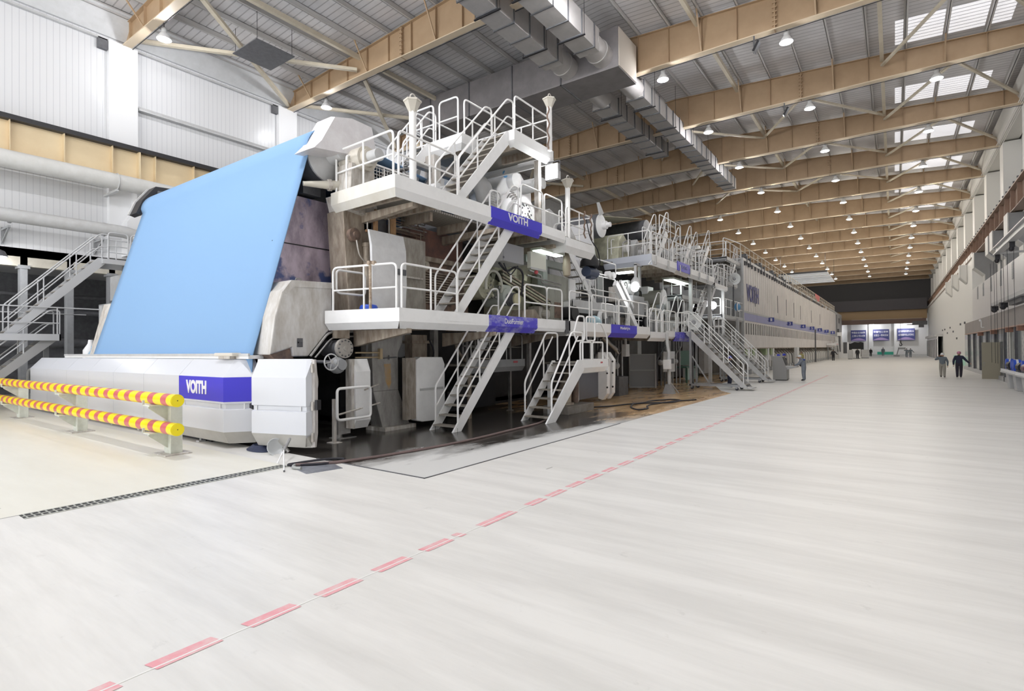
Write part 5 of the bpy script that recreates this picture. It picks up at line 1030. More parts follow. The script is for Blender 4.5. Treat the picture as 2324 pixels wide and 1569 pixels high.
t = thing('work_floodlight', 'round glaring floodlight with a clear hood under the second high walkway', 'floodlight', (-9.6, 23.0, 4.9)); obj('hood', MB().lathe([(.08, .45), (.2, .3), (.24, 0), (.22, 0)], (-9.55, 23.1, 4.9), n=16), lgrey, t, True); obj('lens', MB().sph((-9.5, 22.9, 4.88), (.2, .12, .22)), flood_m, t, True); obj('stem', MB().box(-9.62, 23.1, 5.3, -9.52, 23.2, 5.95).box(-9.62, 23.1, 5.9, -9.52, 23.9, 6.0).box(-9.62, 23.8, 5.9, -9.52, 23.9, 6.3), lgrey, t)
ld2 = bpy.data.lights.new('lamp_light', 'POINT'); ld2.energy = 30; ld2.shadow_soft_size = .25; l = link(bpy.data.objects.new('lamp_light', ld2)); l.parent = t; l.location = (.1, -.1, -.02)
t = thing('round_gauge', 'pair of round white gauges left of the second floodlight', 'gauge', (-10.2, 22.2, 5.3))
for y in (21.6, 22.0): obj('dial', MB().cyl((-10.3, y, 5.35), (-10.1, y, 5.35), .16, n=20), white, t, True)
t = thing('dark_cabinet', 'dark cabinet with a polished front under the second floodlight', 'cabinet', (-10, 24.2, 3.8)); obj('body', MB().box(-10.6, 23.6, 3.7, -9.9, 25.0, 4.6), grey, t); obj('front', MB().box(-9.9, 23.6, 3.7, -9.88, 24.3, 4.4), steel, t)
t = thing('loading_arm', 'pale slanting machine arm behind the second lower rail', 'arm', (-10, 23, 3.5)); obj('arm', MB().bar((-10.0, 21.9, 5.0), (-10.0, 24.3, 3.0), .18, .28), white, t); obj('arm', MB().bar((-9.9, 22.2, 5.1), (-9.9, 23.6, 4.0), .12, .16), lgrey, t)
# high walkway of the second section
w4 = thing('walkway_platform', 'second high walkway with slatted rails and a narrow blue band', 'walkway', (-10, 28, 5.9))
deck(w4, -11.4, 23.6, XE-.05, 33.6, 6.35, 1.3)
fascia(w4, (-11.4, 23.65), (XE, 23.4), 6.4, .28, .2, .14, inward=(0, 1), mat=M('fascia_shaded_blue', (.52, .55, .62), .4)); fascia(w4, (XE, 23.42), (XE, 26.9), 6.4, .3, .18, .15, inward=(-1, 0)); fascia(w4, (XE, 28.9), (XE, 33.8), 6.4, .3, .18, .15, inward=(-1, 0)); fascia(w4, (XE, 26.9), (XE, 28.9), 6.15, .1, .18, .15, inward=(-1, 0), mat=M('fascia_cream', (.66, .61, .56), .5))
sg = obj('sign_plate', MB().box(XE, 26.9, 6.05, XE+.03, 28.95, 6.52), blue, w4); text('VOITH', 'lettering', sg, lilac, (XE+.035, 27.5, 6.2), (0, 1, 0), (0, 0, 1), .95, .2, .006, .02)
for k in range(6): obj('clip', MB().box(XE-.03, 23.8+k*1.7, 5.95, XE+.05, 23.95+k*1.7, 6.35), lgrey, w4)
obj('railing', rail(MB(), (-11.2, 23.7, 6.35), (XE-.1, 23.5, 6.35), posts=1, h=1.15), white_rail, w4, True); obj('railing', hoop(MB(), (-11.1, 23.9, 6.35), (-10.9, 25.0, 6.35), .3, 1.05, .026), white_rail, w4, True)
def slat_rail(root, p, q, n, h=1.12):
    m = rail(MB(), p, q, h, posts=n); obj('railing', m, white_rail, root, True)
slat_rail(w4, (XE-.07, 23.6, 6.35), (XE-.07, 26.4, 6.35), 4); slat_rail(w4, (XE-.07, 26.5, 6.35), (XE-.07, 30.2, 6.35), 5); slat_rail(w4, (XE-.07, 30.3, 6.35), (XE-.07, 33.6, 6.35), 5)
slat_rail(w4, (-10.2, 25.6, 6.9), (-10.2, 29.6, 6.9), 6, 1.3); slat_rail(w4, (-10.2, 28, 8.0), (-10.2, 31.5, 8.0), 3, 1.3)
obj('support', MB().box(-10.0, 24.5, 5.0, -9.9, 24.65, 6.2), lgrey, w4)
obj('tube_light', MB().box(-10.0, 27.8, 5.75, -9.4, 30.6, 5.85), bpy.data.materials['light_casing'], w4); obj('light_diffuser', MB().box(-9.95, 27.9, 5.72, -9.45, 30.5, 5.75), tube_m, w4)
obj('tube_light', MB().box(-11.0, 24.2, 5.75, -10.2, 24.5, 5.83), tube_m, w4)
for i, y in enumerate((25.2, 29.0)):
    s = thing('stair', 'short steep stair climbing from the second high walkway, %s' % ('nearer one' if i == 0 else 'farther one'), 'stairs', (-9.8, y, 6.4)); stair(s, -10.0, -9.35, y, 6.35, y+1.5, 8.0, 6)
roll('felt_roll', 'white-ended roll at the top of the second section, left of its high rails', -15, -11.1, 22.8, 7.85, .55, dgrey, cap=white)
tag(obj('pale_felt', MB().add([(-16, 22.9, 8.42), (-11.4, 22.9, 8.42), (-11.4, 28.6, 9.35), (-16, 28.6, 9.35), (-16, 22.9, 8.40), (-11.4, 22.9, 8.40), (-11.4, 28.6, 9.33), (-16, 28.6, 9.33)], [(0,1,2,3), (4,5,6,7), (0,1,5,4), (1,2,6,5), (2,3,7,6), (3,0,4,7)]), M('felt_cream', (.66, .63, .48), .8)), 'cream felt strip stretched between the two rolls at the top of the second section', 'felt')
tag(obj('white_felt', MB().box(-16, 22.2, 5.0, -11.2, 22.24, 7.9), M('felt_white', (.70, .70, .72), .8)), 'white felt sheet hanging behind the left end of the second high walkway', 'felt')
roll('felt_roll', 'dark wide roll behind the slatted rails of the second high walkway', -15, -11.2, 28.8, 8.75, .55, dgrey, cap=lgrey)
t_ = roll('felt_roll', 'white-ended roll at the top between the slatted rails and the dryer hood', -15, -10.9, 37.6, 8.7, .5, lgrey, cap=white)
for x in (-14.6, -11.4): obj('stand', MB().box(x-.15, 37.35, 5.9, x+.15, 37.85, 8.3), lgrey, t_)
t = thing('roll_fin', 'small white fin-shaped lever on the roll left of the slatted rails', 'lever', (-10.9, 22.4, 8.5)); obj('fin', MB().prism([(22.3, 8.2), (22.05, 8.75), (22.15, 8.78), (22.6, 8.35)], 'x', -10.95, -10.85), lgrey, t)
for i, (y, z) in enumerate(((24.6, 6.4), (26.4, 6.4), (28.2, 6.4), (30.2, 6.4), (32.2, 6.4))):
    t = thing('press_unit', 'pale machine unit on the second high walkway, %s from its near end' % ORD[i], 'machine unit', (-10.9, y, z))
    obj('body', MB().prism([(y-.7, z), (y-.6, z+.9), (y-.1, z+1.35), (y+.5, z+1.0), (y+.7, z)], 'x', -12.3, -10.75), (greenm, lgrey, white, dgrey, lgrey)[i], t, bev=.03); obj('pipes', MB().tube(fil([(-10.6, y-.5, z), (-10.6, y-.5, z+.8), (-10.6, y+.4, z+1.1), (-10.6, y+.4, z)], .15), .04, 8), steel, t, True); obj('cap', MB().cyl((-10.75, y, z+.6), (-10.55, y, z+.6), .2, n=16), white, t, True)
tag(obj('press_backdrop', MB().box(-20, 23.5, 5.9, -12.4, 34, 7.9), inner_dark), 'dark upper bulk behind the units of the second high walkway', 'machine frame')
# third section: stacked small platforms, ladders and posts before the dryer hood
def mini(lb, x0, x1, y0, y1, z, n, slim=True):
    t = thing('walkway_platform', lb, 'walkway', ((x0+x1)/2, (y0+y1)/2, z-.3)); obj('deck', MB().box(x0, y0, z-.1, x1-.03, y1, z-.04), deck_m, t)
    fascia(t, (x1, y0), (x1, y1), z, .22, .1, .1, inward=(-1, 0), mat=lgrey if slim else white); fascia(t, (x0, y0), (x1, y0), z, .22, .1, .1, inward=(0, 1), mat=grey)
    obj('railing', rail(MB(), (x1-.05, y0+.05, z), (x1-.05, y1-.05, z), posts=n), white_rail, t, True); obj('railing', rail(MB(), (x0+.1, y0+.06, z), (x1-.1, y0+.06, z), posts=1), white_rail, t, True)
    return t
mini('high white platform right of the slatted rails, topmost before the dryer hood', -10.8, -8.9, 33.9, 37.0, 6.1, 3, False)
mini('grey platform at mid height under the topmost one before the dryer hood', -10.8, -9.6, 29.8, 35.5, 5.1, 3)
mini('long grey platform at the foot of the faded blue hood band', -10.8, -9.15, 36.4, 43.0, 4.32, 4)
mini('narrow platform beside the white dish lamp by the dryer hood', -10.6, -9.1, 37.2, 40.6, 6.6, 3)
mini('highest rail platform joining the dryer hood roof', -11.5, -9.3, 38.5, 43.0, 8.4, 3)
for i, (y0, z0, y1, z1, lb) in enumerate(((31.2, 2.9, 33.6, 5.0, 'pale stair with bright treads left of the dish lamp stair'), (34.6, 5.1, 36.2, 6.6, 'short stair up to the high white platform before the hood'), (39.4, 6.6, 41.2, 8.4, 'stair from narrow platform up to the hood roof'), (32.2, 6.4, 34.2, 8.4, 'steep ladder stair at the far end of the slatted rails'))):
    s = thing('stair', lb, 'stairs', (-9.8, y0, z0)); stair(s, -10.1, -9.35, y0, z0, y1, z1, 7)
for i, (y, x, z0, z1) in enumerate(((30.4, -9.3, 0, 6.2), (33.8, -9.2, 0, 6.0), (36.6, -9.1, 0, 6.8), (40.5, -9.1, 0, 4.2), (42.6, -9.2, 0, 8.8))):
    tag(obj('support_post', MB().box(x-.09, y-.09, z0, x+.09, y+.09, z1).box(x-.18, y-.18, 0, x+.18, y+.18, .03), lgrey), 'square grey post carrying the platforms before the dryer hood, %s from the near end' % ORD[i], 'post')
tag(obj('hood_end_panel', MB().box(-12.0, 41.0, .2, -11.6, 42.8, 8.3), lgrey), 'grey panels filling in before the near end of the dryer hood', 'panel')
t = thing('tripod_stand', 'tall white tripod of poles below the small glaring lamp by the hood', 'stand', (-9.3, 36.2, 2.4))
for dx, dy in ((-.1, -.5), (.3, 0), (-.1, .5)): obj('leg', MB().cyl((-9.6+dx, 35.6+dy, 2.6), (-9.6, 35.6, 4.5), .03, n=6), white, t)
t = thing('work_floodlight', 'small glaring lamp on the platform before the dryer hood', 'floodlight', (-9.5, 35.6, 4.8)); obj('lens', MB().sph((-9.5, 35.6, 4.85), .25), flood_m, t, True); obj('yoke', MB().cyl((-9.5, 35.6, 4.5), (-9.5, 35.6, 4.62), .06, n=8), dgrey, t)
# round dish lamps
def dish(c, r, lb, z0, x):
    c = Vector(c); t = thing('dish_lamp', lb, 'lamp', tuple(c)); d = Vector((.62, -.78, -.05)).normalized()
    obj('dish', MB().lathe([(r*.35, -.25), (r*.8, -.1), (r, 0), (r, .04), (r*.93, .04), (r*.55, -.02), (r*.5, .03), (r*.3, -.03), (.01, -.03)], c, d, 30), M('dish_white', (.66, .68, .68), .35) if 'dish_white' not in bpy.data.materials else bpy.data.materials['dish_white'], t, True)
    obj('hub', MB().lathe([(r*.28, -.02), (r*.22, .03), (.01, .05)], c, d, 16), grey, t, True); obj('post', MB().cyl((c.x-.1, c.y+.1, z0), (c.x-.1, c.y+.1, c.z-r*.7), .05, n=8).bar((c.x-.1, c.y+.1, c.z-r*.75), (c.x-.05, c.y+.05, c.z-r*.3), .1, .06), dgrey, t)
dish((-8.45, 28.1, 3.45), .40, 'white round dish lamp at the top of the nearer wheeled stair', 0, 0)
dish((-9.0, 39.3, 6.9), .42, 'white round dish lamp high beside the dryer hood', 4.3, 0)
t = thing('blue_fan', 'blue round fan in a white ring at the corner of the dryer hood', 'fan', (-9.1, 40.3, 4.9)); obj('ring', MB().tube([(-9.0, 40.3+.3*math.cos(a), 5.0+.3*math.sin(a)) for a in [i*math.pi/10 for i in range(20)]], .05, 8, True), white, t, True); obj('disc', MB().lathe([(.28, 0), (.25, .05), (.1, .12), (.01, .13)], (-9.05, 40.3, 5.0), (.8, -.6, 0), 20), M('fan_blue', (.12, .33, .60), .35), t, True)
# floor-level things under the second section
t = thing('cover_door', 'grey framed door swung open at floor level under the second lower walkway', 'door', (-10.4, 26.1, 0))
obj('leaf', MB().add([(-11.0, 25.75, .12), (-9.9, 26.4, .12), (-9.9, 26.4, 1.82), (-11.0, 25.75, 1.82), (-11.05, 25.83, .12), (-9.95, 26.48, .12), (-9.95, 26.48, 1.82), (-11.05, 25.83, 1.82)], [(0,1,2,3), (4,5,6,7), (0,1,5,4), (1,2,6,5), (2,3,7,6), (3,0,4,7)]), M('door_slate', (.21, .215, .225), .35), t)
for a, b in (((-11.0, 25.74), (-9.9, 26.39)),): 
    for z in (.14, 1.0, 1.8): obj('frame_bar', MB().bar((a[0], a[1]-.02, z), (b[0], b[1]-.02, z), .05, .05), grey, t)
    obj('frame_bar', MB().bar((-9.88, 26.38, .1), (-9.88, 26.38, 1.84), .06, .06), lgrey, t); obj('frame_bar', MB().bar((-11.0, 25.72, .1), (-11.0, 25.72, 1.84), .05, .05), grey, t)
tag(obj('dark_bin', MB().box(-10.4, 22.0, 0, -9.9, 23.0, .85), dgrey, None, bev=.02), 'dark box bin standing left of the grey framed door', 'bin')
t = thing('pipe_stand', 'grey kinked pedestal with a small white switch box on the brown floor', 'stand', (-8.5, 24.4, 0)); obj('base', MB().prism([(-8.75, 0), (-8.25, 0), (-8.4, .45), (-8.6, .45)], 'y', 24.2, 24.6), grey, t); obj('post', MB().tube([(-8.5, 24.4, .4), (-8.5, 24.4, 1.9), (-8.6, 24.5, 2.3), (-8.62, 24.5, 2.8)], .075, 10), lgrey, t, True); obj('switch_box', MB().box(-8.68, 24.1, 1.14, -8.35, 24.32, 1.58), white, t, bev=.02)
obj('brace', MB().bar((-8.45, 24.4, .55), (-8.15, 24.7, .02), .05, .05), steel, t)
t = thing('switch_cabinet', 'grey switch cabinet behind the kinked pedestal', 'cabinet', (-8.9, 26.0, .8)); obj('body', MB().box(-9.2, 25.6, .95, -8.85, 26.3, 1.95), lgrey, t, bev=.01); obj('post', MB().box(-9.1, 25.9, 0, -8.95, 26.05, .95), grey, t); obj('screen', MB().box(-8.85, 25.75, 1.35, -8.84, 26.1, 1.6), dgrey, t)
t = thing('green_rack', 'dark green pegboard rack under the walkway left of the wheeled stairs', 'rack', (-10.6, 33, 0)); obj('board', MB().box(-10.7, 32.5, 1.05, -10.6, 34.7, 1.95), M('rack_green', (.06, .14, .11), .5), t); obj('bench', MB().box(-10.9, 32.4, .9, -10.2, 34.8, .98), bpy.data.materials['rack_green'], t); obj('leg', MB().box(-10.3, 32.5, 0, -10.2, 32.6, .9), bpy.data.materials['rack_green'], t); obj('leg', MB().box(-10.3, 34.6, 0, -10.2, 34.7, .9), bpy.data.materials['rack_green'], t); obj('cloth', MB().box(-10.4, 32.7, .15, -10.35, 34.6, .85), M('teal_sheet', (.42, .55, .53), .6), t)
for i, y in enumerate((20.8, 23.2, 29.0, 31.6)):
    t = thing('floor_pipe', 'dark vertical pipework at floor level under the second walkway, %s from the near end' % ORD[i], 'pipes', (-10.8, y, 0)); m = MB()
    for k in range(4): m.tube(fil([(-11+.15*k, y+.2*k, 0), (-11+.15*k, y+.2*k, 1.2+.3*k), (-11+.15*k, y+.9, 1.6+.2*k), (-11+.15*k, y+.9, 2.6)], .2), .05, 8)
    obj('pipes', m, steel if i % 2 else dgrey, t, True); obj('valve', MB().sph((-10.7, y+.3, 1.3), .16, 10, 7), lgrey, t, True)
t = thing('arm_cylinder', 'dark hydraulic arm angled under the second walkway by the white doors', 'arm', (-9.8, 21, 2)); obj('arm', MB().cyl((-9.9, 20.3, 2.6), (-9.7, 21.3, 2.05), .09, n=10).cyl((-9.8, 20.6, 2.5), (-9.7, 21.5, 1.9), .05, n=8), steel, t, True); obj('box', MB().box(-9.9, 22.3, 1.75, -9.7, 22.7, 2.3).cyl((-9.8, 22.5, 2.3), (-9.8, 22.5, 2.55), .06, n=8), lgrey, t)
# wheeled stairs
def wheeled(x, y, lb):
    t = thing('wheeled_stair', lb, 'mobile stairs', (x, y, 0), rz=math.pi/2)
    stair(t, 0, .95, 0, .14, 2.75, 3.0, 11, mat=lgrey)
    obj('base_frame', MB().box(-.05, .3, .17, .0, 2.75, .27).box(.95, .3, .17, 1.0, 2.75, .27).box(-.05, 2.65, .17, 1.0, 2.75, .27), grey, t)
    for xx in (-.03, .98): obj('leg', MB().box(xx-.04, 2.62, .25, xx+.04, 2.72, 2.95), grey, t)
    obj('landing', MB().box(-.03, 2.7, 2.9, .98, 3.35, 2.96), lgrey, t); obj('railing', rail(MB(), (-.02, 2.75, 2.96), (-.02, 3.3, 2.96), 1.0, posts=0), white_rail, t, True); obj('railing', rail(MB(), (.97, 2.75, 2.96), (.97, 3.3, 2.96), 1.0, posts=0), white_rail, t, True)
    obj('brace', MB().bar((-.03, 1.7, .25), (-.03, 2.6, 1.7), .05, .05), grey, t)
    for xx in (-.03, .98):
        for yy in (.42, 2.6):
            w_ = obj('caster', MB().cyl((xx-.03, yy, .08), (xx+.03, yy, .08), .08, n=14), rubber, t, True); obj('fork', MB().box(xx-.045, yy-.03, .08, xx+.045, yy+.06, .18), grey, w_)
    obj('tread_foot', MB().box(0, -.28, .1, .95, -.02, .14), lgrey, t)
    return t
wheeled(-5.9, 27.9, 'nearer grey wheeled stair with the dish lamp at its top')
wheeled(-6.2, 34.9, 'farther grey wheeled stair beside the control desk')
# ================================================================ DRYER HOOD
HX = -9.35; HY0, HY1 = 43.2, 122.0
hd = thing('dryer_hood', 'very long pale dryer hood with slotted windows and large blue lettering', 'dryer hood', (-15, 80, 2.1))
obj('core', MB().box(-21, HY0+.1, 2.15, HX-.35, HY1, 8.7), lgrey, hd); obj('end_wall', MB().box(-21, HY0, 2.1, HX-.02, HY0+.1, 8.8), lgrey, hd)
NP = 15; pw = (HY1-HY0)/NP
for i in range(NP):
    y0 = HY0 + pw*i + .015; y1 = HY0 + pw*(i+1) - .015; far = i > 9
    m = MB().box(HX-.06, y0, 4.95, HX, y1, 8.75)
    for k in range(6): yy = y0 + (k+.5)*(y1-y0)/6; m.box(HX, yy-.03, 5.0, HX+.02, yy+.03, 8.7)
    p = obj('upper_panel', m, hood_m, hd)
    if i in (0, 2, 3, 4, 5, 7, 9): obj('slot', MB().box(HX+.0, y1-.7, 5.5, HX+.035, y1-.62, 7.2), dgrey, p)
    obj('band_panel', MB().box(HX-.04, y0, 4.22, HX+.012, y1, 4.80), lilac if i < 12 else lgrey, hd)
    m = MB().box(HX-.06, y0, 2.1, HX, y1, 3.15).box(HX-.06, y0, 4.05, HX, y1, 4.2); ns = 6
    sw = (y1-y0)/ns
    for k in range(ns+1):
        a = max(y0, y0 + sw*k - sw*.22); b = min(y1, y0 + sw*k + sw*.22); m.box(HX-.06, a, 3.15, HX, b, 4.05)
    lp = obj('lower_panel', m, hood_m, hd)
    obj('slot_back', MB().box(HX-.30, y0, 3.1, HX-.28, y1, 4.1), slot_m if i != 6 else M('slot_reddish', (.25, .10, .09), .6), lp)
    obj('sill', MB().box(HX-.1, y0, 4.80, HX+.03, y1, 4.95), lgrey, hd)
    obj('bottom_rail', MB().box(HX-.1, y0, 2.02, HX+.04, y1, 2.1), tanst, hd)
text('VOITH', 'lettering', hd, navy, (HX+.025, 44.6, 5.75), (0, 1, 0), (0, 0, 1), 4.5, 1.35, .02, .03)
tag(obj('hood_edge_beam', MB().box(-11.5, HY0, 8.75, HX+.1, HY1, 8.95), lgrey), 'pale edge beam along the roof of the dryer hood', 'beam')
sgm = M('number_plate_blue', (.07, .09, .36), .5)
for q_, (n_, y) in enumerate((('1', 53.0), ('3', 63.5), ('4', 73.5), ('5', 82.0), ('6', 91.0), ('7', 100.5), ('8', 111.0))):
    s_ = .62 + .004*(y-53); t = thing('number_sign', 'blue plate with white %s above the hood slots, %s plate from the near end' % (n_, ORD[q_]), 'sign', (HX+.1, y, 4.6))
    obj('plate', MB().box(HX+.10, y-.02, 4.42, HX+.10+.62*s_*1.2, y+.02, 4.42+.62*s_), sgm, t); text(n_, 'number', t, letter, (HX+.10+.24*s_, y-.028, 4.42+s_*.1), (1, 0, 0), (0, 0, 1), s_*.26, s_*.42, .006, .01)
    obj('bracket', MB().box(HX, y-.03, 4.5, HX+.1, y+.03, 4.56), grey, t)
rt = thing('hood_railing', 'long cream guard rail on the roof edge of the dryer hood', 'railing', (-9.6, 80, 8.95))
y = HY0
hm = M('rail_cream', (.66, .60, .50), .45)
while y < HY1-.5:
    m = MB(); y2 = min(y+6.5, HY1)
    m.tube([(-9.45, y, 10.0), (-9.45, y2, 10.0)], .035, 6).tube([(-9.45, y, 9.5), (-9.45, y2, 9.5)], .03, 6)
    yy = y
    while yy < y2: m.tube([(-9.45, yy, 8.9), (-9.45, yy, 10.0)], .03, 6); yy += 1.6
    obj('section', m, hm, rt); y = y2
obj('end_hoop', MB().tube(fil([(-9.45, HY0, 10.0), (-10.2, HY0, 10.4), (-10.4, 42.0, 10.4), (-10.4, 42, 8.5)], .2), .035, 6), white_rail, rt, True)
rnd = random.Random(31)
for i in range(12):
    y = 45 + i*5.6; t = thing('roof_drive', 'dark actuator with brackets on the dryer hood roof edge, %s from the near end' % ORD[i], 'actuator', (-9.5, y, 9.0))
    obj('body', MB().box(-9.9, y-.3, 9.0, -9.35, y+.3, 9.45), dgrey if i < 5 else tanst, t); obj('shaft', MB().cyl((-9.4, y-1.4, 9.1), (-9.4, y+.8, 9.15), .06, n=8), dgrey if i < 4 else tanst, t); [obj('bracket', MB().box(-9.35, y+q, 8.5, -9.2, y+q+.1, 9.2), dgrey if i < 4 else tanst, t) for q in (-.6, .6)]
gc = thing('gas_clips', 'row of hoist clips under the dryer hood roof edge', 'clips', (-9.3, 60, 8.6)); m = MB(); y = 44
while y < 100: m.box(HX-.02, y-.05, 8.45, HX+.12, y+.05, 8.75); y += 1.25
o = obj('clip', m, dgrey, gc); o['kind'] = 'stuff'
t = thing('red_banner', 'red cloth banner tied to the dryer hood railing far down the hall', 'banner', (-9.4, 92, 9.6)); obj('cloth', MB().box(-9.40, 90, 8.8, -9.38, 95.5, 10.0), M('banner_red', (.60, .16, .15), .6), t)
ph = thing('pope_hood', 'grey boxed hood beyond the far end of the dryer hood', 'hood', (-15, 134, 0)); obj('body', MB().box(-21, 122.5, 2.4, -9.7, 143, 9.3), hood_far, ph); obj('lower_body', MB().box(-21, 123, 0, -10.3, 143, 2.4), lgrey, ph); obj('window', MB().box(-9.7, 134, 7.2, -9.68, 136.5, 8.3), dgrey, ph); obj('pipe', MB().box(-9.7, 131, 5.2, -9.4, 131.4, 5.9).box(-9.7, 129, 3.0, -9.6, 129.15, 8.8), dgrey, ph)
tag(obj('hood_gap_panel', MB().box(-20, 121.9, 2.2, -9.5, 122.4, 8.9), M('gap_beige', (.55, .53, .51), .5)), 'pale panel between the long dryer hood and the grey boxed hood', 'panel')
# dryer gear side: white columns below the hood
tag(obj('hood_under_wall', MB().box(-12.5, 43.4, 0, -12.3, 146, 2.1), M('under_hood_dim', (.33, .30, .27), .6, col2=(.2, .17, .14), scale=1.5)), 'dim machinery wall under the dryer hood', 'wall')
wcol = M('joint_white', (.72, .71, .69), .4); proto = None
def place_joint(y, lb):
    global proto
    if proto is None:
        proto = thing('steam_joint', lb, 'steam joint', (0, 0, 0), 'white steam joints under the dryer hood')
        obj('column', MB().tube(fil([(.0, 0, 0), (0, 0, 1.25), (-.35, .1, 1.75)], .3, 4), [.17]*2+[.17]*(5-2)+[.17]*2 if False else .16, 10), wcol, proto, True)
        obj('upper_pipe', MB().tube(fil([(-.1, .25, 1.2), (-.1, .25, 1.7), (-.5, .5, 2.05)], .2, 3), .06, 8).tube([(.1, -.25, 1.5), (-.4, .1, 2.0)], .05, 8), tanst, proto, True)
        obj('base', MB().box(-.3, -.3, 0, .3, .3, .35), lgrey, proto); r = proto
    else: r = copy_tree(proto); tag(r, lb, 'steam joint', 'white steam joints under the dryer hood')
    r.location = (-9.55, y, 0)
y = 46.0; i = 0
def nth(n): return '%d%s' % (n, 'th' if 10 < n % 100 < 14 else {1: 'st', 2: 'nd', 3: 'rd'}.get(n % 10, 'th'))
while y < 118:
    i += 1; place_joint(y, 'white elbowed steam joint under the dryer hood, %s from the near end' % nth(i)); y += 1.75 if y < 75 else 2.4
gl = M('guard_green', (.42, .52, .30), .5)
for i, y in enumerate((44.6, 47.2, 52.5, 55.0)):
    t = thing('drive_guard', 'green and white drive guard under the near hood, %s from the near end' % ORD[i], 'guard', (-9.3, y, 1.2)); obj('green_body', MB().box(-9.9, y-.1, 1.45, -9.4, y+.55, 2.05), gl, t); obj('white_arm', MB().prism([(y+.6, 2.05), (y+.95, 2.05), (y+1.0, 1.5), (y+.75, .9), (y+.55, .9)], 'x', -9.6, -9.3), white, t, bev=.03)
for i, y in enumerate((70.0, 86.5, 104)):
    t = thing('cable_post', 'thin dark post standing in front of the dryer hood, %s from the near end' % ORD[i], 'post', (-9.0, y, 0)); obj('post', MB().box(-9.15, y-.09, 0, -9.0, y+.09, 4.6 if i == 1 else 2.1), grey if i != 1 else dgrey, t); obj('shoe', MB().box(-9.2, y-.2, 0, -8.95, y+.2, .05), grey, t)
t = thing('white_post', 'thick white square post before the steam joints', 'post', (-9.0, 68.2, 0)); obj('post', MB().box(-9.2, 67.6, 0, -8.85, 68.6, 2.1), white, t)

# control desk
t = thing('control_desk', 'grey steel operator console with a slanted screen beside the farther wheeled stair', 'console', (-5.6, 38.0, 0))
ds = M('console_grey', (.30, .295, .29), .4)
obj('cabinet', MB().prism([(-6.35, .05), (-5.55, .05), (-5.55, .78), (-5.62, .95), (-5.82, 1.55), (-6.35, 1.55)], 'y', 37.6, 38.6), ds, t, bev=.01)
obj('screen', MB().add([(-5.60, 37.7, .98), (-5.60, 38.5, .98), (-5.79, 38.5, 1.5), (-5.79, 37.7, 1.5), (-5.62, 37.7, .97), (-5.62, 38.5, .97), (-5.81, 38.5, 1.49), (-5.81, 37.7, 1.49)], [(0,1,2,3), (0,1,5,4), (1,2,6,5), (2,3,7,6), (3,0,4,7)]), black, t)
obj('keyboard_shelf', MB().box(-5.6, 37.6, .84, -4.98, 38.55, .92).prism([(-5.6, .84), (-5.0, .84), (-5.6, .68)], 'y', 37.65, 37.7), lgrey, t); obj('plinth', MB().box(-6.3, 37.65, 0, -5.6, 38.55, .06), black, t)

# ================================================================ PEOPLE
skin = M('skin', (.50, .30, .21), .5); shoe = M('dark_shoes', (.03, .03, .035), .5)
cloth = {'navy': M('navy_cloth', (.025, .03, .06), .8), 'grey': M('grey_blue_cloth', (.26, .29, .34), .8, col2=(.2, .225, .27), scale=8), 'beige': M('beige_trousers', (.36, .34, .30), .8), 'black': M('black_cloth', (.03, .03, .035), .8), 'slate': M('slate_jacket', (.16, .19, .22), .8), 'olive': M('olive_vest', (.38, .35, .16), .8), 'royal': M('royal_collar', (.02, .07, .42), .7), 'plum': M('dark_plum_trousers', (.035, .03, .045), .8)}
hats = {'white': M('helmet_white', (.82, .83, .84), .3), 'blue': M('helmet_blue', (.03, .05, .55), .3), 'red': M('helmet_pink_red', (.55, .22, .34), .3)}
SK = {'pelvis': (0, 0, .95), 'spine': (0, 0, 1.14), 'chest': (0, 0, 1.33), 'neck': (0, .0, 1.47), 'skull': (0, .02, 1.56),
      'shL': (-.19, 0, 1.40), 'elL': (-.25, -.02, 1.13), 'wrL': (-.26, .04, .89), 'haL': (-.26, .06, .81), 'shR': (.19, 0, 1.40), 'elR': (.25, -.02, 1.13), 'wrR': (.26, .04, .89), 'haR': (.26, .06, .81),
      'hiL': (-.10, 0, .90), 'knL': (-.11, .02, .50), 'anL': (-.11, -.02, .09), 'toL': (-.13, .14, .045), 'hiR': (.10, 0, .90), 'knR': (.11, .02, .50), 'anR': (.11, -.02, .09), 'toR': (.13, .14, .045)}
ED = [('pelvis', 'spine', 'top'), ('spine', 'chest', 'top'), ('chest', 'neck', 'top'), ('neck', 'skull', 'skin'), ('chest', 'shL', 'top'), ('shL', 'elL', 'top'), ('elL', 'wrL', 'top'), ('wrL', 'haL', 'skin'), ('chest', 'shR', 'top'), ('shR', 'elR', 'top'), ('elR', 'wrR', 'top'), ('wrR', 'haR', 'skin'),
      ('pelvis', 'hiL', 'leg'), ('hiL', 'knL', 'leg'), ('knL', 'anL', 'leg'), ('anL', 'toL', 'shoe'), ('pelvis', 'hiR', 'leg'), ('hiR', 'knR', 'leg'), ('knR', 'anR', 'leg'), ('anR', 'toR', 'shoe')]
RD = {'pelvis': (.19, .145), 'spine': (.19, .145), 'chest': (.20, .15), 'neck': (.062, .062), 'skull': (.07, .07), 'sh': (.10, .10), 'el': (.072, .072), 'wr': (.05, .05), 'ha': (.036, .025), 'hi': (.125, .125), 'kn': (.095, .095), 'an': (.075, .075), 'to': (.045, .04)}
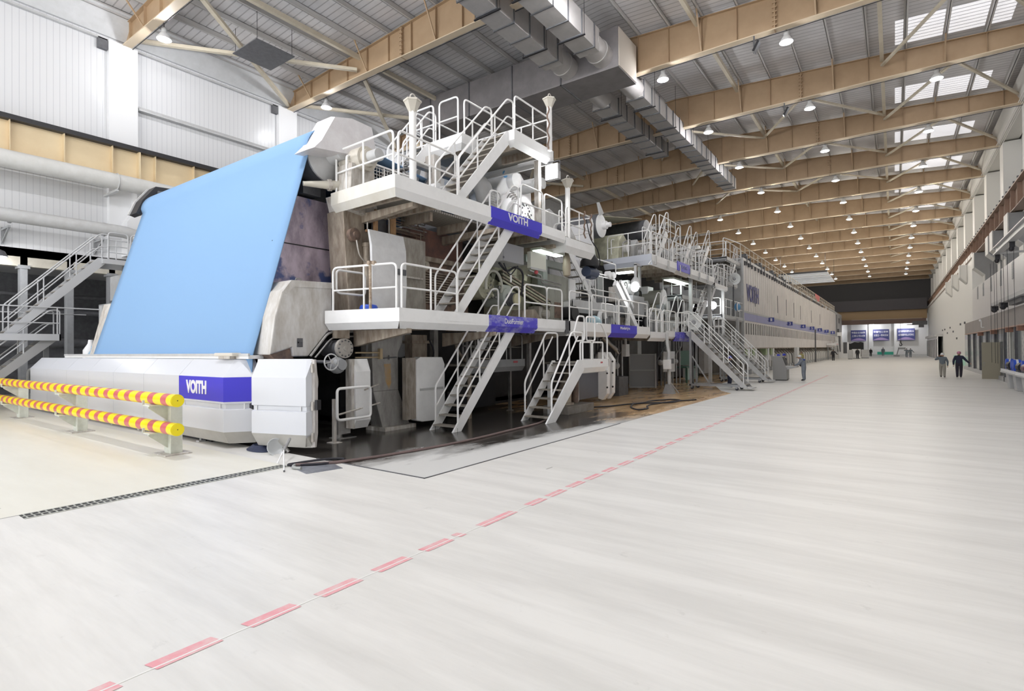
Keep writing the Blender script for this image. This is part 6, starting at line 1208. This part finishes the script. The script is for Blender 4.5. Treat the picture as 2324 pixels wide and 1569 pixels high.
def person(label, loc, rz, top='navy', leg='navy', hat=None, pose={}, scale=1.0, collar=None, group=None):
    J = {k: Vector(v) for k, v in SK.items()}; J.update({k: Vector(v) for k, v in pose.items()})
    nm = list(J); me = bpy.data.meshes.new('body'); me.from_pydata([J[k] for k in nm], [(nm.index(a), nm.index(b)) for a, b, _ in ED], [])
    o = link(bpy.data.objects.new('t', me)); o.modifiers.new('skin', 'SKIN'); ss = o.modifiers.new('sub', 'SUBSURF'); ss.levels = 2; ss.render_levels = 2
    for i, k in enumerate(nm):
        r = RD.get(k) or RD[k[:2]]; d = me.skin_vertices[0].data[i]; d.radius = r; d.use_root = (k == 'pelvis')
    bpy.context.view_layer.update(); b = bpy.data.meshes.new_from_object(o.evaluated_get(bpy.context.evaluated_depsgraph_get())); bpy.data.objects.remove(o)
    mb = MB(); mb.v = [tuple(v.co) for v in b.vertices]; mb.f = [tuple(p.vertices) for p in b.polygons]; nb = len(mb.f)
    H = J['skull'] + (J['skull']-J['neck']).normalized()*.055; fw = Vector((0, 1, 0))
    mb.sph(H, (.078, .098, .115), 14, 10); mb.sph(H + Vector((0, .10, -.02)), (.016, .022, .026), 8, 5)
    for s in (-1, 1): mb.sph(H + Vector((s*.08, -.005, -.01)), (.012, .024, .034), 8, 5)
    for s in 'LR':                                     # hand: palm with four bent fingers and a thumb
        d = (J['ha'+s] - J['wr'+s]).normalized(); sd = d.cross(Vector((0, 1, 0))); sd = sd.normalized() if sd.length > .1 else Vector((1, 0, 0)); pn = sd.cross(d)
        for k in range(4):
            q = J['ha'+s] + d*.02 + sd*(.027-.018*k); L = (.07, .08, .075, .058)[k]
            mb.tube([q, q + d*L*.5, q + d*L*.85 + pn*.02], [.0095, .009, .007], 6)
        q = J['wr'+s] + d*.03 + sd*.03; mb.tube([q, q + sd*.028 + d*.03, q + sd*.03 + d*.06 + pn*.01], [.011, .010, .008], 6)
    idx = {'top': 0, 'leg': 1, 'skin': 2, 'shoe': 3}
    m2 = bpy.data.meshes.new('body'); m2.from_pydata(mb.v, [], mb.f); m2.update()
    for mt in (cloth[top], cloth[leg], skin, shoe): m2.materials.append(mt)
    segs = [(J[a], J[c], idx[t]) for a, c, t in ED]
    for p in m2.polygons:
        p.use_smooth = True
        if p.index >= nb: p.material_index = 2; continue
        best = 9
        for a, c, t in segs:
            ab = c-a; f = max(0, min(1, (p.center-a).dot(ab)/ab.length_squared)); dd = (p.center - a - ab*f).length
            if t == 2: dd += .015
            if dd < best: best = dd; p.material_index = t
        if p.center.z < .9 and p.material_index == 0 and abs(p.center.x) < .16 and (p.center-J['pelvis']).length < .25: p.material_index = 1
    t = thing('person', label, 'person', (0, 0, 0), group); t.location = loc; t.rotation_euler = (0, 0, rz); t.scale = (scale,)*3
    bo = link(bpy.data.objects.new('body', m2)); bo.parent = t
    for s in (-1, 1): obj('eye', MB().sph(H + Vector((s*.032, .088, .012)), .012, 8, 5), black, bo)
    obj('mouth', MB().sph(H + Vector((0, .088, -.062)), (.022, .008, .006), 8, 5), M('lips', (.40, .18, .15), .5) if 'lips' not in bpy.data.materials else bpy.data.materials['lips'], bo)
    if hat:
        h = MB().lathe([(.112, -.0), (.116, .03), (.108, .08), (.08, .12), (.03, .14), (.002, .142)], H + Vector((0, -.005, .03)), (0, -.08, 1), 18)
        h.lathe([(.10, -.004), (.135, -.008), (.135, .004), (.11, .012)], H + Vector((0, .02, .03)), (0, -.05, 1), 18)
        obj('helmet', h, hats[hat], t, True)
    else: obj('hair', MB().sph(H + Vector((0, -.018, .03)), (.088, .100, .10), 12, 8), black, t, True)
    if collar: obj('collar', MB().tube([J['chest'] + Vector((.15*math.cos(a), .125*math.sin(a)-.01, .07)) for a in [i*math.pi/8 for i in range(16)]], .045, 8, True), cloth[collar], t, True)
    return t
walkA = {'knL': (-.10, .16, .52), 'anL': (-.09, .02, .12), 'toL': (-.09, .16, .045), 'knR': (.10, .0, .50), 'anR': (.10, -.06, .09), 'toR': (.12, .09, .045), 'elL': (-.42, .04, 1.27), 'wrL': (-.24, .12, 1.48), 'haL': (-.17, .11, 1.54), 'elR': (.29, -.04, 1.13), 'wrR': (.28, .04, .89), 'haR': (.28, .06, .81)}
walkB = {'knL': (-.10, .03, .50), 'anL': (-.10, -.04, .09), 'toL': (-.12, .11, .045), 'knR': (.10, .04, .5), 'anR': (.08, -.10, .10), 'toR': (.09, .04, .045), 'elL': (-.29, -.05, 1.13), 'wrL': (-.29, .02, .90), 'haL': (-.29, .04, .82), 'elR': (.36, -.06, 1.17), 'wrR': (.52, .02, .99), 'haR': (.58, .04, .94)}
person('walking worker in grey jacket and beige trousers, hand raised to white helmet', (2.62, 46.2, 0), -.06, 'slate', 'beige', 'white', walkA, .93)
person('worker in dark navy clothes and pinkish helmet walking with right arm held out', (3.5, 46.5, 0), -.05, 'navy', 'plum', 'red', walkB, .985)
desk = {'spine': (0, .02, 1.14), 'chest': (0, .09, 1.31), 'neck': (0, .17, 1.43), 'skull': (0, .23, 1.50), 'shL': (-.19, .10, 1.37), 'shR': (.19, .10, 1.37), 'elL': (-.26, .24, 1.12), 'wrL': (-.20, .46, 1.02), 'haL': (-.19, .53, .99), 'elR': (.26, .26, 1.12), 'wrR': (.2, .48, 1.02), 'haR': (.19, .55, .99)}
person('worker in grey-blue overalls and white helmet bent over the control desk', (-4.62, 37.85, 0), math.radians(82), 'grey', 'grey', 'white', desk, .96, 'royal')
person('worker in black clothes and blue helmet standing behind the nearer wheeled stair', (-7.15, 29.9, 0), math.radians(-60), 'navy', 'navy', 'blue', {}, .95)
person('worker in blue helmet behind the control desk, left one of two', (-6.35, 39.6, 0), math.radians(-100), 'navy', 'navy', 'blue', {}, .93)
person('worker in blue helmet behind the control desk, right one of two', (-6.1, 40.2, 0), math.radians(-110), 'navy', 'navy', 'blue', {}, .95)
person('worker in yellow-olive top standing by the steam joints under the hood', (-8.3, 66.0, 0), math.radians(-150), 'olive', 'black', None, {'elR': (.34, .02, 1.18), 'wrR': (.5, .06, 1.05), 'haR': (.56, .07, 1.02)}, .95)
person('far dark-clothed worker walking beside the end of the dryer hood', (-7.6, 95, 0), .2, 'black', 'black', None, walkB, 1.0)
person('far dark-clothed worker standing by the pale cabinets past the hood', (-5.3, 112, 0), .2, 'black', 'black', None, {}, 1.05)
for i, (x, y) in enumerate(((1.9, 128), (2.5, 128.3))): person('far walker near the end wall on the right, %s of the pair' % ('left' if i == 0 else 'right'), (x, y, 0), .1, 'slate', 'slate', None, walkA if i == 0 else walkB, 1.0)
person('far person standing before the end wall left of the green barrier', (-4.2, 140, 0), 0, 'black', 'black', None, {}, 1.0)
person('far person behind the green barrier at the end wall', (-2.1, 147, 0), 0, 'slate', 'slate', None, {}, 1.1)

# ================================================================ RIGHT SIDE
dd = thing('annex_door', 'olive-grey door leaf standing open beside the glazed control rooms', 'door', (4.45, 44.2, 0)); obj('leaf', MB().box(4.42, 44.15, .05, 5.28, 44.22, 2.32), M('door_olive', (.34, .31, .235), .45), dd); obj('frame', MB().box(5.28, 44.0, 0, 5.4, 44.25, 2.35), dgrey, dd); obj('handle', MB().box(4.48, 44.10, 1.02, 4.58, 44.15, 1.06).cyl((4.52, 44.12, .92), (4.52, 44.15, .92), .02, n=8), steel, dd)
for i, (y, lb) in enumerate(((40.9, 'white notice board behind the glass nearest the olive door'), (36.6, 'white notice board behind the glass farther right of the olive door'))):
    t = thing('notice_board', lb, 'notice', (5.25, y, 1.3)); obj('sheet', MB().box(5.24, y-.45, 1.35, 5.27, y+.45, 3.0 - .1*i), M('notice_white', (.66, .66, .63), .5), t)
    for k in range(7): obj('text_line', MB().box(5.232, y-.1+.28*(k % 2), 1.5+.18*k, 5.238, y+.05+.28*(k % 2), 1.6+.18*k), lgrey, t)
for i, (x, y) in enumerate(((4.85, 36.2), (4.8, 33.9), (4.75, 31.4))):
    t = thing('stone_bench', 'grey pedestal table by the glazed wall, %s from the olive door' % ORD[i], 'table', (x, y, 0))
    obj('pedestal', MB().prism([(x-.22, 0), (x+.22, 0), (x+.30, .74), (x-.30, .74)], 'y', y-.35, y+.35), lgrey, t, bev=.02); obj('top', MB().box(x-.42, y-1.1, .74, x+.42, y+1.05, .82), M('table_top_grey', (.55, .555, .56), .4), t, bev=.01); obj('rail', MB().box(x-.4, y-1.05, .82, x-.36, y+1.0, .94), white, t)
for i, (x, y) in enumerate(((4.75, 36.9), (4.75, 35.4), (4.7, 34.5), (4.65, 32.0))):
    t = thing('cable_winder', 'blue reel winder on the grey pedestal tables, %s from the olive door' % ORD[i], 'reel', (x, y, .95)); obj('drum', MB().cyl((x-.14, y, 1.2), (x+.14, y, 1.2), .24, n=20).box(x-.12, y-.2, .82, x+.12, y+.2, 1.1), bluep, t, True); obj('band', MB().cyl((x-.04, y, 1.2), (x+.04, y, 1.2), .25, n=20), white, t, True)
for i, (x, y, mt, lb) in enumerate(((4.75, 36.2, black, 'black motor between the first two blue reel winders'), (4.7, 33.2, black, 'long black motor between the blue reel winders'), (4.6, 31.2, M('maroon', (.10, .025, .05), .4), 'maroon round drum at the right frame edge on the pedestal table'))):
    t = thing('small_motor', lb, 'motor', (x, y, .9)); obj('body', MB().cyl((x, y-.35, 1.12), (x, y+.35, 1.12), .2, n=16), mt, t, True); obj('foot', MB().box(x-.18, y-.3, .82, x+.18, y+.3, .98), dgrey, t)
hb_ = thing('hoist_beam', 'upper white monorail hoist beam with black end blocks on the right wall', 'hoist', (4.6, 34, 6.9)); obj('beam', MB().box(4.42, 29, 6.95, 4.48, 38, 7.25).box(4.3, 29, 7.25, 4.6, 38, 7.3).box(4.3, 29, 6.9, 4.6, 38, 6.95), M('hoist_white', (.58, .58, .58), .4), hb_); obj('arm', MB().box(4.5, 37.2, 6.85, 6.0, 37.3, 6.95).box(4.5, 31, 7.3, 6.0, 31.15, 7.45), lgrey, hb_)
for y in (37.9, 33.6): obj('block', MB().box(4.36, y-.15, 6.65, 4.56, y+.12, 6.95).sph((4.45, y, 6.6), (.11, .14, .14)), black, hb_)
h2 = thing('hoist_beam', 'lower white monorail hoist with dark trolley above the brown fascia band', 'hoist', (4.9, 38, 4.3)); obj('beam', MB().box(4.75, 33, 4.45, 5.05, 43.0, 4.65), bpy.data.materials['hoist_white'], h2)
for y in (42.8, 39.6): obj('trolley', MB().box(4.75, y-.2, 4.2, 5.05, y+.3, 4.5).sph((4.85, y-.2, 4.2), .13), black, h2)
obj('motor', MB().box(4.9, 34.5, 4.2, 5.2, 38, 4.5), dgrey, h2)
for i, y in enumerate((42.6, 41.2, 40.3, 38.8, 37.9, 36.7, 34.9)):
    tag(obj('hoist_cable', MB().tube([(4.7, y, 7.0), (4.72, y+.05, 1.1)], .010, 5), rubber), 'thin dark cable hanging before the annex glazing, %s from the olive door' % ORD[i], 'cable')
# grey slanted casings on the right wall
cs = M('casing_grey', (.30, .305, .31), .5, col2=(.27, .27, .27), scale=1); ce = M('casing_edge', (.56, .56, .54), .45)
def casing(y, lb, mt=cs):
    t = thing('duct_casing', lb, 'casing', (6.4, y, 7.3))
    xm = 7.58 if y < 66 else 5.98; zb = 7.36 if y < 66 else 8.4
    pf = [(5.75, 10.22), (5.75, 8.95), (6.45, 8.25), (6.45, zb), (xm, zb), (xm, 10.22)] if y < 66 else [(5.45, 10.22), (5.45, 9.0), (5.98, 8.4), (5.98, 10.22)]
    obj('box', MB().prism(pf, 'y', y, y+1.3), mt, t); obj('edge', MB().prism([(5.70, 10.25), (5.70, 8.92), (6.40, 8.22), (6.40, zb), (6.455, zb), (6.455, 8.26), (5.76, 8.96), (5.76, 10.25)] if y < 66 else [(5.40, 10.25), (5.40, 8.98), (5.96, 8.36), (5.96, 8.42), (5.46, 9.02), (5.46, 10.25)], 'y', y-.05, y+1.35), ce, t)
for i, y in enumerate((35.6, 44.3, 50.6, 52.8, 61.4)): casing(y, 'grey slanted box casing high on the right wall, %s from the near end' % ORD[i])
for i, y in enumerate((70.0, 78.7, 87.3)): casing(y, 'pale slanted box casing beyond the grey ones, %s of the bright ones' % ORD[i], M('casing_pale_%d' % i, (.72, .71, .68), .5))
t = thing('floor_barrier', 'pale green barrier fence along the foot of the bright right wall', 'barrier', (5.9, 75, 0)); obj('panel', MB().box(5.88, 66.5, .05, 5.92, 85, 1.0), M('barrier_green', (.40, .72, .60), .5), t)
t = thing('wall_camera', 'small white camera arm on the brown fascia band', 'camera', (5.1, 50, 3.9)); obj('arm', MB().tube(fil([(5.15, 50, 3.4), (5.0, 50, 3.4), (5.0, 50, 3.85)], .06), .03, 6).sph((4.95, 50, 3.9), .08), white, t)
rnd = random.Random(3)
for i in range(9):
    y = 68 + i*4.5; z = 3.0 + rnd.choice((0, .9, 1.5)); tag(obj('wall_fixture', MB().box(5.9, y-.25, z-.1, 6.0, y+.25, z+.12), dgrey), 'small dark fixture on the bright right wall, %s from the near end' % ORD[i], 'fixture')
far = thing('far_annex', 'far low glazed room with dark mullions on the right before the end wall', 'room', (6, 118, 0)); obj('roof', MB().box(5.0, 104, 3.6, 5.98, 134, 4.0), lgrey, far); obj('front', MB().box(5.3, 104, 0, 5.4, 134, 3.6), white, far)
for i in range(8): obj('mullion', MB().box(5.22, 105+i*4, .2, 5.3, 105.6+i*4, 3.2), dgrey, far)

# ================================================================ FAR END
banner_m = M('banner_navy', (.055, .065, .22), .5); arc_m = M('banner_violet', (.36, .27, .52), .5)
for x0, x1, z0, z1, a, b_, lb in ((-8.35, -5.35, 3.45, 6.0, '中国企业500强', '上榜公司44强', 'left blue banner on the end wall'), (-4.05, -.95, 3.5, 6.1, '中国轻工百强', '全国五一劳动奖状', 'middle blue banner on the end wall'), (.55, 3.75, 3.5, 6.15, '山东省质量管理先进企业', '山东省循环经济示范单位', 'right blue banner on the end wall')):
    t = thing('wall_banner', lb + ' with two lines of white Chinese lettering', 'banner', ((x0+x1)/2, YE-.65, z0)); y = YE-.65
    obj('panel', MB().box(x0, y, z0, x1, y+.05, z1), banner_m, t); w_ = x1-x0; h_ = z1-z0
    obj('arc', MB().add([(x0, y-.01, z0+.1)] + [(x0+w_*k/16, y-.01, z0+.12+h_*.22*math.sin(math.pi*k/16)) for k in range(17)] + [(x1, y-.01, z0+.1)], [tuple(range(19))]), arc_m, t)
    for tx, zz in ((a, .68), (b_, .38)): text(tx, 'lettering', t, letter, (x0+w_*.06, y-.012, z0+h_*zz), (1, 0, 0), (0, 0, 1), w_*.88, h_*.19, .004, .012)
cb_ = thing('bridge_crane', 'wide tan and brown overhead crane bridge before the end wall', 'crane', (-12, 146, 7))
obj('girder', MB().box(-29.2, 146, 8.2, 5.8, 146.6, 10.2), M('crane_tan', (.36, .24, .12), .5), cb_); obj('lower_girder', MB().box(-29.2, 145.2, 7.2, 5.6, 146.6, 8.2), M('crane_brown', (.17, .11, .095), .6), cb_); obj('walkway', MB().box(-29.2, 145.0, 10.2, 5.8, 147.2, 12.6), M('crane_dark', (.07, .065, .075), .6), cb_); obj('edge', MB().box(-8, 145.9, 8.15, 5, 146.0, 8.3), bracem, cb_)
obj('end_truck', MB().box(3.2, 144.8, 6.8, 5.8, 147, 7.6).box(4.3, 144.6, 6.2, 5.2, 145.6, 6.9).box(1.8, 144.9, 6.75, 3.4, 145.0, 6.9), dgrey, cb_)
for x in (-20, -12, -4, 2):  # hidden lamps added under the crane to brighten the end wall
    f_ = obj('floodlight', MB().box(x-.3, 147.3, 6.9, x+.3, 147.6, 7.2), lens_m, cb_); la = bpy.data.lights.new('lamp_light', 'AREA'); la.size = .5; la.energy = 110; l = link(bpy.data.objects.new('lamp_light', la)); l.parent = f_; l.location = Vector((x, 147.65, 7.0)) - OFF[cb_.name]; l.rotation_euler = (math.radians(55), 0, 0)
cbl = obj('hoist_rope', MB().box(1.1, 145.5, 3.4, 1.16, 145.56, 7.2), black, cb_); obj('hook', MB().tube(fil([(1.13, 145.5, 3.4), (1.13, 145.5, 2.9), (1.4, 145.5, 2.5), (1.13, 145.5, 2.2), (.9, 145.5, 2.5)], .2), .08, 8), black, cb_, True)
t = thing('reel_machine', 'black blocky machine by the end wall below the left banner', 'machine', (-6.8, 142, 0)); obj('body', MB().prism([(-8.9, 0), (-5.6, 0), (-5.6, 3.0), (-6.1, 3.2), (-6.5, 3.05), (-7.2, 3.2), (-7.6, 3.0), (-8.0, 2.8), (-8.9, 3.0)], 'y', 141, 144), black, t)
for i, (x, y, w_, h_, mt, lb) in enumerate(((-6.5, 108, .7, 1.6, lgrey, 'pale upright cabinet before the grey boxed hood'), (-6.2, 113, 1.3, 1.7, white, 'white cabinet right of the pale upright one far down the hall'), (-5.0, 118, 1.2, 1.6, lgrey, 'grey rounded machine far down the hall left of the aisle'))):
    t = thing('far_cabinet', lb, 'cabinet', (x, y, 0)); obj('body', MB().box(x, y, 0, x+w_, y+1, h_), mt, t, bev=.05); obj('plinth', MB().box(x+.05, y-.02, 0, x+w_-.05, y+1, .1), dgrey, t)
t = thing('far_stair', 'white stair tower with dark openings beside the grey boxed hood', 'stairs', (-8.2, 118, 0)); obj('tower', MB().box(-8.9, 119, 2.9, -8.1, 119.4, 4.9).box(-9.4, 119.2, 0, -7.0, 119.4, 3.0), white, t); obj('opening', MB().box(-8.8, 118.95, 1.2, -8.3, 119.0, 4.2).box(-7.9, 119.15, .9, -7.3, 119.2, 3.0), dgrey, t)
s = thing('stair', 'white stair with landing at the far end of the dryer hood', 'stairs', (-8.5, 106, 0)); stair(s, -8.9, -8.0, 112, 0, 109, 2.6, 9); obj('landing', MB().box(-9.3, 104, 2.4, -7.9, 109, 2.75), white, s); obj('railing', rail(MB(), (-7.95, 104, 2.75), (-7.95, 109, 2.75), posts=3), white_rail, s, True); obj('red_strip', MB().box(-7.895, 104.5, 2.55, -7.89, 108, 2.62), red, s)
t = thing('floor_barrier', 'bright green barrier panels at the foot of the end wall', 'barrier', (-1.8, 148, 0)); obj('panel', MB().box(-3.2, 147.9, .3, -.2, 148, .95), M('barrier_bright_green', (.05, .50, .36), .5), t)
t = thing('far_bracket', 'grey signal arm standing before the end wall right of the green barrier', 'stand', (.8, 146, 0)); obj('arm', MB().bar((.3, 140, 0), (.7, 140, 1.6), .2, .2).box(.6, 139.9, 1.5, 1.9, 140, 1.9).box(-.2, 140, .0, .9, 140.1, .3), grey, t)
# pale louvred ceiling patch far over the hood
t = thing('roof_sail', 'silvery louvred canopy hung under the roof above the far dryer hood', 'canopy', (-13, 104, 14.2))
m = MB()
for i in range(6): m.box(-15.6, 98+i*2.2, 14.0-.06*i, -8.5, 100+i*2.2, 14.05-.06*i)
obj('slats', m, emit('canopy_glow', (.62, .64, .66), .25), t); obj('frame', MB().box(-15.6, 97.6, 14.0, -8.5, 97.9, 14.25), black, t)  # slats given a faint glow so the canopy looks lit
for x in (-15.2, -8.8): obj('hanger', MB().cyl((x, 98, 14), (x, 98, 18.7), .03, n=5).cyl((x, 113, 14), (x, 113, 18.7), .03, n=5), black, t)

# ================================================================ LEFT STAIR AND DRIVE SIDE
t = thing('walkway_platform', 'grey walkway with two railings left of the blue felt on the drive side', 'walkway', (-26.5, 5, 2.5))
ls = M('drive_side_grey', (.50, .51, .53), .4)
obj('edge', MB().box(-26.24, 1.5, 2.58, -26.2, 6.75, 2.83), ls, t); obj('deck', MB().box(-28, 1.5, 2.66, -26.24, 6.7, 2.72), deck_m, t); obj('end_edge', MB().box(-28, 6.70, 2.58, -26.2, 6.75, 2.83), ls, t)
obj('railing', rail(MB(), (-26.24, 2.2, 2.7), (-26.24, 4.65, 2.7), 1.15, posts=0), ls, t, True)
obj('railing', MB().tube(fil([(-26.24, 4.82, 2.7), (-26.24, 4.82, 3.85), (-26.24, 8.4, 3.85)], .14), .026, 8).tube([(-26.24, 4.82, 3.25), (-26.24, 6.7, 3.25)], .022, 8).tube([(-26.24, 6.65, 2.8), (-26.24, 6.65, 3.85)], .022, 8).tube([(-27.8, 2, 3.7), (-27.8, 8, 3.7)], .022, 8), ls, t, True)
obj('post', MB().box(-27.9, 1.9, 0, -27.75, 2.05, 2.7).box(-27.0, 6.4, 0, -26.85, 6.55, 2.66), grey, t)
s = thing('stair', 'upper grey stair rising beside the blue felt on the drive side', 'stairs', (-26.6, 5.2, 2.8)); stair(s, -27.1, -26.35, 5.15, 2.75, 8.1, 5.95, 12, mat=ls, rail_mat=ls)
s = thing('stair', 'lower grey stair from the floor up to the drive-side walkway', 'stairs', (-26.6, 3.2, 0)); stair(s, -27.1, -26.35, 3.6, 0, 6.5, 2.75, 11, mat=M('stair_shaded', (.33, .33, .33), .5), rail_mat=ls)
t = thing('walkway_platform', 'upper drive-side landing at the top of the grey stair', 'walkway', (-26.5, 9, 5.8)); obj('deck', MB().box(-28, 8.1, 5.75, -26.2, 11, 5.95), ls, t); obj('railing', rail(MB(), (-26.25, 8.3, 5.95), (-26.25, 9.0, 5.95), 1.1, posts=0), ls, t, True); obj('railing', rail(MB(), (-26.25, 9.1, 5.95), (-26.25, 11, 5.95), 1.1, posts=1), ls, t, True); obj('railing', rail(MB(), (-27.95, 8.2, 5.95), (-27.95, 11, 5.95), 1.1, posts=2), ls, t, True)
obj('support', MB().box(-26.6, 8.9, 0, -26.4, 9.1, 5.75), dgrey, t); obj('box', MB().box(-27.4, 9.6, 5.95, -27.0, 10.0, 7.3), plain, t)
t = thing('drive_unit', 'grey equipment block behind the drive-side railing', 'equipment', (-25, 8, 2.2)); obj('block', MB().box(-27.0, 8.2, 2.9, -25.6, 9.0, 4.1), grey, t); obj('post', MB().box(-26.3, 8.0, 1.6, -26.0, 8.2, 4.0), lgrey, t); obj('lower', MB().box(-28, 8.6, 0, -24, 9.4, 2.2), dgrey, t)
t = thing('drive_side_beams', 'dark lattice of beams under the upper drive-side landing', 'beams', (-27, 10, 4)); obj('beam', MB().box(-29.5, 9.4, 4.5, -23.5, 9.6, 5.6), lgrey, t); obj('brace', MB().bar((-28, 9.3, 4.4), (-24, 9.3, 3.2), .08, .08), grey, t); obj('leg', MB().box(-24.6, 9.3, 0, -24.3, 9.6, 4.5), dgrey, t)
tag(obj('drive_side_wall', MB().box(-30, 10.5, 0, -22, 10.7, 5.6), inner_dark), 'dark machine bulk closing off the drive side behind the left stair', 'machine frame')
for i, (x, y, h_, lb) in enumerate(((-25.2, 7.4, 2.6, 'white bottle-shaped tank glimpsed under the drive-side railing'), (-24.2, 7.2, 2.35, 'blue and white drum end beside the leaning pale strut'))):
    tag(obj('tank', MB().lathe([(.2, 0), (.25, .05), (.25, h_-.4), (.1, h_-.15), (.08, h_)], (x, y, 0), n=16), white if i == 0 else M('drum_sky', (.35, .50, .65), .4), None, True), lb, 'tank')
t = thing('folding_ladder', 'small grey step ladder behind the left end of the crash barrier', 'ladder', (-29, 6.5, 0)); 
for x in (-28.6, -28.1): obj('side_rail', MB().bar((x, 6.4, 0), (x, 6.8, 1.0), .04, .03), lgrey, t); obj('back_leg', MB().bar((x, 7.2, 0), (x, 6.8, 1.0), .03, .03), lgrey, t)
for z in (.3, .6, .9): obj('step', MB().box(-28.6, 6.35+z*.4, z, -28.1, 6.55+z*.4, z+.03), lgrey, t)
t = thing('kerb_block', 'low grey plinth beside the left end of the white machine cover', 'plinth', (-28, 6, 0)); obj('block', MB().box(-30, 6.1, 0, -26.3, 6.9, .35), M('plinth_pale', (.45, .46, .44), .6), t)
t = thing('cover_handrail', 'bent grey tube rail at the left end of the white machine cover', 'handrail', (-26.6, 6.2, 0)); obj('tube', MB().tube(fil([(-27.2, 6.0, .35), (-27.2, 6.0, 1.45), (-26.05, 6.0, 1.6)], .25), .05, 8), ls, t, True)
